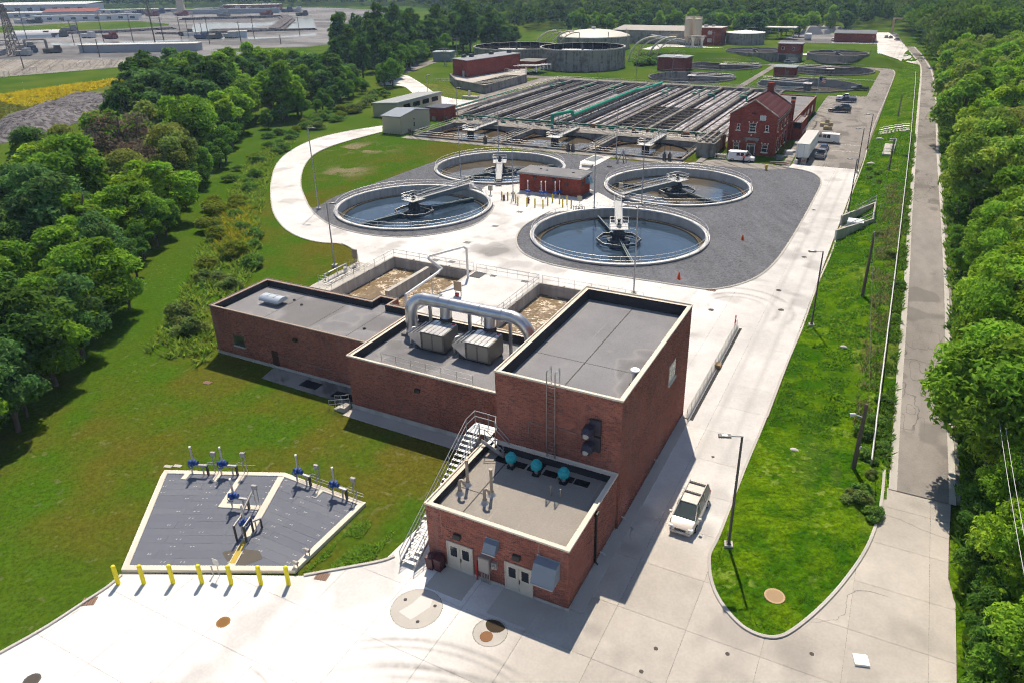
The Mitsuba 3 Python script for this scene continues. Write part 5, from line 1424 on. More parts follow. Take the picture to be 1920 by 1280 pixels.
for k in range(44):
    x = -115 + 1.62 * k + r2.uniform(-0.5, 0.5)
    y = r2.uniform(183.5, 186.6)
    c = r2.choice([(0.3, 0.28, 0.25), (0.12, 0.11, 0.1), (0.22, 0.24, 0.22), (0.02, 0.15, 0.1), (0.5, 0.48, 0.44), (0.2, 0.13, 0.1)])
    part(t, 'valve_box', MB(c).cbox((x, y, 0.25), (r2.uniform(0.3, 1.6), r2.uniform(0.3, 0.9), r2.uniform(0.3, 1.1)), r2.uniform(0, 0.2)), 'matt')

# ------------------------------------------------------------------ the aeration basin with its lanes
AE = thing('aeration_basin', 'huge rectangular aeration basin of sixteen parallel lanes of foaming water', 'basin')
part(AE, 'water', MB().sheet(sbox(AX0, AY0, AX1, AY1), -0.55), 'aeration')
oc = sbox(AX0, AY0, AX1, AY1)
part(AE, 'outer_wall', MB().prism(oc.buffer(0.5, join_style=2).difference(oc.buffer(-0.3, join_style=2)), -2.0, 0.45), 'concrete_old')
P0 = 5.3
for k in range(1, 16):
    x = AX0 + P0 * k
    wide = k % 2 == 1 if k < 8 else k % 2 == 0
    if wide or k == 8:
        part(AE, 'walkway', MB().box(x - 0.5, x + 0.45, AY0 + 0.3, AY1 - 0.3, -1.5, 0.42), 'concrete_old')
        part(AE, 'channel_wall', MB((0.055, 0.05, 0.05)).box(x + 0.46, x + 0.95, AY0 + 0.3, AY1 - 0.3, -1.5, -0.05), 'matt')
        rl = MB((0.36, 0.35, 0.34))
        for p in rail(rl, [(x - 0.55, AY0 + 1, 0.42), (x - 0.55, AY1 - 1, 0.42)], step=2.0, r=0.045):
            rl.tube([p, p + [0, 0, 1.07]], 0.04, 4)
        part(AE, 'railing', rl, 'galvanized')
    else:
        part(AE, 'lane_wall', MB().box(x - 0.22, x + 0.22, AY0 + 0.3, AY1 - 0.3, -1.5, 0.08), 'concrete_old')
    part(AE, 'baffle', MB((0.13, 0.12, 0.115)).box(x + P0 / 2 - 0.07, x + P0 / 2 + 0.07, AY0 + 0.3, AY1 - 0.3, -1.5, -0.22), 'matt')
    part(AE, 'air_main', MB((0.10, 0.115, 0.11)).tube([(x + 0.95, AY0 + 1, 0.5), (x + 0.95, AY1 - 1, 0.5)], 0.13, 5), 'paint')
    # end channels by the far wall
    if k % 2 == 0:
        part(AE, 'end_trough', MB((0.07, 0.06, 0.055)).box(x - 1.0, x + 1.0, AY1 - 22, AY1 - 0.4, -0.9, 0.15), 'matt')
# cross beams of the fourth bay from the right
for xa in (AX0 + P0 * 10 + 0.7, AX0 + P0 * 11 + 0.3, AX0 + P0 * 12 + 0.7):
    for y in np.arange(AY0 + 3, AY0 + 42, 4.4):
        part(AE, 'cross_beam', MB((0.16, 0.145, 0.12)).box(xa, xa + P0 - 1.0, y, y + 0.4, -0.6, 0.1), 'matt')
for x0 in (-116.0, -104.0, -93.5, -74.5, -63.5, -58.5, -48.0):
    y = AY1 - 19
    g = part(AE, 'air_drop', MB((0.01, 0.19, 0.12)).tube([(x0 + 0.6, y - 4, 1.1), (x0 - 1.6, y - 4, 1.1), (x0 - 1.9, y, 1.1), (x0 - 0.4, y + 7, 1.1)], 0.2, 6).tube([(x0 + 0.6, y - 4, 1.1), (x0 + 0.6, y - 4, -0.7)], 0.2, 6), 'paint')
rl = MB((0.42, 0.41, 0.4))
for p in rail(rl, [(AX0 + 0.1, AY0, 0.45), (AX0 + 0.1, AY1, 0.45), (AX1 - 0.1, AY1, 0.45), (AX1 - 0.1, AY0, 0.45)], step=2.6, r=0.045):
    rl.tube([p, p + [0, 0, 1.07]], 0.04, 4)
part(AE, 'outer_railing', rl, 'galvanized')
t = thing('green_pipe', 'bright green air pipe on stands along the middle of the aeration basin', 'pipe')
gx_ = -82.6
part(t, 'long_pipe', MB((0.008, 0.30, 0.19)).tube([(gx_, 191.0, 2.4), (gx_, 243.0, 2.4), (gx_ + 0.3, 247, 2.0), (gx_ + 0.4, 262, 1.4), (gx_ + 0.4, 272, 1.2)], 0.42, 10), 'paint')
part(t, 'front_loop', MB((0.008, 0.27, 0.17)).tube([(gx_ - 2.4, 182.4, 0.3), (gx_ - 2.4, 182.4, 3.3), (gx_ - 2.2, 182.9, 3.6), (gx_ - 0.2, 189.6, 3.6), (gx_, 190.3, 3.3), (gx_, 190.6, 2.4)], 0.45, 10), 'paint')
for y in np.arange(192, 272, 6.0):
    part(t, 'stand', MB((0.12, 0.1, 0.09)).box(gx_ - 0.12, gx_ + 0.12, y - 0.12, y + 0.12, 0.42, 2.1 if y < 244 else 1.2), 'paint')
part(t, 'manifold', MB((0.35, 0.38, 0.36)).tube([(gx_ - 1.6, 184.8, 0.3), (gx_ - 1.6, 184.8, 3.2)], 0.12, 6).tube([(gx_ - 1.1, 186.4, 0.3), (gx_ - 1.1, 186.4, 3.2)], 0.12, 6).tube([(gx_ - 0.6, 188.0, 0.3), (gx_ - 0.6, 188.0, 3.2)], 0.12, 6), 'galvanized')
part(t, 'side_pipe', MB((0.01, 0.16, 0.11)).tube([(AX0 - 0.9, 190, 0.9), (AX0 - 0.9, 240, 0.9)], 0.3, 8), 'paint', 'green pipe along the left edge of the basin')


# ------------------------------------------------------------------ the gabled office
OF = thing('gabled_office', 'two-storey red brick office with a gabled front beside the parking lane', 'building')
fx0, fx1, fy0, fy1, ez, az = -35.6, -25.3, 171.3, 190.0, 8.35, 11.6
axm = (fx0 + fx1) / 2


def gable(y0, y1, x0=fx0, x1=fx1, up=0.0):
    m = MB()
    xm = (x0 + x1) / 2
    p = [(x0, 0), (x1, 0), (x1, ez + up), (xm, az + up), (x0, ez + up)]
    m.add([(x, y0, z) for x, z in p], [[0, 1, 2], [0, 2, 3], [0, 3, 4]])
    m.add([(x, y1, z) for x, z in p], [[0, 2, 1], [0, 3, 2], [0, 4, 3]])
    for (a, b), (c, d) in zip(p, p[1:] + p[:1]):
        m.quad((a, y0, b), (a, y1, b), (c, y1, d), (c, y0, d))
    return m


part(OF, 'wall', gable(fy0, fy1), 'brick_far')
part(OF, 'gable_parapet', gable(fy0 - 0.02, fy0 + 0.3, up=0.35), 'brick_far')
part(OF, 'gable_parapet', MB().merge(gable(fy1 - 0.3, fy1 + 0.02, up=0.35)), 'brick_far')
for y in (fy0 + 0.14, fy1 - 0.14):
    part(OF, 'gable_coping', MB().tube([(fx0 - 0.1, y, ez + 0.4), (axm, y, az + 0.42), (fx1 + 0.1, y, ez + 0.4)], 0.2, 4), 'concrete_old')
sl = (az - ez) / (axm - fx0)
rt = [(0.10, 0.045, 0.05), (0.115, 0.055, 0.058), (0.085, 0.04, 0.045)]
for s in (-1, 1):
    k = part(OF, 'roof', MB((0.08, 0.04, 0.045)).hexa([(axm + s * 5.5, fy0 + 0.31, ez - 0.15), (axm + s * 5.5, fy1 - 0.31, ez - 0.15), (axm, fy1 - 0.31, az - 0.02), (axm, fy0 + 0.31, az - 0.02), (axm + s * 5.5, fy0 + 0.31, ez - 0.02), (axm + s * 5.5, fy1 - 0.31, ez - 0.02), (axm, fy1 - 0.31, az + 0.1), (axm, fy0 + 0.31, az + 0.1)]), 'matt')
    if s > 0:
        for i in range(13):                                     # courses of slate on the side that is seen
            a, b = i / 13, (i + 1.12) / 13
            P = lambda q, up: (axm + 5.5 * (1 - q), ez - 0.02 + (az + 0.12 - ez) * q + up)
            (xa, za), (xb, zb) = P(a, 0.06), P(min(b, 1), 0.03)
            scene[numbered(k + '__slate_course')] = MB(rt[i % 3]).quad((xa, fy0 + 0.32, za), (xa, fy1 - 0.32, za), (xb, fy1 - 0.32, zb), (xb, fy0 + 0.32, zb)).quad((xa, fy0 + 0.32, za - 0.05), (xa, fy1 - 0.32, za - 0.05), (xa, fy1 - 0.32, za), (xa, fy0 + 0.32, za)).ply('matt')
part(OF, 'gutter', MB((0.42, 0.38, 0.3)).box(fx1 + 0.02, fx1 + 0.35, fy0 + 0.3, fy1 - 0.3, ez - 0.35, ez - 0.1), 'matt')
part(OF, 'string_course', MB().box(fx1 + 0.003, fx1 + 0.12, fy0, fy1, ez - 1.2, ez - 1.0), 'concrete_old')
part(OF, 'chimney', MB().box(axm - 0.7, axm + 0.7, fy1 - 1.0, fy1 + 0.3, az - 1, az + 1.9), 'brick_far')
part(OF, 'chimney', MB().box(fx1 - 0.2, fx1 + 0.7, fy1 + 0.4, fy1 + 1.4, 4, ez + 1.2), 'brick_far')


def owin(x0, x1, z0, z1, n=2, col=(0.62, 0.6, 0.55), sill=True, drops=False, fill=None):
    w = part(OF, 'window', MB(col).box(x0, x1, fy0 - 0.05, fy0 + 0.02, z0, z1), 'paint')
    for k in range(n):
        a, b = z0 + (z1 - z0) * k / n + 0.08, z0 + (z1 - z0) * (k + 1) / n - 0.06
        scene[numbered(w + '__pane')] = (MB(fill).box(x0 + 0.12, x1 - 0.12, fy0 - 0.065, fy0 - 0.052, a, b).ply('paint') if fill else MB().box(x0 + 0.12, x1 - 0.12, fy0 - 0.065, fy0 - 0.052, a, b).ply('glass_dark'))
    if sill:
        scene[numbered(w + '__sill')] = MB().box(x0 - 0.2, x1 + 0.2, fy0 - 0.18, fy0 - 0.003, z0 - 0.22, z0 - 0.01).ply('stone')
    if drops:
        for q in (x0 - 0.1, (x0 + x1) / 2, x1 + 0.1):
            scene[numbered(w + '__keystone')] = MB().box(q - 0.14, q + 0.14, fy0 - 0.08, fy0 - 0.003, z1 + 0.12, z1 + 0.42).ply('stone')


owin(-31.15, -29.65, 5.15, 7.0, 3, drops=True)
owin(-33.9, -33.2, 5.4, 6.75)
owin(-27.65, -26.9, 5.4, 6.75)
owin(-34.25, -33.0, 0.95, 2.55, drops=True)
owin(-27.95, -26.7, 0.85, 2.5, drops=True)
owin(-29.05, -27.7, 7.75, 8.85, 1, (0.6, 0.6, 0.58), False, False, (0.5, 0.52, 0.53))
part(OF, 'attic_louvre', MB((0.05, 0.03, 0.03)).add([(-30.4 + 0.55 * math.cos(a), fy0 - 0.02, 9.0 + 0.55 * math.sin(a)) for a in np.linspace(0, np.pi, 9)], [[0, k, k + 1] for k in range(1, 8)]), 'matt', 'dark half-round louvre in the gable')
part(OF, 'entablature', MB().box(-32.1, -28.7, fy0 - 0.4, fy0 - 0.003, 3.3, 3.9).box(-31.7, -31.3, fy0 - 0.25, fy0 - 0.003, 2.95, 3.3).box(-29.4, -29.0, fy0 - 0.25, fy0 - 0.003, 2.95, 3.3), 'concrete_old')
part(OF, 'medallion', MB().box(-30.65, -30.35, fy0 - 0.08, fy0 - 0.003, 4.25, 4.6), 'stone')
d = part(OF, 'door', MB((0.5, 0.5, 0.47)).box(-31.3, -29.4, fy0 - 0.06, fy0 + 0.02, 0.05, 2.6), 'paint')
scene[d + '__leaf'] = MB((0.05, 0.045, 0.045)).box(-30.55, -29.6, fy0 - 0.09, fy0 - 0.062, 0.08, 1.95).ply('paint')
scene[d + '__pane'] = MB().box(-31.15, -30.7, fy0 - 0.08, fy0 - 0.062, 0.3, 1.9).box(-31.1, -29.6, fy0 - 0.08, fy0 - 0.062, 2.08, 2.5).ply('glass_dark')
for y0, y1, z0, z1 in ((174.2, 175.4, 0.4, 3.6), (177.0, 178.2, 0.4, 3.6), (180.4, 181.6, 0.6, 3.6), (184.4, 186.6, 0.5, 3.5), (173.4, 174.1, 5.1, 6.6), (178.5, 179.7, 4.9, 6.5), (182.5, 184.0, 4.9, 6.5), (186.5, 187.6, 4.9, 6.5)):
    w = part(OF, 'window', MB((0.55, 0.5, 0.45)).box(fx1 - 0.02, fx1 + 0.05, y0, y1, z0, z1), 'paint')
    scene[numbered(w + '__pane')] = MB().box(fx1 + 0.052, fx1 + 0.065, y0 + 0.12, y1 - 0.12, z0 + 0.12, z1 - 0.12).ply('glass_dark')
    scene[numbered(w + '__sill')] = MB().box(fx1 + 0.003, fx1 + 0.15, y0 - 0.15, y1 + 0.15, z0 - 0.2, z0 - 0.01).ply('stone')
AN = thing('flat_annex', 'long flat-roofed brick annex behind the gabled office', 'building')
block(AN, [(-36.5, 190.4), (-24.6, 190.4), (-24.6, 235.5), (-36.5, 235.5)], 4.5, 4.2, 'brick_far', 'dark', 0.3, 0.08, 40, False)
block(AN, [(-24.55, 192.5), (-22.6, 192.5), (-22.6, 203.0), (-24.55, 203.0)], 4.1, 3.9, 'brick_far', 'dark', 0.3, 0.08, 40, False, 'porch_wall')
part(AN, 'roof_hood', MB((0.06, 0.06, 0.06)).box(-30.6, -29.4, 228, 229.4, 4.2, 4.9).box(-27.6, -27.0, 205, 206, 4.2, 4.6), 'paint')
part(AN, 'dark_band', MB((0.03, 0.03, 0.035)).box(-24.5, -22.65, 192.42, 192.48, 2.7, 4.1), 'matt')
for y in (206, 212, 218, 226):
    w = part(AN, 'window', MB((0.1, 0.1, 0.1)).box(-24.59, -24.53, y, y + 3.2, 1.0, 3.2), 'paint')
    scene[numbered(w + '__pane')] = MB().box(-24.528, -24.515, y + 0.15, y + 3.05, 1.15, 3.05).ply('glass_dark')
t = thing('slide_railing', 'pale curved handrail beside the annex ramp', 'railing')
railing(t, [(-22.6, 196, 0.3), (-22.2, 203, 1.2), (-21.9, 213, 1.4), (-22.2, 219, 0.8)], name='rail', step=2.2, r=0.08)
t = thing('inlet_structure', 'weathered concrete box with open top beams left of the office', 'structure')
part(t, 'wall', MB().box(-41.2, -37.4, 165.4, 170.8, 0, 2.9), 'concrete_old')
part(t, 'top_slab', MB().box(-41.5, -37.1, 165.1, 171.4, 2.9, 3.15), 'concrete_old')
for x in (-41.0, -39.5, -38.0):
    part(t, 'beam', MB().box(x, x + 0.45, 166.0, 178.0, 3.16, 3.7), 'concrete_old')
for y in (167.5, 171.0, 176.0):
    part(t, 'cross_beam', MB().box(-40.5, -38.05, y, y + 0.4, 3.2, 3.6), 'concrete_old')
part(t, 'rear_wall', MB().box(-41.0, -37.6, 171.4, 178.5, 0, 2.8), 'concrete_old')
rl = MB(GALV)
for p in rail(rl, [(-41.4, 178, 3.15), (-41.4, 165.2, 3.15), (-37.2, 165.2, 3.15), (-37.2, 178, 3.15)], step=1.8, r=0.04):
    rl.tube([p, p + [0, 0, 1.07]], 0.04, 4)
part(t, 'railing', rl, 'galvanized')
t = thing('fuel_rack', 'white frame with small tanks between concrete box and white van', 'rack')
part(t, 'frame', MB((0.6, 0.58, 0.52)).box(-36.8, -34.2, 164.8, 165.0, 0.8, 1.0).box(-36.8, -34.2, 164.8, 165.0, 0.05, 0.2).box(-36.8, -36.65, 164.8, 165, 0, 1.2).box(-34.35, -34.2, 164.8, 165, 0, 1.2), 'paint')
for x in (-36.2, -35.5, -34.8):
    part(t, 'drum', MB((0.5, 0.4, 0.3)).cyl((x, 165.6, 0), 0.3, 0.95, 10), 'paint')

# ------------------------------------------------------------------ pale sheds on the left
SH = thing('metal_shed', 'tall pale beige metal shed with a blue-grey roof at the bend of the loop road', 'shed')
sx0, sx1, sy0, sy1 = -124.3, -118.4, 160.0, 173.6
part(SH, 'wall', MB((0.43, 0.39, 0.29)).box(sx0, sx1, sy0, sy1, 0, 4.5).add([(sx1, sy0, 4.5), (sx1, sy1, 4.5), (sx1, (sy0 + sy1) / 2, 5.5)], [[0, 1, 2]]).add([(sx0, sy0, 4.5), (sx0, (sy0 + sy1) / 2, 5.5), (sx0, sy1, 4.5)], [[0, 1, 2]]), 'paint')
for a, b in ((sy0 - 0.3, (sy0 + sy1) / 2), (sy1 + 0.3, (sy0 + sy1) / 2)):
    part(SH, 'roof', MB((0.20, 0.24, 0.29)).hexa([(sx0 - 0.2, a, 4.47), (sx1 + 0.2, a, 4.47), (sx1 + 0.2, b, 5.52), (sx0 - 0.2, b, 5.52), (sx0 - 0.2, a, 4.6), (sx1 + 0.2, a, 4.6), (sx1 + 0.2, b, 5.65), (sx0 - 0.2, b, 5.65)]), 'paint')
part(SH, 'wall_rib', MB((0.36, 0.33, 0.25)).box(sx1 + 0.002, sx1 + 0.05, sy0, sy0 + 0.15, 0, 4.5).box(sx0, sx1, sy0 - 0.04, sy0 - 0.002, 4.2, 4.45), 'paint')
part(SH, 'vent', MB((0.04, 0.04, 0.04)).box(sx1 + 0.002, sx1 + 0.06, 165.8, 166.3, 2.9, 3.3).box(sx1 + 0.002, sx1 + 0.06, 165.8, 166.3, 1.2, 2.2), 'paint')
SH2 = thing('metal_shed', 'low wide beige metal shed with a shallow roof, behind the tall shed', 'shed')
part(SH2, 'wall', MB((0.42, 0.37, 0.27)).box(-142.5, -133.5, 179.5, 203.0, 0, 3.8), 'paint')
part(SH2, 'roof', MB((0.30, 0.32, 0.31)).hexa([(-142.8, 179.2, 3.8), (-133.2, 179.2, 3.8), (-133.2, 203.3, 3.8), (-142.8, 203.3, 3.8), (-142.8, 179.2, 3.95), (-133.2, 179.2, 4.6), (-133.2, 203.3, 4.6), (-142.8, 203.3, 3.95)]), 'paint')
for y in (182.5, 187.5, 192.5, 197.5):
    part(SH2, 'opening', MB((0.03, 0.03, 0.03)).box(-133.48, -133.4, y, y + 3.4, 2.2, 3.5), 'matt')
SH3 = thing('brick_hut', 'small square brick hut behind the tall beige shed', 'hut')
part(SH3, 'wall', MB().box(-124.6, -118.6, 181.2, 187.5, 0, 3.4), 'brick_far')
part(SH3, 'roof', MB((0.13, 0.14, 0.17)).box(-124.9, -118.3, 180.9, 187.8, 3.4, 3.65), 'matt')
part(SH3, 'window', MB((0.2, 0.18, 0.15)).box(-124.2, -123.3, 181.12, 181.198, 1.2, 2.2), 'paint')
part(SH3, 'cabinet', MB((0.25, 0.2, 0.18)).box(-122.4, -121.2, 180.6, 181.15, 0, 1.1), 'paint')
for q, lab in (((-116.11, 160.56), 'dark post box at the corner of the tall shed'), ((-118.08, 180.28), 'dark brown stub post beside the brick hut')):
    solo('utility_post', MB((0.08, 0.07, 0.06)).cbox((q[0], q[1], 0), (0.5, 0.5, 1.7)).cbox((q[0] + 0.9, q[1], 0), (0.3, 0.3, 1.2)), 'paint', lab, 'post')

# ------------------------------------------------------------------ brick house on its concrete basin, digesters and the works behind
FB = thing('filter_house', 'brick house standing in a raised grey concrete basin left of the aeration lanes', 'building')
bas = Polygon([(-163.5, 255.5), (-151.5, 240.5), (-133.8, 231.5), (-133.8, 264.0), (-150, 296), (-166, 292)])
part(FB, 'basin_wall', MB().prism(bas.difference(bas.buffer(-0.6, join_style=2)), 0, 2.9), 'concrete_old')
part(FB, 'basin_deck', MB().prism(bas.buffer(-0.6, join_style=2), 0, 2.3), 'concrete')
for k in range(8):
    y = 238 + 3.4 * k
    part(FB, 'basin_opening', MB((0.03, 0.035, 0.03)).box(-143.5, -135.5, y, y + 2.4, 2.3, 2.34), 'matt')
part(FB, 'wall', MB().prism(Polygon([(-163.0, 257.5), (-153.2, 252.0), (-147.0, 284.0), (-157, 289)]), 2.3, 8.3), 'brick_far')
part(FB, 'roof', MB((0.3, 0.32, 0.35)).prism(Polygon([(-163.2, 257.2), (-153.0, 251.7), (-146.7, 284.2), (-156.9, 289.3)]), 8.3, 8.5), 'matt')
for x, y in ((-160.5, 262), (-158.5, 264.5), (-156, 276), (-152, 284)):
    part(FB, 'roof_fan', MB((0.04, 0.045, 0.05)).cbox((x, y, 8.5), (1.5, 1.5, 0.5)).cyl((x, y, 9.0), 0.9, 0.6, 10), 'paint')
part(FB, 'door', MB((0.4, 0.42, 0.43)).cbox((-155.6, 253.2, 2.3), (1.2, 0.3, 2.2), -0.5), 'paint')
part(FB, 'low_wing', MB().box(-150, -141, 286, 297, 2.3, 5.0), 'brick_far')
part(FB, 'low_wing_roof', MB((0.25, 0.25, 0.24)).box(-150.3, -140.7, 285.7, 297.3, 5.0, 5.2), 'matt')
t = thing('pipe_gallery', 'tangle of white pipes and railings right of the brick filter house', 'pipes')
for k in range(5):
    y = 276 + 3.4 * k
    part(t, 'pipe', MB((0.5, 0.52, 0.52)).tube([(-146, y, 4.4 - 0.2 * k), (-136.5, y + 2, 4.4 - 0.2 * k), (-136.5, y + 2, 2.0)], 0.22, 6), 'paint')
railing(t, [(-148, 272, 2.5), (-136, 268, 2.5), (-136, 285, 2.5)], name='railing', step=2.5, single=False, r=0.06, postr=0.06)
t = thing('footbridge_rail', 'pale railing along the walk before the filter house', 'railing')
railing(t, [(-167, 250, 0.3), (-152, 239, 2.3)], name='rail', step=2.6, single=False, r=0.06, postr=0.06)
solo('broken_hydrant', MB((0.35, 0.28, 0.2)).cbox((*(-133.72, 221.24), 0.0), (5.5, 2.2, 0.7), 0.1).cbox((*(-134.57, 222.03), 0.7), (0.7, 0.7, 1.6), 0.4), 'concrete', 'concrete plinth with a tan fitting in the dry verge before the filter house', 'plinth')
struct('dry_verge', MB().sheet(Polygon([(-170.53, 246.62), (-159.59, 246.42), (-149.72, 239.30), (-133.18, 230.64), (-131.15, 220.02), (-135.54, 220.54), (-144.55, 222.78), (-157.65, 233.73)]).buffer(0), 0.006), 'meadow')
for k, (cx, cy, r, zt, lab) in enumerate(((-173.0, 331.0, 20.5, 7.0, 'left of the two huge round grey concrete digesters, partly hidden'), (-134.0, 319.5, 18.8, 8.6, 'right of the two huge round grey concrete digesters, with four buttress stains'))):
    t = thing('digester_tank', lab, 'tank')
    part(t, 'wall', MB().lathe([(r, -0.2), (r, zt)], (cx, cy, 0), 72).lathe([(r - 0.6, zt), (r - 0.6, zt - 4)], (cx, cy, 0), 72), 'concrete_old')
    part(t, 'rim', MB().lathe([(r + 0.15, zt - 0.5), (r + 0.15, zt), (r - 0.6, zt)], (cx, cy, 0), 72), 'concrete')
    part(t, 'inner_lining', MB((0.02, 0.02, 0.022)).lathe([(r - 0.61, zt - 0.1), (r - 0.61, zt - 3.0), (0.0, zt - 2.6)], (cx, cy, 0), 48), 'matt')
    part(t, 'foam', MB((0.55, 0.56, 0.56)).prism(Polygon([(cx + 7 * math.cos(a) * (1 + 0.2 * math.sin(3 * a)) - 3, cy + 4 * math.sin(a)) for a in np.linspace(0, 6.28, 20)]), zt - 2.6, zt - 1.6), 'matt')
    part(t, 'centre_mast', MB((0.05, 0.05, 0.05)).cyl((cx, cy, zt - 2.6), 0.5, 4.0, 8), 'paint')
    if k == 1:
        for a in np.linspace(-1.75, -0.75, 4):
            part(t, 'buttress', MB().cbox((cx + (r + 0.5) * math.cos(a), cy + (r + 0.5) * math.sin(a), 0), (2.4, 2.2, 3.0), a, None, 0.75), 'concrete_old')
    else:
        part(t, 'outlet_box', MB().box(cx + 20.3, cx + 25, cy - 16, cy - 11, 0, 2.6), 'concrete_old')
        rl = MB((0.06, 0.06, 0.06))
        for p in rail(rl, [(cx + (r - 0.2) * math.cos(a), cy + (r - 0.2) * math.sin(a), zt) for a in np.linspace(-2.6, 0.3, 20)], step=3, r=0.05):
            rl.tube([p, p + [0, 0, 1.0]], 0.05, 4)
        part(t, 'railing', rl, 'paint')


def dome(cx, cy, r, zb, lab):
    t = thing('gas_holder', lab, 'tank')
    part(t, 'wall', MB().lathe([(r, 0), (r, zb)], (cx, cy, 0), 48), 'concrete_old')
    part(t, 'cover', MB((0.58, 0.54, 0.47)).lathe([(r, zb), (r - 0.3, zb + 0.4), (r * 0.8, zb + 1.5), (r * 0.5, zb + 2.7), (r * 0.2, zb + 3.3), (0, zb + 3.4)], (cx, cy, 0), 48), 'paint')
    for a in np.linspace(0, 6.28, 9)[:-1]:
        part(t, 'guide_post', MB((0.45, 0.4, 0.33)).cyl((cx + r * math.cos(a), cy + r * math.sin(a), zb), 0.25, 3.0, 6), 'paint')
    part(t, 'cap', MB((0.5, 0.48, 0.44)).cyl((cx, cy, zb + 3.3), 1.2, 1.4, 10), 'paint')


dome(-163, 404, 20, 6.5, 'round tank with a white domed cover beyond the digesters')
t = thing('far_tank', 'round pale tank with a white conical roof right of the silos', 'tank')
part(t, 'wall', MB().lathe([(10.6, 0), (10.6, 5.8)], (-90.5, 455, 0), 48), 'concrete_old')
part(t, 'roof', MB((0.72, 0.72, 0.7)).lathe([(10.8, 5.8), (10.8, 6.1), (0, 7.3)], (-90.5, 455, 0), 48), 'paint')
for k, (x0, y0) in enumerate(((-184, 372), (-122, 347))):
    t = thing('pipe_arch', ['white curved truss hoops behind the left digester', 'white curved truss hoops behind the right digester'][k], 'truss')
    for s in (0, 9):
        pts = [(x0 + s + 13 - 13 * math.cos(a), y0 + s * 0.1, 11.0 * math.sin(a)) for a in np.linspace(0.0, np.pi / 2, 9)]
        part(t, 'hoop', MB((0.66, 0.62, 0.5)).tube(pts, 0.45, 6), 'paint')
        pts2 = [(x0 + s + 14.5 - 12 * math.cos(a), y0 + 5, 10.0 * math.sin(a)) for a in np.linspace(0.0, np.pi / 2, 9)]
        part(t, 'inner_hoop', MB((0.5, 0.47, 0.4)).tube(pts2, 0.25, 6), 'paint')
        for p, q in zip(pts[1:], pts2[:-1]):
            part(t, 'lattice', MB((0.5, 0.47, 0.4)).tube([p, q], 0.16, 4), 'paint')


def shed(name, lab, x0, x1, y0, y1, h, wall, roofc, ridge=0.8, cat='building', axis='x', openings=0, wallc=None):
    t = thing(name, lab, cat)
    wm = MB(wallc or (1, 1, 1)).box(x0, x1, y0, y1, 0, h)
    part(t, 'wall', wm, wall)
    rr = MB(roofc)
    if axis == 'x':
        ym = (y0 + y1) / 2
        for a in (y0 - 0.5, y1 + 0.5):
            rr.hexa([(x0 - 0.5, a, h), (x1 + 0.5, a, h), (x1 + 0.5, ym, h + ridge), (x0 - 0.5, ym, h + ridge), (x0 - 0.5, a, h + 0.25), (x1 + 0.5, a, h + 0.25), (x1 + 0.5, ym, h + ridge + 0.25), (x0 - 0.5, ym, h + ridge + 0.25)])
        for x in (x0, x1):
            part(t, 'gable', MB(wallc or (1, 1, 1)).add([(x, y0, h), (x, y1, h), (x, ym, h + ridge)], [[0, 1, 2]]), wall)
    else:
        rr.box(x0 - 0.5, x1 + 0.5, y0 - 0.5, y1 + 0.5, h, h + 0.3)
    part(t, 'roof', rr, 'matt')
    for k in range(openings):
        a = x0 + (x1 - x0) * (k + 0.3) / openings
        b = x0 + (x1 - x0) * (k + 0.75) / openings
        part(t, 'opening', MB((0.04, 0.04, 0.045)).box(a, b, y0 - 0.1, y0 - 0.01, h * 0.15, h * 0.7), 'matt')
    return t


shed('storage_hall', 'long low hall with a pale grey roof behind the right digester', -165, -118, 440, 480, 7.0, 'concrete_old', (0.42, 0.41, 0.38), 1.5)
solo('conveyor', MB((0.3, 0.33, 0.36)).hexa([(-137, 425, 4.5), (-137, 427, 4.5), (-112, 437, 0.5), (-112, 435, 0.5), (-137, 425, 6), (-137, 427, 6), (-112, 437, 1.8), (-112, 435, 1.8)]), 'paint', 'grey sloping conveyor in front of the storage hall', 'conveyor')
SI = shed('silo_building', 'tall brick building with a pale roof behind the twin silos', -118, -101, 440, 452, 9.0, 'brick_far', (0.62, 0.6, 0.56), 0.5, axis='y')
part(SI, 'roof_unit', MB((0.3, 0.3, 0.3)).box(-112, -110, 444, 446, 9.3, 10.6).box(-108, -106.5, 446, 448, 9.3, 10.4), 'paint')
for k, z in enumerate((5.5, 1.5)):
    part(SI, 'window', MB((0.5, 0.48, 0.45)).box(-108.5, -106.0, 439.85, 439.99, z, z + 2.0), 'paint')
for k, (x, y) in enumerate(((-117.5, 432.5), (-112.0, 430.5))):
    t = thing('silo', ['left of the two tall tan cylindrical silos', 'right of the two tall tan cylindrical silos'][k], 'silo')
    part(t, 'shell', MB((0.50, 0.42, 0.32)).lathe([(2.4, 5.0), (2.4, 13.5), (2.0, 14.3), (0, 14.6)], (x, y, 0), 20), 'paint')
    part(t, 'cone', MB((0.36, 0.3, 0.23)).lathe([(0.6, 1.6), (2.4, 5.0)], (x, y, 0), 20), 'paint')
    for sx in (-1, 1):
        for sy in (-1, 1):
            part(t, 'leg', MB((0.4, 0.34, 0.27)).cyl((x + 1.7 * sx, y + 1.7 * sy, 0), 0.18, 5.3, 6), 'paint')
    rl = MB((0.5, 0.45, 0.38))
    for p in rail(rl, [(x + 2.3 * math.cos(a), y + 2.3 * math.sin(a), 14.2) for a in np.linspace(0, 2 * np.pi, 9)], step=2, r=0.08):
        rl.tube([p, p + [0, 0, 1.1]], 0.08, 4)
    part(t, 'top_railing', rl, 'paint')
t = thing('loading_canopy', 'small table-like concrete canopy on two flared columns before the silos', 'canopy')
part(t, 'slab', MB().box(-112.5, -104.5, 416.5, 421.5, 5.6, 6.3), 'concrete_old')
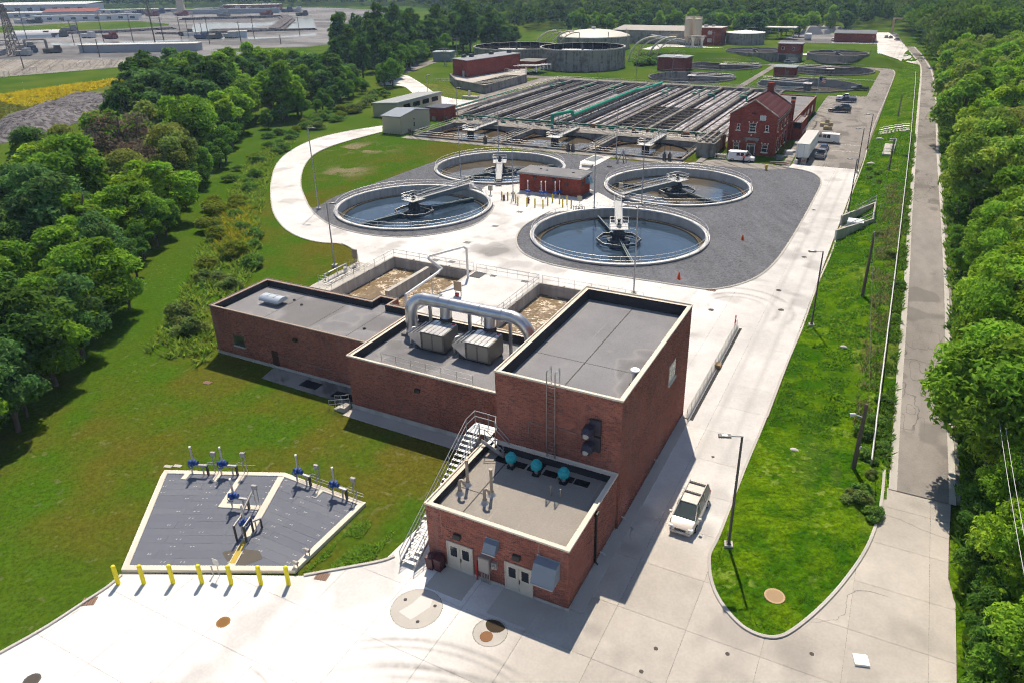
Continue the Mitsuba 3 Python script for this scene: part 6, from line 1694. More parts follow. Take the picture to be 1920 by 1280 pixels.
for x in (-111, -106):
    part(t, 'column', MB().lathe([(0.6, 0), (0.6, 3.8), (1.4, 5.6)], (x, 419, 0), 12), 'concrete')
t = thing('open_shelter', 'long flat white roof on posts behind the round far tank', 'shelter')
part(t, 'roof', MB((0.68, 0.66, 0.6)).box(-97, -68, 487, 497, 6.4, 6.9), 'paint')
for x in (-96, -87, -78, -69):
    part(t, 'post', MB((0.3, 0.3, 0.3)).cyl((x, 488, 0), 0.25, 6.4, 6), 'paint')
shed('brick_store', 'low brick store with a shallow grey roof at the far end of the lane', -45.2, -24.0, 478.5, 494, 4.6, 'brick_far', (0.2, 0.215, 0.235), 1.3)
t = thing('pale_tank_house', 'squat round tan tank left of the silo building', 'tank')
part(t, 'shell', MB((0.42, 0.36, 0.28)).lathe([(5.5, 0), (5.5, 5.5), (0, 7.0)], (-128, 445, 0), 24), 'paint')
t = thing('goal_gantry', 'rusty inverted L gantry at the far end of the lane', 'gantry')
part(t, 'post', MB((0.42, 0.3, 0.2)).box(-18.8, -17.6, 553, 554, 0, 8.5), 'paint')
part(t, 'beam', MB((0.55, 0.45, 0.35)).box(-18.8, -9.5, 553, 554, 8.5, 9.4), 'paint')
C1 = shed('control_house', 'square brick control house left of the far round tanks', -98.5, -86.3, 317.0, 327.0, 5.2, 'brick_far', (0.33, 0.36, 0.38), 0.3, axis='y')
part(C1, 'roof_unit', MB((0.7, 0.7, 0.68)).box(-92, -89, 319.5, 322.5, 5.5, 5.9), 'paint')
C2 = shed('control_house', 'two-storey brick and concrete control house between the far terraces', -57.8, -47.8, 366.5, 374, 7.6, 'brick_far', (0.3, 0.33, 0.36), 0.3, axis='y')
part(C2, 'lower_wall', MB().box(-57.9, -47.7, 366.4, 374.1, 0, 3.6), 'concrete_old')
part(C2, 'garage_door', MB((0.05, 0.055, 0.06)).box(-57.0, -53.8, 366.3, 366.395, 0.1, 3.0), 'paint')
for x in (-56.3, -51.7):
    w = part(C2, 'window', MB((0.6, 0.58, 0.55)).box(x, x + 1.3, 366.42, 366.495, 5.0, 6.4), 'paint')
    scene[numbered(w + '__pane')] = MB().box(x + 0.15, x + 1.15, 366.4, 366.418, 5.15, 6.25).ply('glass_dark')
part(C2, 'tank_box', MB((0.5, 0.46, 0.38)).box(-52.5, -48.5, 364.5, 366.3, 0.2, 2.0), 'paint')
C3 = shed('control_house', 'small single-storey brick control house between two far round tanks', -50.0, -42.2, 313.5, 322, 3.3, 'brick_far', (0.3, 0.33, 0.36), 0.3, axis='y')
part(C3, 'door', MB((0.2, 0.15, 0.13)).box(-45.3, -44.3, 313.4, 313.49, 0.1, 2.2), 'paint')

# far round tanks
for k, (cx, cy, r) in enumerate(FAR_TANKS):
    lab = ['sunken far round tank just behind the aeration lanes', 'sunken far round tank beside the left control house', 'largest sunken far tank, half filled with pale water, behind the office annex', 'sunken far round tank at the bend of the parking lane'][k]
    t = thing('far_clarifier', lab, 'tank')
    part(t, 'wall', MB().lathe([(r + 0.4, 0), (r + 0.4, 0.5), (r, 0.5), (r, -3.6)], (cx, cy, 0), 72), 'concrete_old')
    part(t, 'water', MB().sheet(disc((cx, cy), r), -3.2 if k != 2 else -2.2), 'water_tank' if k == 2 else 'water_brown')
    zb = 0.9
    ang = 0.0 if k < 2 else 2.9
    M = rotz(cx, cy, 0, ang)
    part(t, 'bridge', MB().merge(MB((0.4, 0.42, 0.43)).box(0, r + 0.5, -0.5, 0.5, zb - 0.3, zb), M), 'galvanized')
    rm = MB((0.5, 0.5, 0.5))
    for p in rail(rm, [(0, -0.5, zb), (r, -0.5, zb)], step=3, r=0.05):
        rm.tube([p, p + [0, 0, 1.0]], 0.05, 4)
    part(t, 'handrail', MB().merge(rm, M), 'galvanized')
    part(t, 'platform', MB((0.6, 0.6, 0.6)).cbox((cx, cy, zb - 0.2), (3.0, 3.0, 0.25)), 'galvanized')
    part(t, 'column', MB((0.1, 0.1, 0.1)).cyl((cx, cy, -3.4), 1.3, 4.0, 10), 'paint')
    rq = [(cx + 4.6 * math.cos(q), cy + 4.6 * math.sin(q), -1.6 if k == 2 else -2.4) for q in np.linspace(0, 6.2832, 25)]
    part(t, 'feed_ring', MB((0.08, 0.08, 0.08)).tube(rq, 0.3, 5), 'paint')
    rl = MB((0.2, 0.2, 0.21))
    for p in rail(rl, [(cx + (r + 0.2) * math.cos(a), cy + (r + 0.2) * math.sin(a), 0.5) for a in np.linspace(0, 2 * np.pi, 25)], step=3.6, r=0.04, zs=(1.0,)):
        rl.tube([p, p + [0, 0, 1.0]], 0.04, 4)
    part(t, 'railing', rl, 'galvanized')
for k, (cx, cy, r) in enumerate(((-69.0, 373.5, 13.5), (-32.5, 371.0, 13.0))):
    t = thing('terrace_tank', ['raised far round tank on the grass terrace left of the two-storey control house', 'raised far round tank on the grass terrace right of the two-storey control house'][k], 'tank')
    part(t, 'wall', MB().lathe([(r, -0.2), (r, 4.2), (r - 0.5, 4.2), (r - 0.5, 2.0)], (cx, cy, 0), 64), 'concrete_old')
    part(t, 'media', MB((0.06, 0.058, 0.06)).lathe([(r - 0.5, 3.2), (0, 3.3)], (cx, cy, 0), 40), 'matt')
    part(t, 'column', MB((0.1, 0.1, 0.1)).cyl((cx, cy, 3.2), 0.9, 1.6, 10), 'paint')
    for a in (0.3, 0.3 + np.pi / 2, 0.3 + np.pi, 0.3 + 1.5 * np.pi):
        part(t, 'arm', MB((0.25, 0.25, 0.26)).tube([(cx, cy, 4.0), (cx + (r - 1) * math.cos(a), cy + (r - 1) * math.sin(a), 3.9)], 0.16, 5), 'paint')


# terraces of grass round the raised tanks
def mound(name, poly, h, slope=5.0, bsdf='ground_far', holes=None, steps=5):
    p = Polygon(poly).buffer(0)
    mb = MB()
    prev = p
    for i in range(steps):
        z0, z1 = h * i / steps, h * (i + 1) / steps
        nx = p.buffer(-slope * (i + 1) / steps)
        mb.prism(prev, z0 - 0.02, z0 + 0.001 * (i + 1))
        prev = nx
    ring_pts = []
    mb2 = MB()
    ring = np.array(p.exterior.segmentize(3.0).coords)[:-1]
    q = p.buffer(-slope)
    tops = np.array([np.array(q.exterior.interpolate(q.exterior.project(Point(a))).coords[0]) for a in ring])
    n = len(ring)
    v = np.vstack([np.c_[ring, np.full(n, 0.005)], np.c_[tops, np.full(n, h)]])
    k = np.arange(n)
    mb2.add(v, np.stack([k, (k + 1) % n, n + (k + 1) % n, n + k], -1))
    top = q if holes is None else q.difference(holes)
    mb2.sheet(top, h)
    return struct(name, mb2, bsdf)


mound('terrace', [(-125, 352.5), (-59, 352.5), (-59, 395), (-125, 395)], 3.4, 9.0, holes=disc((-69.0, 373.5), 13.4))
mound('terrace', [(-47.2, 357), (-19, 355.5), (-9, 354), (-3, 362), (-8, 392), (-47.2, 395)], 3.2, 9.0, holes=disc((-32.5, 371.0), 12.9))
struct('back_road', MB().prism(Polygon([(-122, 400), (-100, 403), (-60, 398), (-45, 400), (-20, 397), (-6, 386), (1, 372), (4, 376), (-2, 392), (-8, 470), (-20, 560), (-28, 560), (-22, 480), (-46, 478), (-46, 475), (-22, 474), (-18, 412), (-60, 406), (-98, 425), (-135, 440), (-135, 405)]).buffer(0), 0, 0.05), 'pave')
struct('store_yard', MB().sheet(Polygon([(-75, 470), (-8, 470), (-16, 560), (-75, 540)]), 0.03), 'dirt')


# ------------------------------------------------------------------ vehicles
def loft(sections, col=None):
    """sections: list of (x, [(y, z), ...]) with equal counts, ends closed"""
    m = MB(col or (1, 1, 1))
    n = len(sections[0][1])
    R = [np.array([(x, y, z) for y, z in s]) for x, s in sections]
    for a, b in zip(R[:-1], R[1:]):
        k = np.arange(n)
        for i in range(n):
            j = (i + 1) % n
            m.add([a[i], a[j], b[j], b[i]], [[0, 1, 2, 3]])
    m.add(R[0], [[0, i, i + 1] for i in range(1, n - 1)])
    m.add(R[-1], [[0, i + 1, i] for i in range(1, n - 1)])
    return m




def wheels(parent, xs, w, r, M):
    for x in xs:
        for s in (-1, 1):
            k = part(parent, 'wheel', MB().merge(MB((0.015, 0.015, 0.016)).tube([(x, s * (w - 0.22), r), (x, s * w, r)], r, 16), M), 'matt')
            scene[numbered(k + '__rim')] = MB().merge(MB((0.35, 0.35, 0.36)).tube([(x, s * (w - 0.01), r), (x, s * (w + 0.015), r)], r * 0.62, 12), M).ply('galvanized')


def smooth_ply(mb, bsdf, angle=40, col=None):
    v, f, c = mb.arrays()
    tm = trimesh.Trimesh(v, f, process=False)
    tm.merge_vertices(digits_vertex=4)
    if col is None:
        return mikit.ply(tm, 'm_' + bsdf, angle)
    v, f, n = meshkit.arrays(tm, angle)
    return {'type': 'ply', 'filename': meshkit.write_ply((v, f), False, hue(np.broadcast_to(np.asarray(col, float), v.shape)), normals=n), 'face_normals': False, 'bsdf': {'type': 'ref', 'id': 'm_' + bsdf}}


def car(name, lab, cat, x, y, ang, L=5.1, w=0.97, H=1.72, col=(0.55, 0.5, 0.44), kind='van', group=None, z=0.02):
    """x, y: middle; the nose points along ang"""
    t = thing(name, lab, cat, group)
    M = rotz(x, y, z, ang)
    h = L / 2
    gl = (0.02, 0.024, 0.028)
    if kind == 'minivan':
        belt, hood = 0.98, 0.92
        st = [(-h, 0.45, 0.95, 0.88), (-h + 0.1, 0.32, 1.02, 0.93), (-h + 0.5, 0.25, 1.02, 0.97), (0.3, 0.24, 1.0, 0.98), (h - 1.35, 0.25, 1.02, 0.97), (h - 0.75, 0.26, 0.95, 0.94), (h - 0.25, 0.28, 0.82, 0.86), (h - 0.05, 0.34, 0.68, 0.74), (h, 0.4, 0.6, 0.66)]
        roof = [(-h + 0.12, 0.86), (-h + 0.25, 0.8), (0.9, 0.78), (h - 1.1, 0.86)]
        gh = [(-h + 0.08, 1.0, 0.9, 1.02, 0.86), (-h + 0.32, 1.0, 0.93, H - 0.02, 0.70), (0.55, 1.0, 0.94, H, 0.72), (h - 1.98, 1.0, 0.93, H - 0.05, 0.70), (h - 0.95, 0.96, 0.9, 0.99, 0.86)]
        rf = (-h + 0.33, h - 1.95)
    elif kind == 'van':
        st = [(-h, 0.45, 1.1, 0.95), (-h + 0.1, 0.32, 1.15, 0.99), (h - 1.3, 0.3, 1.15, 1.0), (h - 0.7, 0.3, 1.08, 0.98), (h - 0.12, 0.34, 0.98, 0.92), (h, 0.42, 0.85, 0.86)]
        gh = [(-h + 0.02, 1.12, 0.96, 1.16, 0.95), (-h + 0.12, 1.12, 0.97, H - 0.05, 0.86), (h - 1.8, 1.12, 0.98, H, 0.86), (h - 0.85, 1.08, 0.95, 1.12, 0.9)]
        rf = (-h + 0.1, h - 1.78)
    elif kind == 'pickup':
        st = [(-h, 0.5, 1.02, 0.95), (-h + 0.08, 0.42, 1.08, 0.98), (h - 1.5, 0.4, 1.08, 0.99), (h - 0.6, 0.4, 1.06, 0.97), (h - 0.1, 0.42, 0.98, 0.93), (h, 0.5, 0.85, 0.88)]
        gh = [(-0.75, 1.05, 0.93, 1.08, 0.9), (-0.55, 1.05, 0.93, H - 0.02, 0.74), (0.55, 1.05, 0.93, H, 0.75), (1.25, 1.05, 0.92, 1.08, 0.88)]
        rf = (-0.53, 0.53)
    else:
        st = [(-h, 0.45, 0.88, 0.82), (-h + 0.12, 0.3, 0.93, 0.88), (-h + 0.7, 0.24, 0.95, 0.92), (0.5, 0.22, 0.93, 0.92), (h - 0.9, 0.24, 0.86, 0.9), (h - 0.15, 0.28, 0.72, 0.8), (h, 0.38, 0.6, 0.7)]
        gh = [(-h + 0.35, 0.9, 0.82, 0.95, 0.78), (-h + 1.0, 0.9, 0.86, H - 0.04, 0.64), (0.2, 0.9, 0.87, H, 0.66), (h - 1.35, 0.88, 0.85, 0.92, 0.8)]
        rf = (-h + 1.0, 0.2)
    sec = [(x_, [(-w_ * w, zb + 0.0), (w_ * w, zb), (w_ * w * 1.02, (zb + zt) / 2), (w_ * w * 0.985, zt - 0.06), (w_ * w * 0.9, zt), (-w_ * w * 0.9, zt), (-w_ * w * 0.985, zt - 0.06), (-w_ * w * 1.02, (zb + zt) / 2)]) for x_, zb, zt, w_ in st]
    scene[numbered(t + '__body')] = smooth_ply(MB().merge(loft(sec), M), 'carpaint', 35, col)
    gs = [(x_, [(-wb * w, zb), (wb * w, zb), (wt * w, zt), (-wt * w, zt)]) for x_, zb, wb, zt, wt in gh]
    scene[numbered(t + '__window_band')] = smooth_ply(MB().merge(loft(gs), M), 'carpaint', 30, (0.055, 0.075, 0.075) if kind == 'minivan' else (0.02, 0.024, 0.028) if kind != 'van' else col)
    (xa, xb) = rf
    za = H
    wt = gh[1][4] * w
    rsec = [(xa, [(-wt - 0.01, za - 0.06), (wt + 0.01, za - 0.06), (wt * 0.92, za + 0.015), (-wt * 0.92, za + 0.015)]), ((xa + xb) / 2, [(-wt - 0.02, za - 0.03), (wt + 0.02, za - 0.03), (wt * 0.92, za + 0.055), (-wt * 0.92, za + 0.055)]), (xb, [(-wt - 0.01, za - 0.08), (wt + 0.01, za - 0.08), (wt * 0.92, za + 0.0), (-wt * 0.92, za + 0.0)])]
    scene[numbered(t + '__roof')] = smooth_ply(MB().merge(loft(rsec), M), 'carpaint', 50, col)
    A = lambda m: MB().merge(m, M)
    # pillars
    pm = MB(col)
    for s in (-1, 1):
        for a, b in ((gh[1], gh[0]), (gh[-2], gh[-1])):
            pm.tube([(a[0], s * a[4] * w, a[3]), (b[0], s * b[4] * w, b[3])], 0.045, 5)
        if kind == 'minivan':
            for xq in (-0.95, 0.35):
                pm.tube([(xq, s * 0.73 * w, H - 0.03), (xq, s * 0.945 * w, 1.0)], 0.05, 5)
    scene[numbered(t + '__pillar')] = MB().merge(pm, M).ply('carpaint')
    for s in (-1, 1):
        part(t, 'headlight', A(MB((0.8, 0.8, 0.78)).box(h - 0.3, h - 0.06, s * w * 0.75 - 0.16, s * w * 0.75 + 0.16, 0.62, 0.76)), 'paint')
        part(t, 'tail_light', A(MB((0.4, 0.02, 0.02)).box(-h - 0.01, -h + 0.08, s * w * 0.86 - 0.07, s * w * 0.86 + 0.07, 0.7, 1.0)), 'paint')
        part(t, 'mirror', A(MB(col).cbox((gh[-1][0] - 0.25, s * (w + 0.13), 1.0), (0.16, 0.22, 0.16))), 'carpaint')
    part(t, 'grille', A(MB((0.03, 0.03, 0.035)).box(h - 0.14, h + 0.012, -0.42, 0.42, 0.5, 0.68)), 'paint')
    part(t, 'bumper', A(MB(tuple(0.75 * np.array(col))).box(h - 0.15, h + 0.05, -w * 0.78, w * 0.78, 0.27, 0.45).box(-h - 0.06, -h + 0.1, -w * 0.86, w * 0.86, 0.35, 0.55)), 'carpaint')
    wheels(t, (-h + 1.0, h - 0.95), w + 0.005, 0.33 if kind != 'pickup' else 0.38, M)
    if kind == 'minivan':
        for s in (-1, 1):
            part(t, 'roof_rail', A(MB((0.55, 0.53, 0.5)).tube([(-h + 0.5, s * 0.66, H + 0.02), (-h + 0.55, s * 0.66, H + 0.12), (0.75, s * 0.66, H + 0.12), (0.8, s * 0.66, H + 0.03)], 0.03, 6)), 'paint')
        for xq in (-1.75, -0.5):
            part(t, 'crossbar', A(MB((0.03, 0.03, 0.03)).box(xq - 0.09, xq + 0.09, -0.66, 0.66, H + 0.09, H + 0.13)), 'paint')
        part(t, 'dashboard', A(MB((0.2, 0.22, 0.2)).box(h - 1.9, h - 1.35, -0.75, 0.75, 0.9, 1.0)), 'matt')
        part(t, 'wiper', A(MB((0.02, 0.02, 0.02)).tube([(h - 1.02, -0.6, 1.03), (h - 1.12, 0.1, 1.09)], 0.02, 4).tube([(h - 1.02, 0.1, 1.03), (h - 1.12, 0.7, 1.09)], 0.02, 4)), 'paint')
        part(t, 'plate', A(MB((0.5, 0.5, 0.5)).box(h + 0.04, h + 0.06, -0.22, 0.22, 0.34, 0.46)), 'paint')
    if kind == 'pickup':
        part(t, 'bed', A(MB((0.03, 0.03, 0.033)).box(-h + 0.15, -0.85, -w * 0.82, w * 0.82, 1.085, 1.1)), 'matt')
        for s in (-1, 1):
            part(t, 'bed_rail', A(MB(col).box(-h + 0.05, -0.8, s * w * 0.9 - 0.06, s * w * 0.9 + 0.06, 1.05, 1.22)), 'carpaint')
    if kind == 'van':
        for s in (-1, 1):
            for a, b in ((h - 1.9, h - 1.15), (h - 2.9, h - 2.05), (h - 3.8, h - 3.0)):
                part(t, 'window', A(MB().hexa([(a, s * w * 0.965, 1.25), (b, s * w * 0.965, 1.25), (b, s * w * 0.98, 1.25), (a, s * w * 0.98, 1.25), (a, s * w * 0.89, H - 0.25), (b - 0.15, s * w * 0.89, H - 0.25), (b - 0.15, s * w * 0.905, H - 0.25), (a, s * w * 0.905, H - 0.25)])), 'glass_dark')
        part(t, 'windscreen', A(MB().quad((h - 0.87, -w * 0.82, 1.17), (h - 0.87, w * 0.82, 1.17), (h - 1.68, w * 0.76, H - 0.1), (h - 1.68, -w * 0.76, H - 0.1))), 'glass_dark')
    return t


car('minivan', 'beige minivan with roof rails driving beside the tall brick block', 'minivan', -9.55, 45.4, -math.pi / 2 - 0.02, 5.1, 0.99, 1.75, (0.62, 0.57, 0.51), 'minivan')
car('work_van', 'white work van with a roof rack parked before the office', 'van', -30.9, 164.6, 0.05, 5.6, 1.02, 2.15, (0.72, 0.73, 0.73), 'van')
car('work_van', 'white van standing crosswise behind the white trailer', 'van', -16.4, 191.8, math.pi - 0.02, 5.9, 1.05, 2.2, (0.72, 0.73, 0.73), 'van')
car('pickup_truck', 'grey pickup with red gear in its bed right of the white trailer', 'pickup', -15.6, 174.9, math.pi / 2, 5.6, 1.0, 1.8, (0.2, 0.22, 0.26), 'pickup')
car('parked_car', 'blue car parked ahead of the grey pickup beside the trailer', 'car', -15.8, 182.5, math.pi / 2, 4.6, 0.92, 1.5, (0.05, 0.09, 0.2), 'sedan')
car('pickup_truck', 'dark flatbed pickup with white boxes nearest the annex lawn', 'pickup', -17.9, 236.8, math.pi, 6.0, 1.02, 1.85, (0.03, 0.03, 0.035), 'pickup')
car('parked_car', 'dark teal car behind the dark flatbed pickup', 'car', -17.6, 243.0, math.pi, 4.8, 0.93, 1.5, (0.05, 0.1, 0.13), 'sedan')
car('pickup_truck', 'dark blue pickup in the pair parked across the lane', 'pickup', -17.9, 256.6, math.pi, 5.9, 1.0, 1.85, (0.035, 0.04, 0.1), 'pickup')
car('pickup_truck', 'white pickup in the pair parked across the lane', 'pickup', -18.4, 262.2, math.pi, 5.9, 1.0, 1.85, (0.7, 0.71, 0.72), 'pickup')
car('pickup_truck', 'dark pickup standing on the grass by the largest far tank', 'pickup', -16.2, 284.6, math.pi + 0.1, 5.8, 1.0, 1.9, (0.05, 0.055, 0.06), 'pickup')
car('parked_car', 'pale blue car before the two-storey control house', 'car', -51.5, 361.2, 0.1, 4.6, 0.92, 1.5, (0.3, 0.36, 0.42), 'sedan')
for k, (x, y, c, lab) in enumerate(((-46.5, 488, (0.7, 0.7, 0.68), 'small white car left of the far brick store'), (-19.5, 516, (0.15, 0.17, 0.2), 'dark car in the far yard, left of the pair'), (-17.0, 514, (0.1, 0.14, 0.15), 'dark car in the far yard, right of the pair'), (-14.8, 532, (0.55, 0.55, 0.55), 'pale grey car by the gantry in the far yard'), (-13.0, 498, (0.25, 0.12, 0.1), 'reddish car at the right edge of the far yard'))):
    car('parked_car', lab, 'car', x, y, math.pi / 2 + 0.1 * k, 4.6, 0.92, 1.5, c, 'sedan')
TR = thing('box_trailer', 'long white box trailer with its rear doors towards us', 'trailer')
tx0, tx1, ty0, ty1 = -20.1, -17.5, 167.6, 184.0
part(TR, 'box', MB((0.68, 0.69, 0.68)).box(tx0, tx1, ty0, ty1, 1.15, 4.05), 'paint')
part(TR, 'roof', MB((0.52, 0.51, 0.48)).box(tx0 - 0.03, tx1 + 0.03, ty0 - 0.03, ty1 + 0.03, 4.05, 4.13), 'paint')
for k, (a, b) in enumerate(((tx0 + 0.06, (tx0 + tx1) / 2 - 0.02), ((tx0 + tx1) / 2 + 0.02, tx1 - 0.06))):
    dd = part(TR, 'door', MB((0.6, 0.63, 0.63)).box(a, b, ty0 - 0.06, ty0 - 0.003, 1.2, 4.0), 'paint')
    scene[numbered(dd + '__lock_bar')] = MB((0.35, 0.36, 0.36)).box(a + 0.3, a + 0.36, ty0 - 0.09, ty0 - 0.062, 1.2, 3.95).ply('galvanized')
part(TR, 'chassis', MB((0.05, 0.05, 0.05)).box(tx0 + 0.5, tx1 - 0.5, ty0 + 0.2, ty1 - 0.3, 0.85, 1.14), 'paint')
part(TR, 'bumper', MB((0.3, 0.12, 0.1)).box(tx0 + 0.2, tx1 - 0.2, ty0 - 0.05, ty0 + 0.1, 0.5, 0.7), 'paint')
for y in (169.2, 170.6):
    for x in (tx0 + 0.2, tx1 - 0.2):
        part(TR, 'wheel', MB((0.02, 0.02, 0.02)).tube([(x - 0.2, y, 0.52), (x + 0.2, y, 0.52)], 0.5, 14), 'matt')
for x in (tx0 + 0.5, tx1 - 0.5):
    part(TR, 'landing_leg', MB((0.1, 0.1, 0.1)).box(x - 0.08, x + 0.08, 180.5, 180.7, 0, 0.9), 'paint')
t = thing('loading_steps', 'steep wooden steps leaning at the back of the white trailer', 'steps')
for x in (-18.6, -17.7):
    part(t, 'stringer', MB((0.45, 0.38, 0.3)).tube([(x, 165.9, 0.0), (x, 167.4, 1.25)], 0.09, 4), 'paint')
for k in range(5):
    part(t, 'tread', MB((0.5, 0.43, 0.33)).box(-18.6, -17.7, 166.0 + 0.28 * k, 166.25 + 0.28 * k, 0.2 + 0.22 * k, 0.26 + 0.22 * k), 'paint')
solo('drum', MB((0.5, 0.5, 0.5)).cyl((-19.6, 166.3, 0), 0.35, 1.0, 12), 'paint', 'grey drum at the left rear corner of the white trailer', 'drum')
for q, lab in (((-19.80, 212.45), 'stack of tan stone blocks beyond the white trailer'), ((-18.45, 208.03), 'lower stack of tan blocks right beside the crosswise van')):
    t = thing('block_stack', lab, 'blocks')
    for k in range(4):
        part(t, 'block', MB((0.42, 0.36, 0.24)).cbox((q[0] + (k % 2) * 1.1, q[1] + (k // 2) * 0.9, 0.0 + 0.9 * (k // 3)), (1.0, 0.8, 0.9)), 'matt')
for k, (x, y, c) in enumerate(((-23.6, 169.5, (0.15, 0.17, 0.16)), (-22.6, 175.5, (0.5, 0.52, 0.55)))):
    solo('equipment_pile', MB(c).cbox((x, y, 0), (1.8, 2.4, 0.8), 0.3, None, 0.8).cbox((x + 0.6, y + 2.0, 0), (1.2, 1.2, 0.5), 0.8), 'matt', ['dark heap of gear at the east wall of the office', 'pale sheeted heap of gear near the office corner'][k], 'pile')
solo('timber', MB((0.35, 0.25, 0.2)).tube([(-24.8, 164.6, 0.25), (-21.4, 165.4, 0.35)], 0.2, 5).tube([(-23.5, 163.6, 0.15), (-20.9, 164.9, 0.3)], 0.15, 5), 'matt', 'loose timbers lying before the office corner', 'timber')


# ------------------------------------------------------------------ the man by the white van
def person(x, y, ang, lab, shirt, trousers):
    import manifold3d as m3
    t = thing('person', lab, 'person')

    def bone(a, b, ra, rb):
        s = lambda p, r: m3.Manifold.sphere(r, 14).translate(tuple(p))
        return m3.Manifold.batch_hull([s(a, ra), s(b, rb)])

    M = rotz(x, y, 0.05, ang)

    def out(bones):
        u = bones[0]
        for b in bones[1:]:
            u = u + b
        me = u.refine_to_length(0.06).to_mesh()
        tm = trimesh.Trimesh(me.vert_properties[:, :3], me.tri_verts, process=True)
        trimesh.smoothing.filter_taubin(tm, iterations=6)
        v = np.array(tm.vertices) @ M[:3, :3].T + M[:3, 3]
        return v, np.array(tm.faces)

    skin = [bone((0, 0, 1.5), (0, 0.0, 1.6), 0.055, 0.055), bone((0, 0.0, 1.66), (0, 0.01, 1.73), 0.095, 0.09), bone((0, 0.09, 1.66), (0, 0.08, 1.62), 0.03, 0.05)]
    for s in (-1, 1):
        skin += [bone((s * 0.28, 0.02, 1.12), (s * 0.26, 0.16, 0.92), 0.045, 0.035), bone((s * 0.26, 0.16, 0.92), (s * 0.26, 0.2, 0.84), 0.04, 0.03)]
        skin += [bone((s * 0.26 - 0.03 + 0.02 * k, 0.2, 0.84), (s * 0.26 - 0.03 + 0.02 * k, 0.23, 0.77 + 0.006 * abs(k - 1)), 0.011, 0.009) for k in range(4)] + [bone((s * 0.22, 0.18, 0.88), (s * 0.2, 0.22, 0.82), 0.013, 0.01)]
        skin += [bone((s * 0.095, 0, 1.67), (s * 0.1, 0, 1.7), 0.02, 0.02)]
    sh = [bone((0, 0, 1.0), (0, 0, 1.38), 0.15, 0.16), bone((-0.15, 0, 1.42), (0.15, 0, 1.42), 0.085, 0.085)]
    tr_ = [bone((0, 0, 0.92), (0, 0, 1.0), 0.155, 0.15)]
    shoes = []
    for s in (-1, 1):
        sh += [bone((s * 0.2, 0, 1.42), (s * 0.28, 0.0, 1.14), 0.075, 0.055)]
        tr_ += [bone((s * 0.09, 0, 0.9), (s * 0.12, 0.03, 0.5), 0.1, 0.07), bone((s * 0.12, 0.03, 0.5), (s * 0.13, -0.02, 0.1), 0.068, 0.05)]
        shoes += [bone((s * 0.13, -0.04, 0.05), (s * 0.14, 0.17, 0.04), 0.05, 0.04)]
    v, f = out(skin + [bone((0, 0, 1.05), (0, 0, 1.5), 0.1, 0.06)] + [bone((s * 0.2, 0, 1.42), (s * 0.28, 0.02, 1.12), 0.05, 0.045) for s in (-1, 1)] + [bone((0, 0, 1.42), (s * 0.2, 0, 1.42), 0.06, 0.05) for s in (-1, 1)])
    part(t, 'body', MB((0.4, 0.24, 0.17)).add(v, f), 'matt')
    for n, b, c in (('shirt', sh, shirt), ('trousers', tr_, trousers), ('shoes', shoes, (0.03, 0.03, 0.03)), ('hair', [bone((0, -0.03, 1.72), (0, 0.0, 1.76), 0.092, 0.085)], (0.05, 0.035, 0.025))):
        v, f = out(b)
        part(t, n, MB(c).add(v, f), 'matt')


q = (-30.06, 162.70)
person(q[0], q[1], 2.6, 'person in an orange-red shirt and dark trousers standing beside the white van', (0.6, 0.08, 0.04), (0.04, 0.045, 0.07))


# ------------------------------------------------------------------ lamps, poles, rail, stairs on the bank
def lamp(b, h, ang, lab, arm=0.9, base=0.6, col=(0.09, 0.085, 0.08), group=None):
    z = bz(b[0], b[1])
    t = thing('street_lamp', lab, 'lamp', group)
    part(t, 'footing', MB().cbox((b[0], b[1], z - 0.4), (base, base, 0.75), 0.3), 'concrete')
    part(t, 'pole', MB(col).tube([(b[0], b[1], z + 0.35), (b[0], b[1], z + h)], [0.11, 0.075], 8).cbox((b[0], b[1], z + 0.35), (0.32, 0.32, 0.12), 0.3), 'paint')
    c, s = math.cos(ang), math.sin(ang)
    hd = part(t, 'head', MB((0.14, 0.14, 0.14)).cbox((b[0] + c * (arm + 0.25), b[1] + s * (arm + 0.25), z + h - 0.1), (0.85, 0.36, 0.13), ang), 'paint')
    scene[hd + '__lens'] = MB((0.7, 0.7, 0.68)).cbox((b[0] + c * (arm + 0.25), b[1] + s * (arm + 0.25), z + h + 0.03), (0.4, 0.22, 0.015), ang).ply('paint')
    part(t, 'arm', MB((0.45, 0.45, 0.45)).tube([(b[0], b[1], z + h), (b[0] + c * arm, b[1] + s * arm, z + h - 0.02)], 0.05, 6), 'paint')


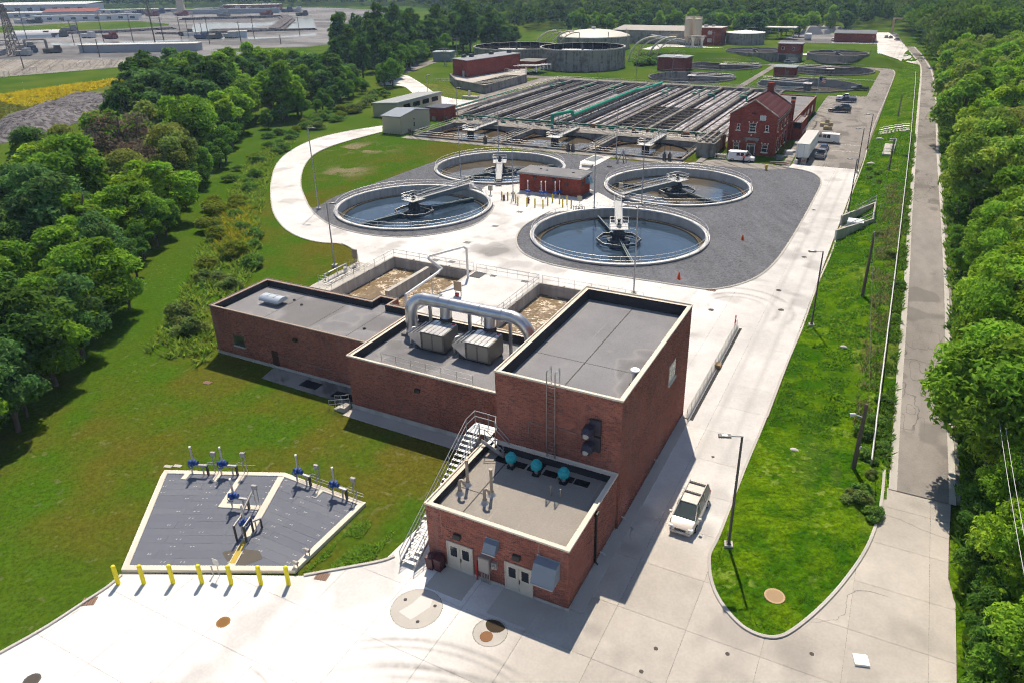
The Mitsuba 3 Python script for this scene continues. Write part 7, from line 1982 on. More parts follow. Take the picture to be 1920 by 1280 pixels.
lamp((-6.1, 43.3), 9.6, math.pi + 0.35, 'dark lamp post in the grass island beside the minivan')
lamp((-5.7, 84.0), 9.3, math.pi + 0.3, 'dark lamp post at the kerb opposite the gravel bed')
lamp((-6.1, 132.8), 9.4, math.pi + 0.3, 'lamp post at the kerb just past the retaining bay')
lamp((-7.2, 163.0), 9.0, math.pi + 0.3, 'lamp post at the kerb where the asphalt parking begins')
lamp((-6.9, 187.0), 8.0, math.pi + 0.3, 'lamp post at the kerb beside the middle of the parking lane')
GL = (0.35, 0.35, 0.36)
for k, (b, h, ang) in enumerate((((-91.92, 97.56), 14.5, 0.4), ((-70.19, 76.12), 9.5, 0.3), ((-27.71, 84.45), 11.5, 2.0), ((-77.12, 122.50), 11.5, 0.3), ((-64.52, 120.74), 11.5, 0.2), ((-46.63, 117.57), 11.5, 2.5), ((-40.05, 124.09), 11.5, 2.4), ((-57.21, 156.97), 10.2, 2.3), ((-84.67, 151.74), 10.2, 0.5), ((-140.46, 205.77), 9.0, 0.5), ((-116.04, 184.32), 9.0, 0.5), ((-49.63, 125.27), 9.0, 2))):
    lab = ['very tall slim grey lamp pole in the lawn inside the loop road', 'grey lamp pole at the tip of the lawn above the grit basin', 'grey lamp pole in front of the near right tank beside the tall block', 'slim lamp pole between the two left tanks', 'slim lamp pole before the far left tank near the pump house', 'slim lamp pole behind the near right tank', 'slim lamp pole between the two right tanks', 'tall pole on the gravel at the front of the right settling basin', 'tall pole at the front between left and middle settling basins', 'lamp pole on the north road behind the sheds', 'lamp pole at the near left corner of the aeration lanes', 'slim lamp pole beside the pale pad behind the pump house'][k]
    if k == 11:
        continue
    lamp(b, h, ang, lab, 0.7, 0.7, GL)
for k, (b, h) in enumerate((((-109.77, 277.41), 8), ((-96.00, 282.45), 8), ((-80.70, 278.73), 9), ((-106.07, 412.10), 8), ((-59.08, 316.04), 8), ((-39.68, 272.99), 8), ((-33.34, 300.74), 9), ((-100.42, 421.43), 8), ((-21.40, 415.58), 8))):
    lamp(b, h, 0.5 + k, ['slim lamp pole before the right digester', 'slim lamp pole at the path beside the right digester', 'slim lamp pole before the first far round tank', 'slim lamp pole on the slope below the silos', 'slim lamp pole at the far round tank left of the control house', 'slim lamp pole left of the largest far tank', 'slim lamp pole behind the annex roof', 'slim lamp pole before the silo building', 'slim lamp pole by the far road on the right terrace'][k], 0.6, 0.5, (0.2, 0.2, 0.21))
t = thing('pole_brace', 'small braced steel frame at the foot of the tall pole by the right settling basin', 'frame')
q = (-55.32, 152.79)
for dx, dy in ((0, 0), (2.0, 0.4), (0.8, 1.6)):
    part(t, 'leg', MB((0.4, 0.4, 0.4)).tube([(q[0] + dx, q[1] + dy, 0), (q[0] + 1.0, q[1] + 0.7, 2.6)], 0.12, 5), 'paint')
WOOD = (0.15, 0.12, 0.10)


def bank_pole(b, h, lab, lampy=False, lean=0.0):
    z = bz(*b)
    t = thing('utility_pole', lab, 'utility pole')
    part(t, 'pole', MB(WOOD).tube([(b[0], b[1], z - 0.2), (b[0] + lean, b[1], z + h)], [0.2, 0.14], 8), 'matt')
    if lampy:
        part(t, 'lamp', MB((0.6, 0.62, 0.65)).tube([(b[0], b[1], z + h - 1.3), (b[0] - 0.7, b[1] - 0.2, z + h - 1.05)], 0.05, 6).tube([(b[0] - 0.65, b[1] - 0.2, z + h - 1.05), (b[0] - 1.05, b[1] - 0.25, z + h - 1.15)], [0.12, 0.17], 8), 'paint')
        part(t, 'meter', MB((0.6, 0.6, 0.6)).cbox((b[0] + 0.18, b[1] - 0.1, z + 2.2), (0.15, 0.2, 0.25)), 'paint')
    else:
        part(t, 'insulator', MB((0.4, 0.4, 0.38)).cbox((b[0] + lean, b[1], z + h - 0.1), (0.12, 0.12, 0.3)), 'paint')


bank_pole((1.2, 57.0), 6.4, 'wooden utility pole with a small lamp among bushes on the bank', True)
bank_pole((-1.0, 93.5), 8.2, 'tall wooden utility pole on the bank, second from the near end')
bank_pole((-1.4, 163.0), 6.2, 'wooden utility pole on the bank beside the hillside stairs')
bank_pole((-2.2, 230.0), 6.0, 'distant wooden utility pole on the far part of the bank')
GR = thing('guard_rail', 'pale steel pipe guard rail running along the road on the bank', 'guard rail')
gy = np.arange(58, 345, 6.0)
gp = [(2.45 - 0.006 * (y - 60) if y < 190 else 1.67 - 0.011 * (y - 190), y) for y in gy]
for k in range(len(gp) - 1):
    a, b = gp[k], gp[k + 1]
    part(GR, 'rail', MB((0.60, 0.61, 0.6)).tube([(a[0], a[1] + 0.03, bz(*a) + 0.78), (b[0], b[1] - 0.03, bz(*b) + 0.78)], 0.09, 6).tube([(a[0], a[1] + 0.03, bz(*a) + 0.45), (b[0], b[1] - 0.03, bz(*b) + 0.45)], 0.05, 5), 'galvanized')
for a in gp:
    part(GR, 'post', MB((0.35, 0.33, 0.3)).cyl((a[0], a[1], bz(*a) - 0.2), 0.09, 1.0, 6), 'galvanized')
# retaining bay with a cabinet
t = thing('retaining_bay', 'concrete retaining bay cut into the bank with pipe rails on top', 'wall')
part(t, 'floor', MB().prism(Polygon([(-6.6, 117.5), (-3.2, 121.5), (-1.8, 126), (-2.2, 135.5), (-6.5, 125.5)]), 0.02, 0.12), 'concrete')
for a, b in (((-6.6, 117.4), (-1.8, 126)), ((-1.9, 125.8), (-2.2, 136)), ((-2.1, 136), (-6.6, 125.6))):
    d = np.array(b) - np.array(a)
    L = np.linalg.norm(d)
    part(t, 'wall', MB().cbox(((a[0] + b[0]) / 2, (a[1] + b[1]) / 2, -0.1), (L, 0.3, 1.75), math.atan2(d[1], d[0])), 'concrete')
railing(t, [(-5.5, 119.5, 0.9), (-1.9, 126, 1.6), (-2.2, 136, 1.6), (-5.0, 129.3, 1.2)], name='rail', zs=(0.5, 1.1), step=2.2, r=0.055)
t = thing('meter_cabinet', 'grey metal cabinet with a sloping lid standing in the retaining bay', 'cabinet')
part(t, 'body', MB((0.30, 0.35, 0.38)).cbox((-4.7, 122.9, 0.12), (1.6, 1.5, 1.5)), 'paint')
part(t, 'lid', MB((0.62, 0.66, 0.68)).cbox((-4.3, 123.4, 1.62), (2.4, 2.2, 0.12)), 'paint')
part(t, 'shelf', MB((0.5, 0.52, 0.53)).box(-3.9, -2.8, 122.6, 125.4, 0.7, 0.8).box(-3.0, -2.9, 122.6, 122.7, 0.1, 0.7), 'galvanized')
t = thing('bank_stair', 'concrete stair with pale handrails climbing the bank to the road', 'stair')
for k in range(9):
    part(t, 'step', MB().box(-5.6 + 0.75 * k, -4.8 + 0.75 * k, 205.5, 208.5, 0.0 + 0.15 * k, 0.25 + 0.19 * k), 'concrete')
for y in (205.4, 208.6):
    railing(t, [(-5.6, y, 0.2), (-2.0, y, 1.2), (1.0, y, 1.8)], name='handrail', zs=(0.6, 1.1), step=1.9, r=0.07, postr=0.05)
t = thing('bank_landing', 'lower handrailed landing on the bank beside the stairs', 'landing')
part(t, 'slab', MB().box(-3.4, -0.8, 178, 190, 0.9, 1.2), 'concrete')
railing(t, [(-3.2, 178, 1.2), (-1.2, 178, 1.3), (-1.2, 190, 1.3), (-2.6, 190, 1.2)], name='handrail', zs=(0.6, 1.1), step=2.4, r=0.07, postr=0.05)
for q, lab in (((-4.9, 199.0), 'pale boulder low on the bank below the stairs'), ((-5.0, 171.0), 'white stone on the kerb below the bank'), ((-1.7, 79.0), 'small pale stone in the bank grass'), ((-3.6, 57.5), 'pale marker stone in the middle of the bank grass')):
    v = trimesh.creation.icosphere(subdivisions=2, radius=0.45)
    p = np.array(v.vertices) * [1.5, 1.0, 0.7]
    p *= (0.8 + 0.4 * meshkit.noise(p * 3, 2))[:, None]
    s = 0.6 if 'small' in lab or 'marker' in lab else 1.3
    solo('boulder', MB((0.5, 0.5, 0.48)).add(p * s + [q[0], q[1], bz(*q) + 0.15], v.faces), 'matt', lab, 'stone')
# overhead lines along the wood
ww = thing('overhead_wires', 'pair of thin pale overhead wires sagging down the right edge before the trees', 'wires')
for dx in (0, 0.35):
    pts = [(9.6 + dx + 0.01 * (y - 30), y, 8.2 + 3.0 * ((y - 62) / 40) ** 2) for y in np.arange(22, 64, 3.0)]
    part(ww, 'wire', MB((0.5, 0.5, 0.5)).tube(pts, 0.022, 4), 'paint')
ww2 = thing('overhead_wires', 'thin dark wire strung between the wooden poles of the bank', 'wires')
pl = [(1.2, 57.0, 7.6), (-1.0, 93.5, 9.4), (-1.4, 163, 7.6), (-2.2, 230, 7.4)]
for a, b in zip(pl[:-1], pl[1:]):
    part(ww2, 'wire', MB((0.06, 0.06, 0.06)).tube([(a[0] + (b[0] - a[0]) * s, a[1] + (b[1] - a[1]) * s, a[2] + (b[2] - a[2]) * s - 3.0 * s * (1 - s)) for s in np.linspace(0, 1, 9)], 0.025, 4), 'paint')
# flag pole
q = (-30.43, 294.47)
FP = thing('flag_pole', 'flag pole with a small striped flag behind the office annex', 'flag')
part(FP, 'pole', MB((0.6, 0.6, 0.6)).cyl((-27.4, 262, 0), 0.09, 7.0, 8), 'paint')
for k in range(7):
    part(FP, 'stripe', MB((0.5, 0.03, 0.04) if k % 2 == 0 else (0.75, 0.75, 0.75)).hexa([(-27.3 + (0.9 if k >= 3 else 0.0), 262, 6.7 - 0.28 * k - 0.28), (-25.4, 262.3, 6.5 - 0.28 * k - 0.28), (-25.4, 262.34, 6.5 - 0.28 * k - 0.28), (-27.3 + (0.9 if k >= 3 else 0.0), 262.04, 6.7 - 0.28 * k - 0.28), (-27.3 + (0.9 if k >= 3 else 0.0), 262, 6.7 - 0.28 * k), (-25.4, 262.3, 6.5 - 0.28 * k), (-25.4, 262.34, 6.5 - 0.28 * k), (-27.3 + (0.9 if k >= 3 else 0.0), 262.04, 6.7 - 0.28 * k)]), 'matt')
part(FP, 'canton', MB((0.03, 0.05, 0.22)).box(-27.31, -26.4, 261.95, 261.99, 5.6, 6.68), 'matt')


# ------------------------------------------------------------------ trees, bushes, weeds
def leaf_cloud(r, centers, radii, n, size, tint, spread=0.22, up=-0.35, gap=0.36, nseed=0, hue=0.07):
    """n leaf-sized faces (two triangles, folded) on the shells of the lobes"""
    centers, radii = np.asarray(centers, float), np.asarray(radii, float)
    w = radii ** 2
    k = r.choice(len(radii), size=int(n * 1.9), p=w / w.sum())
    d = r.normal(size=(len(k), 3))
    d /= np.linalg.norm(d, axis=1, keepdims=True)
    d[:, 2] = np.where(d[:, 2] < up, -d[:, 2], d[:, 2])
    p = centers[k] + d * radii[k, None] * r.uniform(0.5, 1.15, (len(k), 1)) * [1, 1, 0.85]
    m = meshkit.noise(p * (1.1 / max(0.35, size * 1.6)), nseed)
    keep = m > gap
    p, d, k = p[keep][:n], d[keep][:n], k[keep][:n]
    n = len(p)
    nr = d * 0.7 + r.normal(size=(n, 3)) * 0.75
    nr[:, 2] += 0.3
    nr /= np.linalg.norm(nr, axis=1, keepdims=True)
    t = np.cross(nr, r.normal(size=(n, 3)))
    t /= np.linalg.norm(t, axis=1, keepdims=True)
    b = np.cross(nr, t)
    s = size * r.uniform(0.6, 1.35, (n, 1))
    fold = nr * s * 0.18
    v = np.stack([p - t * s * 0.85, p - b * s * 0.38 + fold, p + t * s * 0.85, p + b * s * 0.38 + fold], 1).reshape(-1, 3)
    i = np.arange(n)[:, None] * 4
    f = np.vstack([i + [0, 1, 2], i + [0, 2, 3]])
    lobe = r.uniform(0.72, 1.3, len(radii))[k]
    warm = r.uniform(-1, 1, len(radii))[k] * hue
    leaf = r.uniform(0.7, 1.3, n)
    c = np.asarray(tint)[None] * 1.28 * (lobe * leaf)[:, None]
    c[:, 0] *= 1 + warm * 1.6
    c[:, 2] *= 1 - warm * 0.8
    return v, f, np.repeat(np.clip(c, 0.002, 0.6), 4, 0)


def make_tree(seed, H, R, n, leaf, tint, base=-0.02, lobes=20, dead=False, narrow=1.0):
    r = np.random.default_rng(seed)
    cz = H * (base + 1) / 2
    hz = H * (1 - base) / 2
    cs, rs = [], []
    for q in range(lobes):
        d = r.normal(size=3)
        d /= np.linalg.norm(d)
        rad = r.uniform(0.25, 0.78) ** 0.6
        c = np.array([d[0] * R * rad * 0.85, d[1] * R * rad * 0.85, cz + d[2] * hz * rad * 0.8])
        fall = 1 - 0.35 * max(0, (c[2] - cz) / hz)
        cs.append(c * [fall, fall, 1])
        rs.append(R * r.uniform(0.2, 0.42) * (1.0 if lobes < 30 else 0.85))
    v, f, c = leaf_cloud(r, cs, rs, n, leaf, tint, nseed=seed)
    crown = MB().add(v, f, c)
    tr = MB()
    pts = [np.array([0, 0, -0.4])]
    for z in np.linspace(0.15, 0.8, 5):
        pts.append(np.array([r.normal() * 0.15, r.normal() * 0.15, H * z]))
    r0 = 0.02 * H + 0.05
    tr.tube(pts, np.linspace(r0, r0 * 0.3, len(pts)), 7)
    for c_ in cs[: 14 if not dead else lobes]:
        z = min(H * 0.75, max(H * 0.1, c_[2] - R * 0.55))
        a = np.array([0, 0, z])
        m = (a + c_) / 2 + [0, 0, 0.08 * R]
        tr.tube([a, m, c_], [r0 * 0.42, r0 * 0.25, r0 * 0.08], 5, None, False)
        if dead:
            for _ in range(5):
                e = c_ + r.normal(size=3) * R * 0.35 + [0, 0, R * 0.12]
                tr.tube([m + (c_ - m) * 0.5, (c_ + e) / 2 + r.normal(size=3) * 0.15, e], [r0 * 0.12, r0 * 0.08, 0.012], 3, None, False)
    return [('trunk', tr.ply('bark')), ('crown', crown.ply('leaf'))]


def make_bush(seed, R, H, n, leaf, tint):
    r = np.random.default_rng(seed)
    cs = [(r.uniform(-0.6, 0.6) * R, r.uniform(-0.6, 0.6) * R, r.uniform(0.15, 0.65) * H) for _ in range(9)]
    rs = [R * r.uniform(0.3, 0.5) for _ in cs]
    v, f, c = leaf_cloud(r, cs, rs, n, leaf, tint, up=-0.1, gap=0.3, nseed=seed)
    st = MB()
    for c_ in cs:
        st.tube([(0, 0, -0.1), (c_[0] * 0.5, c_[1] * 0.5, c_[2] * 0.6), c_], [0.06, 0.045, 0.02], 4, None, False)
    return [('stem', st.ply('bark')), ('crown', MB().add(v, f, c).ply('leaf'))]


G_MID, G_DARK, G_LITE, G_OLIVE, G_BLUE = (0.135, 0.25, 0.025), (0.075, 0.155, 0.03), (0.21, 0.35, 0.03), (0.17, 0.22, 0.05), (0.10, 0.20, 0.055)
KINDS = {
    'mid': [make_tree(11 + k, 12, 4.6, 11000, 0.31, G_MID, lobes=38) for k in range(3)],
    'lite': [make_tree(21 + k, 12, 4.6, 11000, 0.31, G_LITE, lobes=38) for k in range(3)],
    'dark': [make_tree(31 + k, 13, 4.6, 10000, 0.31, G_DARK, lobes=38) for k in range(2)],
    'blue': [make_tree(41 + k, 12, 4.4, 10000, 0.31, G_BLUE, lobes=38) for k in range(2)],
    'olive': [make_tree(51, 12, 4.5, 7500, 0.30, G_OLIVE, lobes=18)],
    'bare': [make_tree(61, 12, 4.6, 1500, 0.34, (0.14, 0.11, 0.075), lobes=30, dead=True)],
    'tall': [make_tree(71 + k, 23, 6.2, 6500, 0.62, G_DARK if k else (0.075, 0.155, 0.03), base=-0.1, lobes=44) for k in range(3)],
    'near': [make_tree(81 + k, 12, 4.4, 17000, 0.235, G_LITE if k == 0 else (0.17, 0.30, 0.03), lobes=40) for k in range(2)],
    'sunny': [make_tree(171 + k, 12, 4.6, 11000, 0.32, ((0.21, 0.335, 0.03), (0.175, 0.30, 0.038), (0.235, 0.345, 0.05))[k], lobes=38) for k in range(3)],
    'small': [make_tree(91 + k, 6.5, 2.9, 6000, 0.24, ((0.14, 0.27, 0.03), (0.095, 0.21, 0.035))[k], base=0.04, lobes=16) for k in range(2)],
}
LOD = {'mid': [make_tree(111 + k, 12, 4.6, 4200, 0.52, G_MID, lobes=30) for k in range(2)], 'lite': [make_tree(121 + k, 12, 4.6, 4200, 0.52, G_LITE, lobes=30) for k in range(2)],
       'dark': [make_tree(131, 13, 4.6, 4200, 0.52, G_DARK, lobes=30)], 'blue': [make_tree(141, 12, 4.4, 4000, 0.52, G_BLUE, lobes=30)], 'olive': [make_tree(151, 12, 4.5, 3200, 0.5, G_OLIVE, lobes=18)]}
WORDS = {'mid': 'mid-green broadleaf tree', 'lite': 'bright yellow-green broadleaf tree', 'dark': 'dark green broadleaf tree', 'blue': 'bluish green broadleaf tree', 'olive': 'olive thin-leaved tree', 'bare': 'half-bare brown-twigged tree', 'tall': 'tall dark tree', 'near': 'leafy bright green tree', 'small': 'low young tree', 'sunny': 'sunlit yellow-green broadleaf tree'}


def scatter(poly, step, seed, jitter=0.38):
    r = np.random.default_rng(seed)
    p = Polygon(poly).buffer(0)
    x0, y0, x1, y1 = p.bounds
    out = []
    for i, a in enumerate(np.arange(x0, x1 + step, step)):
        for b in np.arange(y0, y1 + step, step * 0.87):
            q = (a + (step / 2 if int((b - y0) / step / 0.87) % 2 else 0) + r.uniform(-jitter, jitter) * step, b + r.uniform(-jitter, jitter) * step)
            if p.contains(Point(q)):
                out.append(q)
    return out


def plant(q, kind, sc, r, where, name='tree', z=None, zs=1.0, cat='tree'):
    ks = LOD[kind] if kind in LOD and math.hypot(q[0], q[1]) > 190 else KINDS[kind]
    k = thing(name, f'{WORDS[kind]} {where}', cat, f'{WORDS[kind]}s {where}')
    s = sc * r.uniform(0.88, 1.12)
    M = rotz(q[0], q[1], bz(*q) if z is None else z, r.uniform(0, 6.28)) @ np.diag([s * r.uniform(0.9, 1.1), s * r.uniform(0.9, 1.1), s * zs * r.uniform(0.9, 1.12), 1])
    for n, d in ks[int(r.integers(len(ks)))]:
        scene[f'{k}__{n}'] = {**d, 'to_world': T(M)}


rt_ = np.random.default_rng(5)
WOOD = [(-74, 34), (-84, 50), (-97, 62), (-107, 76), (-117, 88), (-142, 120), (-160, 143), (-164, 180), (-181, 224), (-205, 236), (-240, 233), (-283, 222), (-255, 190), (-208, 152), (-186, 126), (-156, 90), (-126, 63), (-95, 40), (-72, 24)]
for q in scatter(WOOD, 10.6, 3):
    x, y = q
    # the brown half-bare patch and the dark clump at the quarry edge show in the photograph
    u = rt_.random()
    if math.hypot((x + 128) / 1.3, y - 102) < 16:
        kind = 'bare' if u < 0.62 else 'olive'
    elif math.hypot(x + 194, y - 148) < 21:
        kind = 'dark' if u < 0.8 else 'blue'
    elif y < 75:
        kind = ('mid', 'blue', 'mid', 'dark', 'lite')[int(u * 5)]
    elif y < 125:
        kind = ('lite', 'mid', 'lite', 'mid', 'olive', 'dark')[int(u * 6)]
    else:
        kind = ('mid', 'dark', 'lite', 'mid', 'blue')[int(u * 5)]
    plant(q, kind, rt_.uniform(0.84, 1.2) * 1.7 if kind in ('dark', 'blue') and math.hypot(x + 194, y - 148) < 21 else (1.38 if y > 60 else 1.18) * rt_.uniform(0.84, 1.2), rt_, 'in the left wood', z=0, zs=0.82)
for q in scatter([(-181, 240), (-203, 285), (-226, 335), (-221, 352), (-205, 372), (-200, 390), (-240, 400), (-290, 375), (-285, 330), (-240, 275), (-212, 245)], 15, 4):
    plant(q, 'tall' if rt_.random() < 0.85 else 'dark', 1.12 if q[1] > 290 else 0.85, rt_, 'in the clump behind the left digester', z=0)
for q in scatter([(-215, 475), (-170, 492), (-110, 500), (-98, 478), (-66, 505), (-70, 548), (-22, 568), (-50, 585), (-150, 540), (-225, 520)], 14.5, 6):
    plant(q, ('mid', 'lite', 'blue', 'dark', 'mid')[int(rt_.random() * 5)], 1.35, rt_, 'beyond the storage hall', z=0)
RW = [(12.0, 62), (12.0, 100), (11.4, 140), (10.9, 180), (10.2, 270), (9.2, 325), (40, 325), (32, 267), (26, 145), (22, 82), (20, 62)]
for q in scatter(RW, 8.6, 8):
    u = rt_.random()
    kind = ('sunny', 'mid', 'lite', 'sunny', 'olive', 'sunny')[int(u * 6)]
    plant(q, kind, 1.25 if q[1] < 130 else 1.42, rt_, 'in the right wood', zs=0.95)
for q in ((11.8, 45.0), (12.0, 52.5), (12.6, 38.0), (12.8, 58.5), (12.2, 65.5), (11.6, 73), (12.2, 80), (11.9, 88), (13.0, 97), (15.4, 50), (16, 60)):
    plant(q, 'near', 0.82 if q[1] < 62 else 1.2 if q[1] == 73 else 1.05, rt_, 'at the near right edge of the road')
for q in ((-66, 25), (-69, 30), (-74, 37), (-77, 42), (-67, 20), (-83, 47), (-91, 56), (-73, 28)):
    plant(q, 'mid' if q[1] % 2 else 'blue', 0.95, rt_, 'at the bottom left edge of the wood', z=0)
for q in ((9.9, 39.5), (10.0, 43.5), (10.1, 47.5), (10.2, 51.5), (10.2, 56.5), (10.1, 62), (10.4, 68), (10.2, 75), (10.0, 34), (9.7, 41.5), (9.8, 36.5), (9.9, 54), (10.0, 31), (10.0, 84), (9.9, 92), (9.8, 104), (9.7, 116), (9.7, 128)):
    plant(q, 'small', 0.66 if q[1] < 55 else 0.6, rt_, 'in the hedge along the right kerb', 'young_tree')
edge = LineString([(-66, 22), (-73, 35), (-82, 50), (-94, 61), (-104, 75), (-114, 87), (-139, 119), (-157, 141), (-163, 180), (-179, 223)])
for k, d in enumerate(np.arange(0, edge.length, 6.0)):
    e = edge.interpolate(d)
    plant((e.x + rt_.uniform(-1.5, 1.0), e.y + rt_.uniform(-1.5, 1.0)), 'small', rt_.uniform(0.75, 1.2), rt_, 'along the edge of the left wood', 'young_tree', z=0)
edge = LineString([(-174, 230), (-181, 242), (-204, 286), (-227, 336), (-224, 352)])
for k, d in enumerate(np.arange(0, edge.length, 6.5)):
    e = edge.interpolate(d)
    plant((e.x + rt_.uniform(-3, 1.0), e.y + rt_.uniform(-2, 2)), 'small', rt_.uniform(1.3, 1.9), rt_, 'at the foot of the clump behind the left digester', 'young_tree', z=0)
plant((10.8, 59.5), 'near', 1.3, rt_, 'with boughs reaching out over the road', z=0.4)
plant((10.9, 66.0), 'near', 1.15, rt_, 'beside the bough over the road', z=0.4)
# bushes between the mown path and the lawn
BUSH = [('yellow-green weed bush', (0.21, 0.27, 0.035)), ('dull green bush', (0.16, 0.22, 0.06)), ('dark leafy bush', (0.12, 0.22, 0.04))]
BP = [make_bush(101 + k, 1.9, 2.2, 2600, 0.22, BUSH[k][1]) for k in range(3)]
strip_ = [(-73, 48.5), (-80, 58.6), (-88, 67), (-101, 81), (-112, 92), (-134, 121), (-131, 123.5), (-108, 96), (-97, 87.6), (-83, 74), (-78, 68.4), (-76, 60.3), (-71.5, 54), (-66, 50), (-67, 48)]
for q in scatter(strip_, 5.4, 12):
    y = q[1]
    k = 1 if y < 66 else (0 if rt_.random() < 0.62 else 2) if y < 100 else 0 if rt_.random() < 0.4 else 2
    key = thing('bush', f'{BUSH[k][0]} in the strip left of the lawn', 'bush', f'{BUSH[k][0]}es left of the lawn')
    s = rt_.uniform(0.75, 1.25)
    place(key, BP[k], rotz(q[0], q[1], 0, rt_.uniform(0, 6.28)) @ np.diag([s, s, s * rt_.uniform(0.7, 1.1), 1]))
for q in scatter([(-135, 126), (-148, 142), (-155, 165), (-169, 215), (-164, 217), (-151, 186), (-146, 160), (-139, 141), (-131, 128)], 4.8, 13):
    k = 2 if rt_.random() < 0.6 else 1 if rt_.random() < 0.4 else 0
    key = thing('bush', f'{BUSH[k][0]} in the hedge between loop road and wood', 'bush', f'{BUSH[k][0]}es in the loop road hedge')
    s = rt_.uniform(0.8, 1.35)
    place(key, BP[k], rotz(q[0], q[1], 0, rt_.uniform(0, 6.28)) @ np.diag([s, s, s * rt_.uniform(0.7, 1.0), 1]))
for q in ((1.6, 52.5), (2.2, 54.2), (2.6, 56.5), (2.0, 58.8), (3.0, 61), (1.9, 62.5), (2.9, 51.2), (2.6, 65.5), (2.7, 69.5), (2.9, 88), (2.7, 97), (1.5, 108), (-0.5, 118), (2.6, 126), (-2.6, 153), (-4.5, 158), (-3.0, 161), (-4.9, 166), (1.3, 175)):
    k = 1 if q[1] in (52.5, 56.5, 153, 158, 108, 118) else 2
    key = thing('bush', f'{BUSH[k][0]} on the bank beside the guard rail', 'bush', f'{BUSH[k][0]}es on the bank')
    s = rt_.uniform(0.32, 0.62)
    place(key, BP[k], rotz(q[0], q[1], bz(*q), rt_.uniform(0, 6.28)) @ np.diag([s, s, s * rt_.uniform(0.7, 1.0), 1]))
for q in scatter([(-112, 325), (-100, 340), (-96, 352), (-104, 362), (-118, 350), (-114, 335)], 5, 15):
    k = 1 if q[1] > 345 else 2
    key = thing('bush', f'{BUSH[k][0]} on the mound behind the right digester', 'bush', f'{BUSH[k][0]}es behind the right digester')
    place(key, BP[k], rotz(q[0], q[1], 0, rt_.uniform(0, 6.28)) @ np.diag([1.9, 1.9, 1.8, 1]))


def tufts(name, poly, n, size, tint, lab, seed, hgt=0.5, zf=bz, cat='grass', hue=0.2, flat=None):
    r = np.random.default_rng(seed)
    p = Polygon(poly).buffer(0)
    x0, y0, x1, y1 = p.bounds
    from shapely import contains_xy
    q = np.c_[r.uniform(x0, x1, n * 4), r.uniform(y0, y1, n * 4)]
    m = meshkit.noise(np.c_[q * 0.7, 0 * q[:, :1]], seed)
    q = q[contains_xy(p, q[:, 0], q[:, 1]) & (m > 0.42)][:n]
    n = len(q)
    z = bank_z(q[:, 0], q[:, 1]) if zf is bz else np.zeros(n)
    a = r.uniform(0, 2 * np.pi, n)
    h = hgt * r.uniform(0.4, 1.2, n)
    ta = r.uniform(0, 2 * np.pi, n)
    s = size * r.uniform(0.6, 1.3, n)
    base = np.c_[q, z]
    tt = np.c_[np.cos(a), np.sin(a), 0 * a] * s[:, None]
    ln = np.c_[np.cos(ta), np.sin(ta), 0 * ta] * (h * r.uniform(0.4, 1.3, n))[:, None]
    ln[:, 2] = h
    v = np.stack([base - tt, base + tt, base + ln * 0.6 + tt * 0.8, base + ln - tt * 0.2], 1).reshape(-1, 3)
    i = np.arange(n)[:, None] * 4
    f = np.vstack([i + [0, 1, 2], i + [0, 2, 3]])
    c = np.asarray(tint)[None] * r.uniform(0.65, 1.35, (n, 1))
    c[:, 0] *= 1 + r.uniform(-hue, hue, n)
    stuff(name, MB().add(v, f, np.repeat(c, 4, 0)), 'leaf', lab, cat)


tufts('bank_weeds', [(-6.4, 62), (2.4, 62), (2.4, 210), (-6.3, 210)], 24000, 0.09, (0.15, 0.32, 0.025), 'rough bright grass and weeds on the bank below the road', 21, 0.35)
tufts('island_grass', list(ISLAND.buffer(-0.4).exterior.coords), 22000, 0.05, (0.14, 0.31, 0.022), 'lush grass tufts on the island between the two drives', 22, 0.2)
tufts('dry_stalks', [(0.6, 62), (2.3, 62), (2.2, 150), (-1, 150), (-0.5, 100), (0.2, 90)], 2600, 0.06, (0.26, 0.24, 0.11), 'pale dry stalks along the guard rail', 23, 0.7)
tufts('path_weeds', [(-64, 46), (-72, 46), (-80, 57), (-100, 80), (-134, 122), (-141, 140), (-138, 142), (-128, 123), (-95, 86), (-80, 71), (-74, 60), (-64, 50)], 30000, 0.13, (0.25, 0.37, 0.05), 'tall mixed weeds left of the lawn', 24, 0.9, None)
tufts('goldenrod', [(-91, 73), (-84, 72), (-97, 87), (-104, 92), (-110, 93)], 1600, 0.10, (0.42, 0.40, 0.03), 'yellow goldenrod among the weeds', 25, 1.5, None, 'flowers', 0.1)
tufts('chamber_weeds', [(-32.4, 27.8), (-28.6, 30.6), (-29, 34), (-32.3, 34.2)], 1800, 0.05, (0.26, 0.44, 0.05), 'coarse weeds at the right rim of the chamber', 26, 0.22, None)
tufts('meadow_flowers', [(-303, 158), (-302, 213), (-292, 207), (-278, 180), (-262, 150), (-285, 152)], 9000, 0.45, (0.62, 0.52, 0.015), 'band of bright yellow wildflowers beside the far lawn', 27, 0.8, None, 'flowers', 0.1)
tufts('meadow_grass', [(-300, 150), (-285, 185), (-262, 172), (-240, 128), (-260, 120)], 9000, 0.3, (0.22, 0.24, 0.05), 'olive meadow below the wildflowers', 28, 0.6, None)
tufts('verge_weeds', [(2.3, 58), (3.9, 58), (3.2, 130), (2.6, 200), (2.0, 200), (2.3, 130)], 5000, 0.11, (0.13, 0.25, 0.03), 'weeds creeping over the road edge behind the guard rail', 30, 0.5)
tufts('right_undergrowth', [(9.0, 30), (13, 30), (13, 260), (7.4, 260), (8.2, 130)], 22000, 0.16, (0.15, 0.28, 0.03), 'dense undergrowth along the right kerb of the road', 29, 0.8)

# ---- the far forest, read as one mass
r = np.random.default_rng(77)


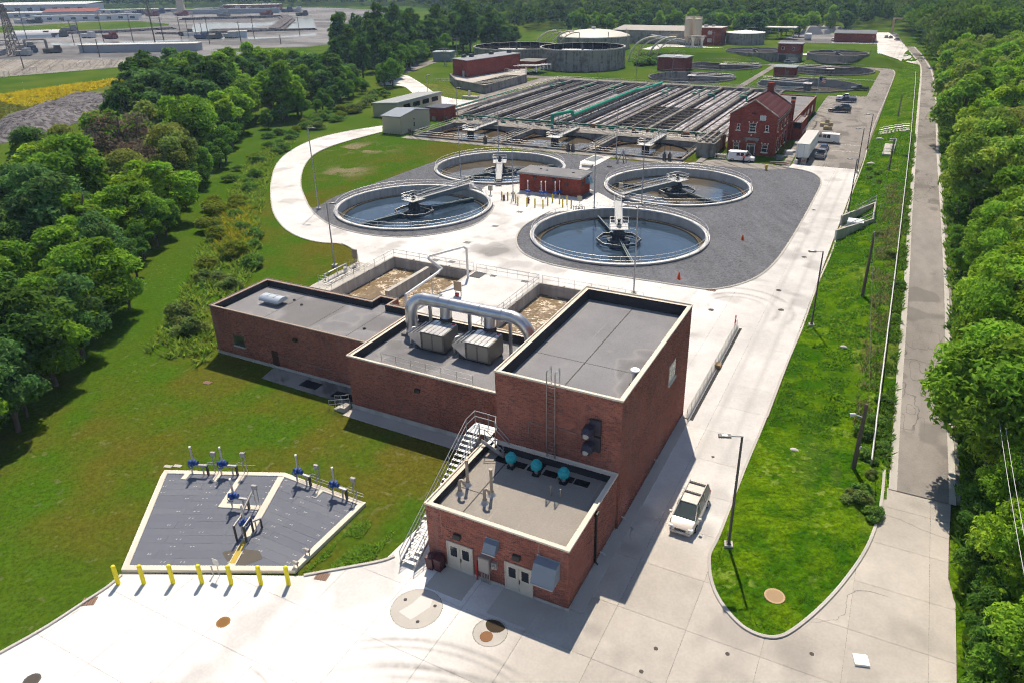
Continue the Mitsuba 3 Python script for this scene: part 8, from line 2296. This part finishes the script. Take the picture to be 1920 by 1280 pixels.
def far_tree(rr, H, R, n, leaf):
    cs = [(rr.normal() * R * 0.35, rr.normal() * R * 0.35, H * rr.uniform(0.35, 0.85)) for _ in range(7)]
    return leaf_cloud(rr, cs, [R * rr.uniform(0.45, 0.65) for _ in cs], n, leaf, (1, 1, 1), gap=0.25, nseed=int(rr.integers(99)))


FT = [far_tree(r, 18, 5.5, 170, 2.0) for _ in range(10)]
FM = [far_tree(r, 17, 6.2, 900, 0.95) for _ in range(5)]
vv, ff, cc, nn = [], [], [], 0
spots = [(q, 'l') for q in scatter([(-1230, 690), (-1010, 830), (-640, 915), (-560, 840), (-500, 760), (-430, 720), (-420, 900), (-560, 1120), (-1000, 1080), (-1400, 900)], 12.5, 31)]
spots += [(q, 'r') for q in scatter([(9.6, 330), (7.6, 385), (3.6, 430), (-2, 480), (-7, 560), (-18, 600), (70, 600), (52, 440), (37, 330)], 9.0, 33)] + [(q, 'b') for q in scatter([(-225, 525), (-150, 545), (-50, 588), (-20, 612), (-120, 612), (-240, 590)], 12, 34)]
spots += [(q, 'c') for q in scatter([(-440, 700), (-330, 520), (-262, 445), (-240, 580), (-120, 612), (80, 610), (75, 800), (60, 1000), (-200, 1050), (-420, 900)], 12.0, 32)]
for q, tag in spots:
    v, f, c = (FM if tag in 'rb' else FT)[int(r.integers(len(FM if tag in 'rb' else FT)))]
    s = r.uniform(0.75, 1.25) * {'l': 1.05, 'c': 0.85, 'r': 1.15, 'b': 0.9}[tag]
    a = r.uniform(0, 6.28)
    M = rotz(q[0], q[1], 0, a)
    d = math.hypot(*q)
    vv.append((v * s) @ M[:3, :3].T + [q[0], q[1], 9 * max(0.0, (d - 650) / 400) if tag == 'c' else 0.0])
    ff.append(f + nn)
    nn += len(v)
    t_ = (1.35 if tag == 'r' else 1.0) * np.array([(0.12, 0.23, 0.03), (0.17, 0.30, 0.035), (0.09, 0.19, 0.035), (0.14, 0.22, 0.05)][int(r.integers(4))]) * r.uniform(0.8, 1.25)
    cc.append(np.clip(c * t_, 0.002, 0.5))
m = MB()
m.v, m.f, m.c, m.n = vv, ff, cc, nn
stuff('far_forest', m, 'leaf', 'distant forest closing the view along the top of the picture', 'forest')


# ------------------------------------------------------------------ the open works and lots beyond the left wood
struct('far_lot', MB().sheet(Polygon([(-452, 246), (-440, 243), (-361, 199), (-340, 250), (-330, 262), (-318, 258), (-270, 268), (-262, 300), (-380, 330), (-455, 290)]), 0.03).sheet(Polygon([(-980, 540), (-700, 380), (-455, 245), (-380, 330), (-330, 360), (-330, 470), (-560, 780), (-760, 860), (-1180, 660)]).difference(unary_union(ponds)), 0.02), 'dirt')
struct('far_road', MB().sheet(Polygon([(-470, 236), (-362, 199), (-345, 246), (-330, 262), (-345, 282), (-395, 262)]), 0.05), 'concrete_old')
struct('field', MB().sheet(Polygon([(-783.04, 443.13), (-763.64, 460.73), (-762.99, 509.90), (-723.56, 540.82), (-640.21, 515.45), (-615.22, 494.93), (-618.60, 452.15), (-658.42, 414.55), (-683.19, 385.13)]).buffer(0), 0.06).sheet(Polygon([(-367.50, 324.88), (-368.04, 333.38), (-365.48, 337.13), (-345.84, 315.29), (-351.40, 310.87)]).buffer(0), 0.05), 'ground_far')
for k, p in enumerate(ponds):
    struct('pond', MB().sheet(p, 0.045), 'water_pond')
struct('meadow', MB().sheet(Polygon([(-300, 156), (-304, 214), (-290, 206), (-262, 176), (-226, 160), (-212, 110), (-245, 122)]), 0.02), 'meadow')
pile = Polygon([(-243, 128), (-268, 166), (-262, 178), (-240, 172), (-226, 158), (-212, 120), (-208, 108), (-220, 112)])
pv, pf = trimesh.creation.triangulate_polygon(pile, engine='earcut')
pm_ = trimesh.Trimesh(*trimesh.remesh.subdivide_to_size(np.c_[pv[:, :2], np.zeros(len(pv))], pf, 2.5), process=True)
v = np.array(pm_.vertices)
dd = np.array([pile.exterior.distance(Point(p[:2])) for p in v])
v[:, 2] = 0.05 + np.minimum(dd, 6) * 0.42 + (meshkit.fbm(v * 0.35, 3) - 0.5) * 1.4 * np.minimum(dd / 2, 1)
f = np.array(pm_.faces)
nz = np.cross(v[f[:, 1]] - v[f[:, 0]], v[f[:, 2]] - v[f[:, 0]])[:, 2]
struct('rubble_bank', MB().add(v, np.where((nz < 0)[:, None], f[:, ::-1], f)), 'rubble')


def dike(pts, w, h, bsdf='dirt'):
    g = LineString(pts)
    mb = MB()
    mb.prism(g.buffer(w), 0, h * 0.5).prism(g.buffer(w * 0.6), h * 0.5, h)
    struct('dike', mb, bsdf)


dike([(-526.24, 413.79), (-499.81, 416.21), (-489.44, 435.77), (-479.48, 445.10), (-472.29, 451.84), (-459.22, 465.10), (-433.90, 481.62)], 3.5, 1.4, 'rubble')
dike([(-683.18, 572.48), (-655.72, 594.01), (-627.82, 615.89), (-617.09, 643.62), (-561.05, 589.30), (-512.54, 530.97), (-462.40, 469.36)], 7, 2.0, 'rubble')
dike([(-517.00, 460.83), (-500.92, 470.14), (-477.74, 481.20)], 6, 1.0, 'dirt')
dike([(-616.54, 380.29), (-605.59, 402.44), (-583.80, 418.08), (-570.61, 458.32)], 6, 1.6, 'rubble')
t = thing('quonset_hut', 'pale round-roofed metal hut in the yard at the far left', 'hut')
hq = [(5.5 * math.cos(a), 5.2 * math.sin(a)) for a in np.linspace(0, np.pi, 15)]
c0, c1 = np.array([-604.0, 350.0]), np.array([-582.0, 372.0])
ax = (c1 - c0) / np.linalg.norm(c1 - c0)
nx = np.array([-ax[1], ax[0]])
hm = MB((0.62, 0.64, 0.66))
for (a, b), (c, d) in zip(hq[:-1], hq[1:]):
    P1, P2 = c0 + nx * a * 1.6, c1 + nx * a * 1.6
    P3, P4 = c1 + nx * c * 1.6, c0 + nx * c * 1.6
    hm.quad((*P1, b), (*P2, b), (*P4[:0], *P3, d), (*P4, d))
part(t, 'shell', hm, 'galvanized')
em = MB((0.58, 0.6, 0.62)).add([(*(c0 + nx * a * 1.6), b) for a, b in hq], [[0, k, k + 1] for k in range(1, 14)])
part(t, 'end_wall', em, 'paint')
part(t, 'doorway', MB((0.03, 0.04, 0.08)).cbox((c0[0] - ax[0] * 0.1 + nx[0] * 4, c0[1] - ax[1] * 0.1 + nx[1] * 4, 0), (0.3, 3.4, 2.6), math.atan2(ax[1], ax[0])), 'matt')


def far_shed(lab, a, b, depth, h, wall, roof, name='far_shed', windows=0, cat='shed', rise=0.0):
    a, b = np.array(a), np.array(b)
    d = (b - a) / np.linalg.norm(b - a)
    n = np.array([-d[1], d[0]])
    L = np.linalg.norm(b - a)
    M = rotz(a[0], a[1], 0, math.atan2(d[1], d[0]))
    t = thing(name, lab, cat)
    part(t, 'wall', MB().merge(MB(wall).box(0, L, 0, depth, 0, h), M), 'matt')
    part(t, 'roof', MB().merge(MB(roof).hexa([(-0.4, -0.4, h), (L + 0.4, -0.4, h), (L + 0.4, depth + 0.4, h + rise), (-0.4, depth + 0.4, h + rise), (-0.4, -0.4, h + 0.4), (L + 0.4, -0.4, h + 0.4), (L + 0.4, depth + 0.4, h + 0.4 + rise), (-0.4, depth + 0.4, h + 0.4 + rise)]), M), 'matt')
    for k in range(windows):
        x = L * (k + 0.3) / windows
        part(t, 'window', MB().merge(MB((0.08, 0.09, 0.11)).box(x, x + L * 0.4 / windows, -0.08, -0.01, h * 0.3, h * 0.7), M), 'matt')
    return t


far_shed('long grey corrugated shed with a pale roof edge beside the far lot', (-435.8, 286.5), (-376, 318), 9, 4.0, (0.34, 0.36, 0.40), (0.6, 0.6, 0.6))
far_shed('row of long white tank cars and sheds along the far field', (-830, 503), (-740, 560), 10, 5.5, (0.62, 0.64, 0.66), (0.5, 0.5, 0.5), 'far_tank_row', 9, 'shed')
far_shed('big pale industrial hall at the top left corner', (-1080, 600), (-960, 655), 40, 11, (0.40, 0.45, 0.50), (0.6, 0.63, 0.66), 'far_hall', 8, 'building', 2)
far_shed('lower white-walled workshop before the big hall at top left', (-960, 545), (-880, 590), 14, 5, (0.5, 0.53, 0.56), (0.5, 0.52, 0.55), 'far_hall', 7, 'building', 1)
far_shed('low hall with a red roof patch right of the big pale hall', (-900, 560), (-850, 590), 12, 6, (0.4, 0.42, 0.45), (0.32, 0.14, 0.13), 'far_hall', 0, 'building', 3)
far_shed('brick far hall with a pale roof before the distant treeline', (-806, 735), (-745, 768), 20, 7.0, (0.24, 0.12, 0.10), (0.64, 0.64, 0.62), 'far_hall', 5, 'building')
far_shed('long grey fence-like shed before the brick far hall', (-786, 652), (-690, 712), 6, 5.0, (0.30, 0.34, 0.38), (0.34, 0.38, 0.42), 'far_shed')
far_shed('white small hut left of the grey fence-like shed', (-829, 709), (-812, 719), 9, 4.0, (0.6, 0.6, 0.6), (0.5, 0.5, 0.5), 'far_hut')
far_shed('long low white-roofed shed in the middle of the far works', (-945, 660), (-860, 705), 12, 4, (0.35, 0.36, 0.38), (0.68, 0.68, 0.68), 'far_shed', 6)
far_shed('pale barge-like shed by the water at the centre of the far works', (-436, 398), (-427, 406), 6, 4.0, (0.5, 0.56, 0.6), (0.6, 0.63, 0.64), 'far_hut')
far_shed('small white container at the near water edge', (-486, 402), (-477, 408), 3.5, 2.2, (0.66, 0.66, 0.66), (0.5, 0.5, 0.5), 'far_container', 0, 'container')
t = thing('hopper_tower', 'pale tapering hopper tower standing in the far works', 'tower')
part(t, 'shaft', MB((0.5, 0.45, 0.36)).cbox((-786, 654, 0), (9, 6, 15), 0.5, None, 0.75), 'matt')
part(t, 'head', MB((0.45, 0.4, 0.32)).cbox((-786, 654, 15), (8, 6, 3), 0.5), 'matt')
part(t, 'base', MB((0.46, 0.44, 0.4)).cbox((-784, 655, 0), (22, 9, 3), 0.5), 'matt')
# trucks, machines and heaps strewn over the works
r3 = random.Random(5)
cl = [(0.2, 0.08, 0.08), (0.09, 0.11, 0.17), (0.4, 0.4, 0.4), (0.12, 0.12, 0.12), (0.25, 0.25, 0.25), (0.5, 0.5, 0.5), (0.08, 0.08, 0.1), (0.22, 0.19, 0.16)]
spots2 = [(-587.62, 361.23), (-587.13, 365.70), (-588.15, 369.80), (-578.20, 368.17), (-636.42, 414.83), (-867.91, 648.34), (-846.33, 641.60), (-857.95, 660.51), (-795.26, 620.90), (-849.19, 672.62), (-851.94, 601.27), (-830.43, 595.81), (-784.83, 568.91), (-815.55, 483.81), (-799.42, 487.35), (-801.86, 524.58), (-519.96, 367.67), (-467.31, 276.44), (-453.44, 264.87), (-452.29, 281.25), (-493.97, 291.22), (-545.91, 368.61), (-882.33, 595.79), (-1012.98, 706.34)] + [(-764.75, 635.80), (-450.07, 387.39), (-435.56, 399.45), (-440.83, 390.00), (-811.73, 734.62), (-792.91, 741.97), (-738.42, 711.41), (-721.44, 703.31), (-653.98, 655.11), (-693.64, 728.98), (-690.15, 740.49), (-609.65, 662.83), (-692.21, 630.07), (-752.04, 720.35), (-487.86, 406.02)]
for k, q in enumerate(spots2):
    d = math.hypot(*q)
    s = 0.7 + d / 700
    c = cl[k % 8]
    t = thing('yard_machine', 'small dark or bright machine parked in the far yards beyond the left wood', 'machine', 'machines in the far yards')
    a = r3.uniform(0, 1.2)
    part(t, 'body', MB(c).cbox((q[0], q[1], 0.5), (6.5 * s, 2.6 * s, 1.5 * s), a).cbox((q[0] + 1.8 * s * math.cos(a), q[1] + 1.8 * s * math.sin(a), 0.5 + 1.5 * s), (2.2 * s, 2.3 * s, 1.0 * s), a), 'matt')
    part(t, 'wheel', MB((0.02, 0.02, 0.02)).cbox((q[0], q[1], 0), (5.0 * s, 2.7 * s, 0.6), a), 'matt')


def mast(b, h, lab, arms=1, col=(0.15, 0.13, 0.12), rad=0.28, lean=0.0):
    t = thing('power_pole', lab, 'power pole', None if not lab.startswith('wooden power pole standing') else 'power poles of the far yards')
    part(t, 'pole', MB(col).tube([(b[0], b[1], 0), (b[0] + lean, b[1], h)], [rad, rad * 0.65], 6), 'matt')
    for k in range(arms):
        part(t, 'crossarm', MB(col).cbox((b[0] + lean, b[1], h - 0.9 - 1.4 * k), (3.4, 0.22, 0.22), 0.6), 'matt')


for b, h in (([-383, 222], 8.0), ([-588, 349], 19.9), ([-499, 347], 18.1), ([-481, 356], 18.0), ([-399, 273], 9.5), ([-433, 287], 17.7), ([-510, 333], 14.9), ([-472, 373], 14.9), ([-478, 378], 13.7), ([-466, 383], 14.6), ([-454, 386], 15.6), ([-408, 356], 16.8), ([-392, 367], 13.3), ([-418, 404], 15.0), ([-361, 370], 5.7), ([-403, 433], 12.5), ([-468, 391], 13.3), ([-628, 363], 18.5), ([-462, 398], 10.0)):
    mast(b, h, 'wooden power pole standing in the far yards', 0 if h < 10 else 1)
mast((-458, 355), 26.0, 'tallest thick power pole standing in the far yards', 2, rad=0.45)
for k, q in enumerate([(-208.68, 334.15), (-196.89, 303.70), (-194.69, 301.82)]):
    mast(q, (10, 8, 8)[k], ['power pole with many crossarms before the clump left of the digesters', 'power pole beside the grey container left of the digesters', 'second power pole beside the grey container'][k], 3, (0.3, 0.29, 0.28), 0.2)
far_shed('grey container building at the wood edge left of the filter house', (-210.77, 315.53), (-202.40, 318.34), 8, 4.0, (0.26, 0.3, 0.33), (0.36, 0.4, 0.42), 'grey_container', 0, 'container')
# two lattice towers and the substation steelwork
def lattice(b, h, w, lab):
    t = thing('lattice_tower', lab, 'pylon')
    mb = MB((0.24, 0.2, 0.18))
    n = 9
    for k in range(n):
        z0, z1 = h * k / n, h * (k + 1) / n
        w0, w1 = w * (1 - 0.75 * k / n), w * (1 - 0.75 * (k + 1) / n)
        cr = [(-1, -1), (1, -1), (1, 1), (-1, 1)]
        for i in range(4):
            a, c = cr[i], cr[(i + 1) % 4]
            p0 = (b[0] + a[0] * w0, b[1] + a[1] * w0, z0)
            p1 = (b[0] + a[0] * w1, b[1] + a[1] * w1, z1)
            q0 = (b[0] + c[0] * w0, b[1] + c[1] * w0, z0)
            q1 = (b[0] + c[0] * w1, b[1] + c[1] * w1, z1)
            mb.tube([p0, p1], 0.2, 4, None, False).tube([p0, q1], 0.12, 3, None, False).tube([q0, p1], 0.12, 3, None, False)
    part(t, 'frame', mb, 'matt')
    part(t, 'crossarm', MB((0.24, 0.2, 0.18)).cbox((b[0], b[1], h - 4), (12, 0.4, 0.4), 0.6), 'matt')
    return t


lattice((-456, 262), 27, 2.8, 'brown steel lattice tower at the far left, the nearer one')
lattice((-505, 290), 26, 2.8, 'brown steel lattice tower at the far left, partly hidden by the nearer one')
t = thing('substation', 'dense brown steelwork of a substation at the left edge', 'substation')
for i in range(7):
    for j in range(3):
        x, y = -470 - 6 * i + 2 * j, 258 - 5 * i + 8 * j
        part(t, 'post', MB((0.2, 0.19, 0.2)).cyl((x, y, 0), 0.25, 7.5, 5), 'matt')
        part(t, 'beam', MB((0.22, 0.21, 0.22)).cbox((x, y + 4, 7.2 if j % 2 else 5.0), (0.4, 9, 0.4), 0.2), 'matt')
        part(t, 'switchgear', MB((0.3, 0.31, 0.33)).cbox((x + 2, y + 3, 0), (2.4, 2.4, 2.8), 0.4), 'matt')
t = thing('steel_gantry', 'low steel portal frame in the yard before the long grey shed', 'gantry')
for q in [(-462.58, 272.49), (-455.34, 280.27)]:
    part(t, 'post', MB((0.26, 0.25, 0.25)).cbox((q[0], q[1], 0), (1.0, 1.0, 7.5)), 'matt')
a, b = (-462.58, 272.49), (-455.34, 280.27)
part(t, 'beam', MB((0.26, 0.25, 0.25)).tube([(*a, 7.6), (*b, 7.6)], 0.45, 4), 'matt')
# chain-link fence along the far lawn
FN = thing('chain_fence', 'chain-link fence along the top of the far lawn', 'fence')
fp = [(-356.07, 195.09), (-359.47, 201.29), (-358.83, 207.19), (-363.25, 216.04), (-362.33, 221.78), (-361.38, 227.66), (-361.16, 234.21), (-360.56, 240.69), (-359.16, 246.80), (-358.16, 250.42)]
fpl = LineString(fp).segmentize(6.5)
pts = [(x, y) for x, y in fpl.coords]
for a in pts:
    part(FN, 'post', MB((0.3, 0.31, 0.31)).cyl((a[0], a[1], 0), 0.09, 2.6, 5), 'galvanized')
part(FN, 'top_rail', MB((0.3, 0.31, 0.31)).tube([(x, y, 2.55) for x, y in pts], 0.06, 4).tube([(x, y, 0.2) for x, y in pts], 0.05, 4), 'galvanized')
wm = MB((0.32, 0.33, 0.33))
for a, b in zip(pts[:-1], pts[1:]):
    for k in range(7):
        s = k / 7
        p = (a[0] + (b[0] - a[0]) * s, a[1] + (b[1] - a[1]) * s)
        q = (a[0] + (b[0] - a[0]) * (s + 1 / 7), a[1] + (b[1] - a[1]) * (s + 1 / 7))
        wm.tube([(*p, 0.2), (*q, 2.5)], 0.012, 3, None, False).tube([(*p, 2.5), (*q, 0.2)], 0.012, 3, None, False)
part(FN, 'mesh', wm, 'galvanized', stuff=True)
for q, s in (((-66.46, 576.89), 1.0), ((-63.92, 533.67), 1.4), ((-67.58, 539.58), 1.2), ((-58.69, 571.08), 1.2), ((-59.90, 555.84), 1.0)):
    solo('scrap_heap', MB((0.5, 0.48, 0.45)).cbox((q[0], q[1], 0), (9 * s, 6 * s, 3.5 * s), 0.4, None, 0.4).cbox((q[0] + 5 * s, q[1] + 2, 0), (5 * s, 4 * s, 2.0 * s), 1.0, None, 0.5), 'matt', 'pale heap of scrap in the yard left of the far brick store', 'heap', 'scrap heaps in the far yard')
solo('yard_tank', MB((0.6, 0.6, 0.58)).tube([(*(-62.27, 487.24), 2.0), (*(-58.90, 488.20), 2.0)], 2.0, 12), 'paint', 'white horizontal tank left of the far brick store', 'tank')


# ------------------------------------------------------------------ the air: a thin haze that pales what is far
scene['haze_air'] = {'type': 'homogeneous', 'albedo': {'type': 'rgb', 'value': [0.93, 0.95, 0.97]}, 'sigma_t': {'type': 'rgb', 'value': [0.00008, 0.00011, 0.00016]}}
scene['haze'] = {'type': 'cube', 'to_world': T().translate([-400, 700, 20]).scale([1900, 1000, 24]), 'bsdf': {'type': 'null'}, 'interior': {'type': 'ref', 'id': 'haze_air'}}
labels['haze'] = {'label': 'thin summer haze over the whole site', 'category': 'haze', 'kind': 'stuff'}
scene['camera']['medium'] = {'type': 'ref', 'id': 'haze_air'}
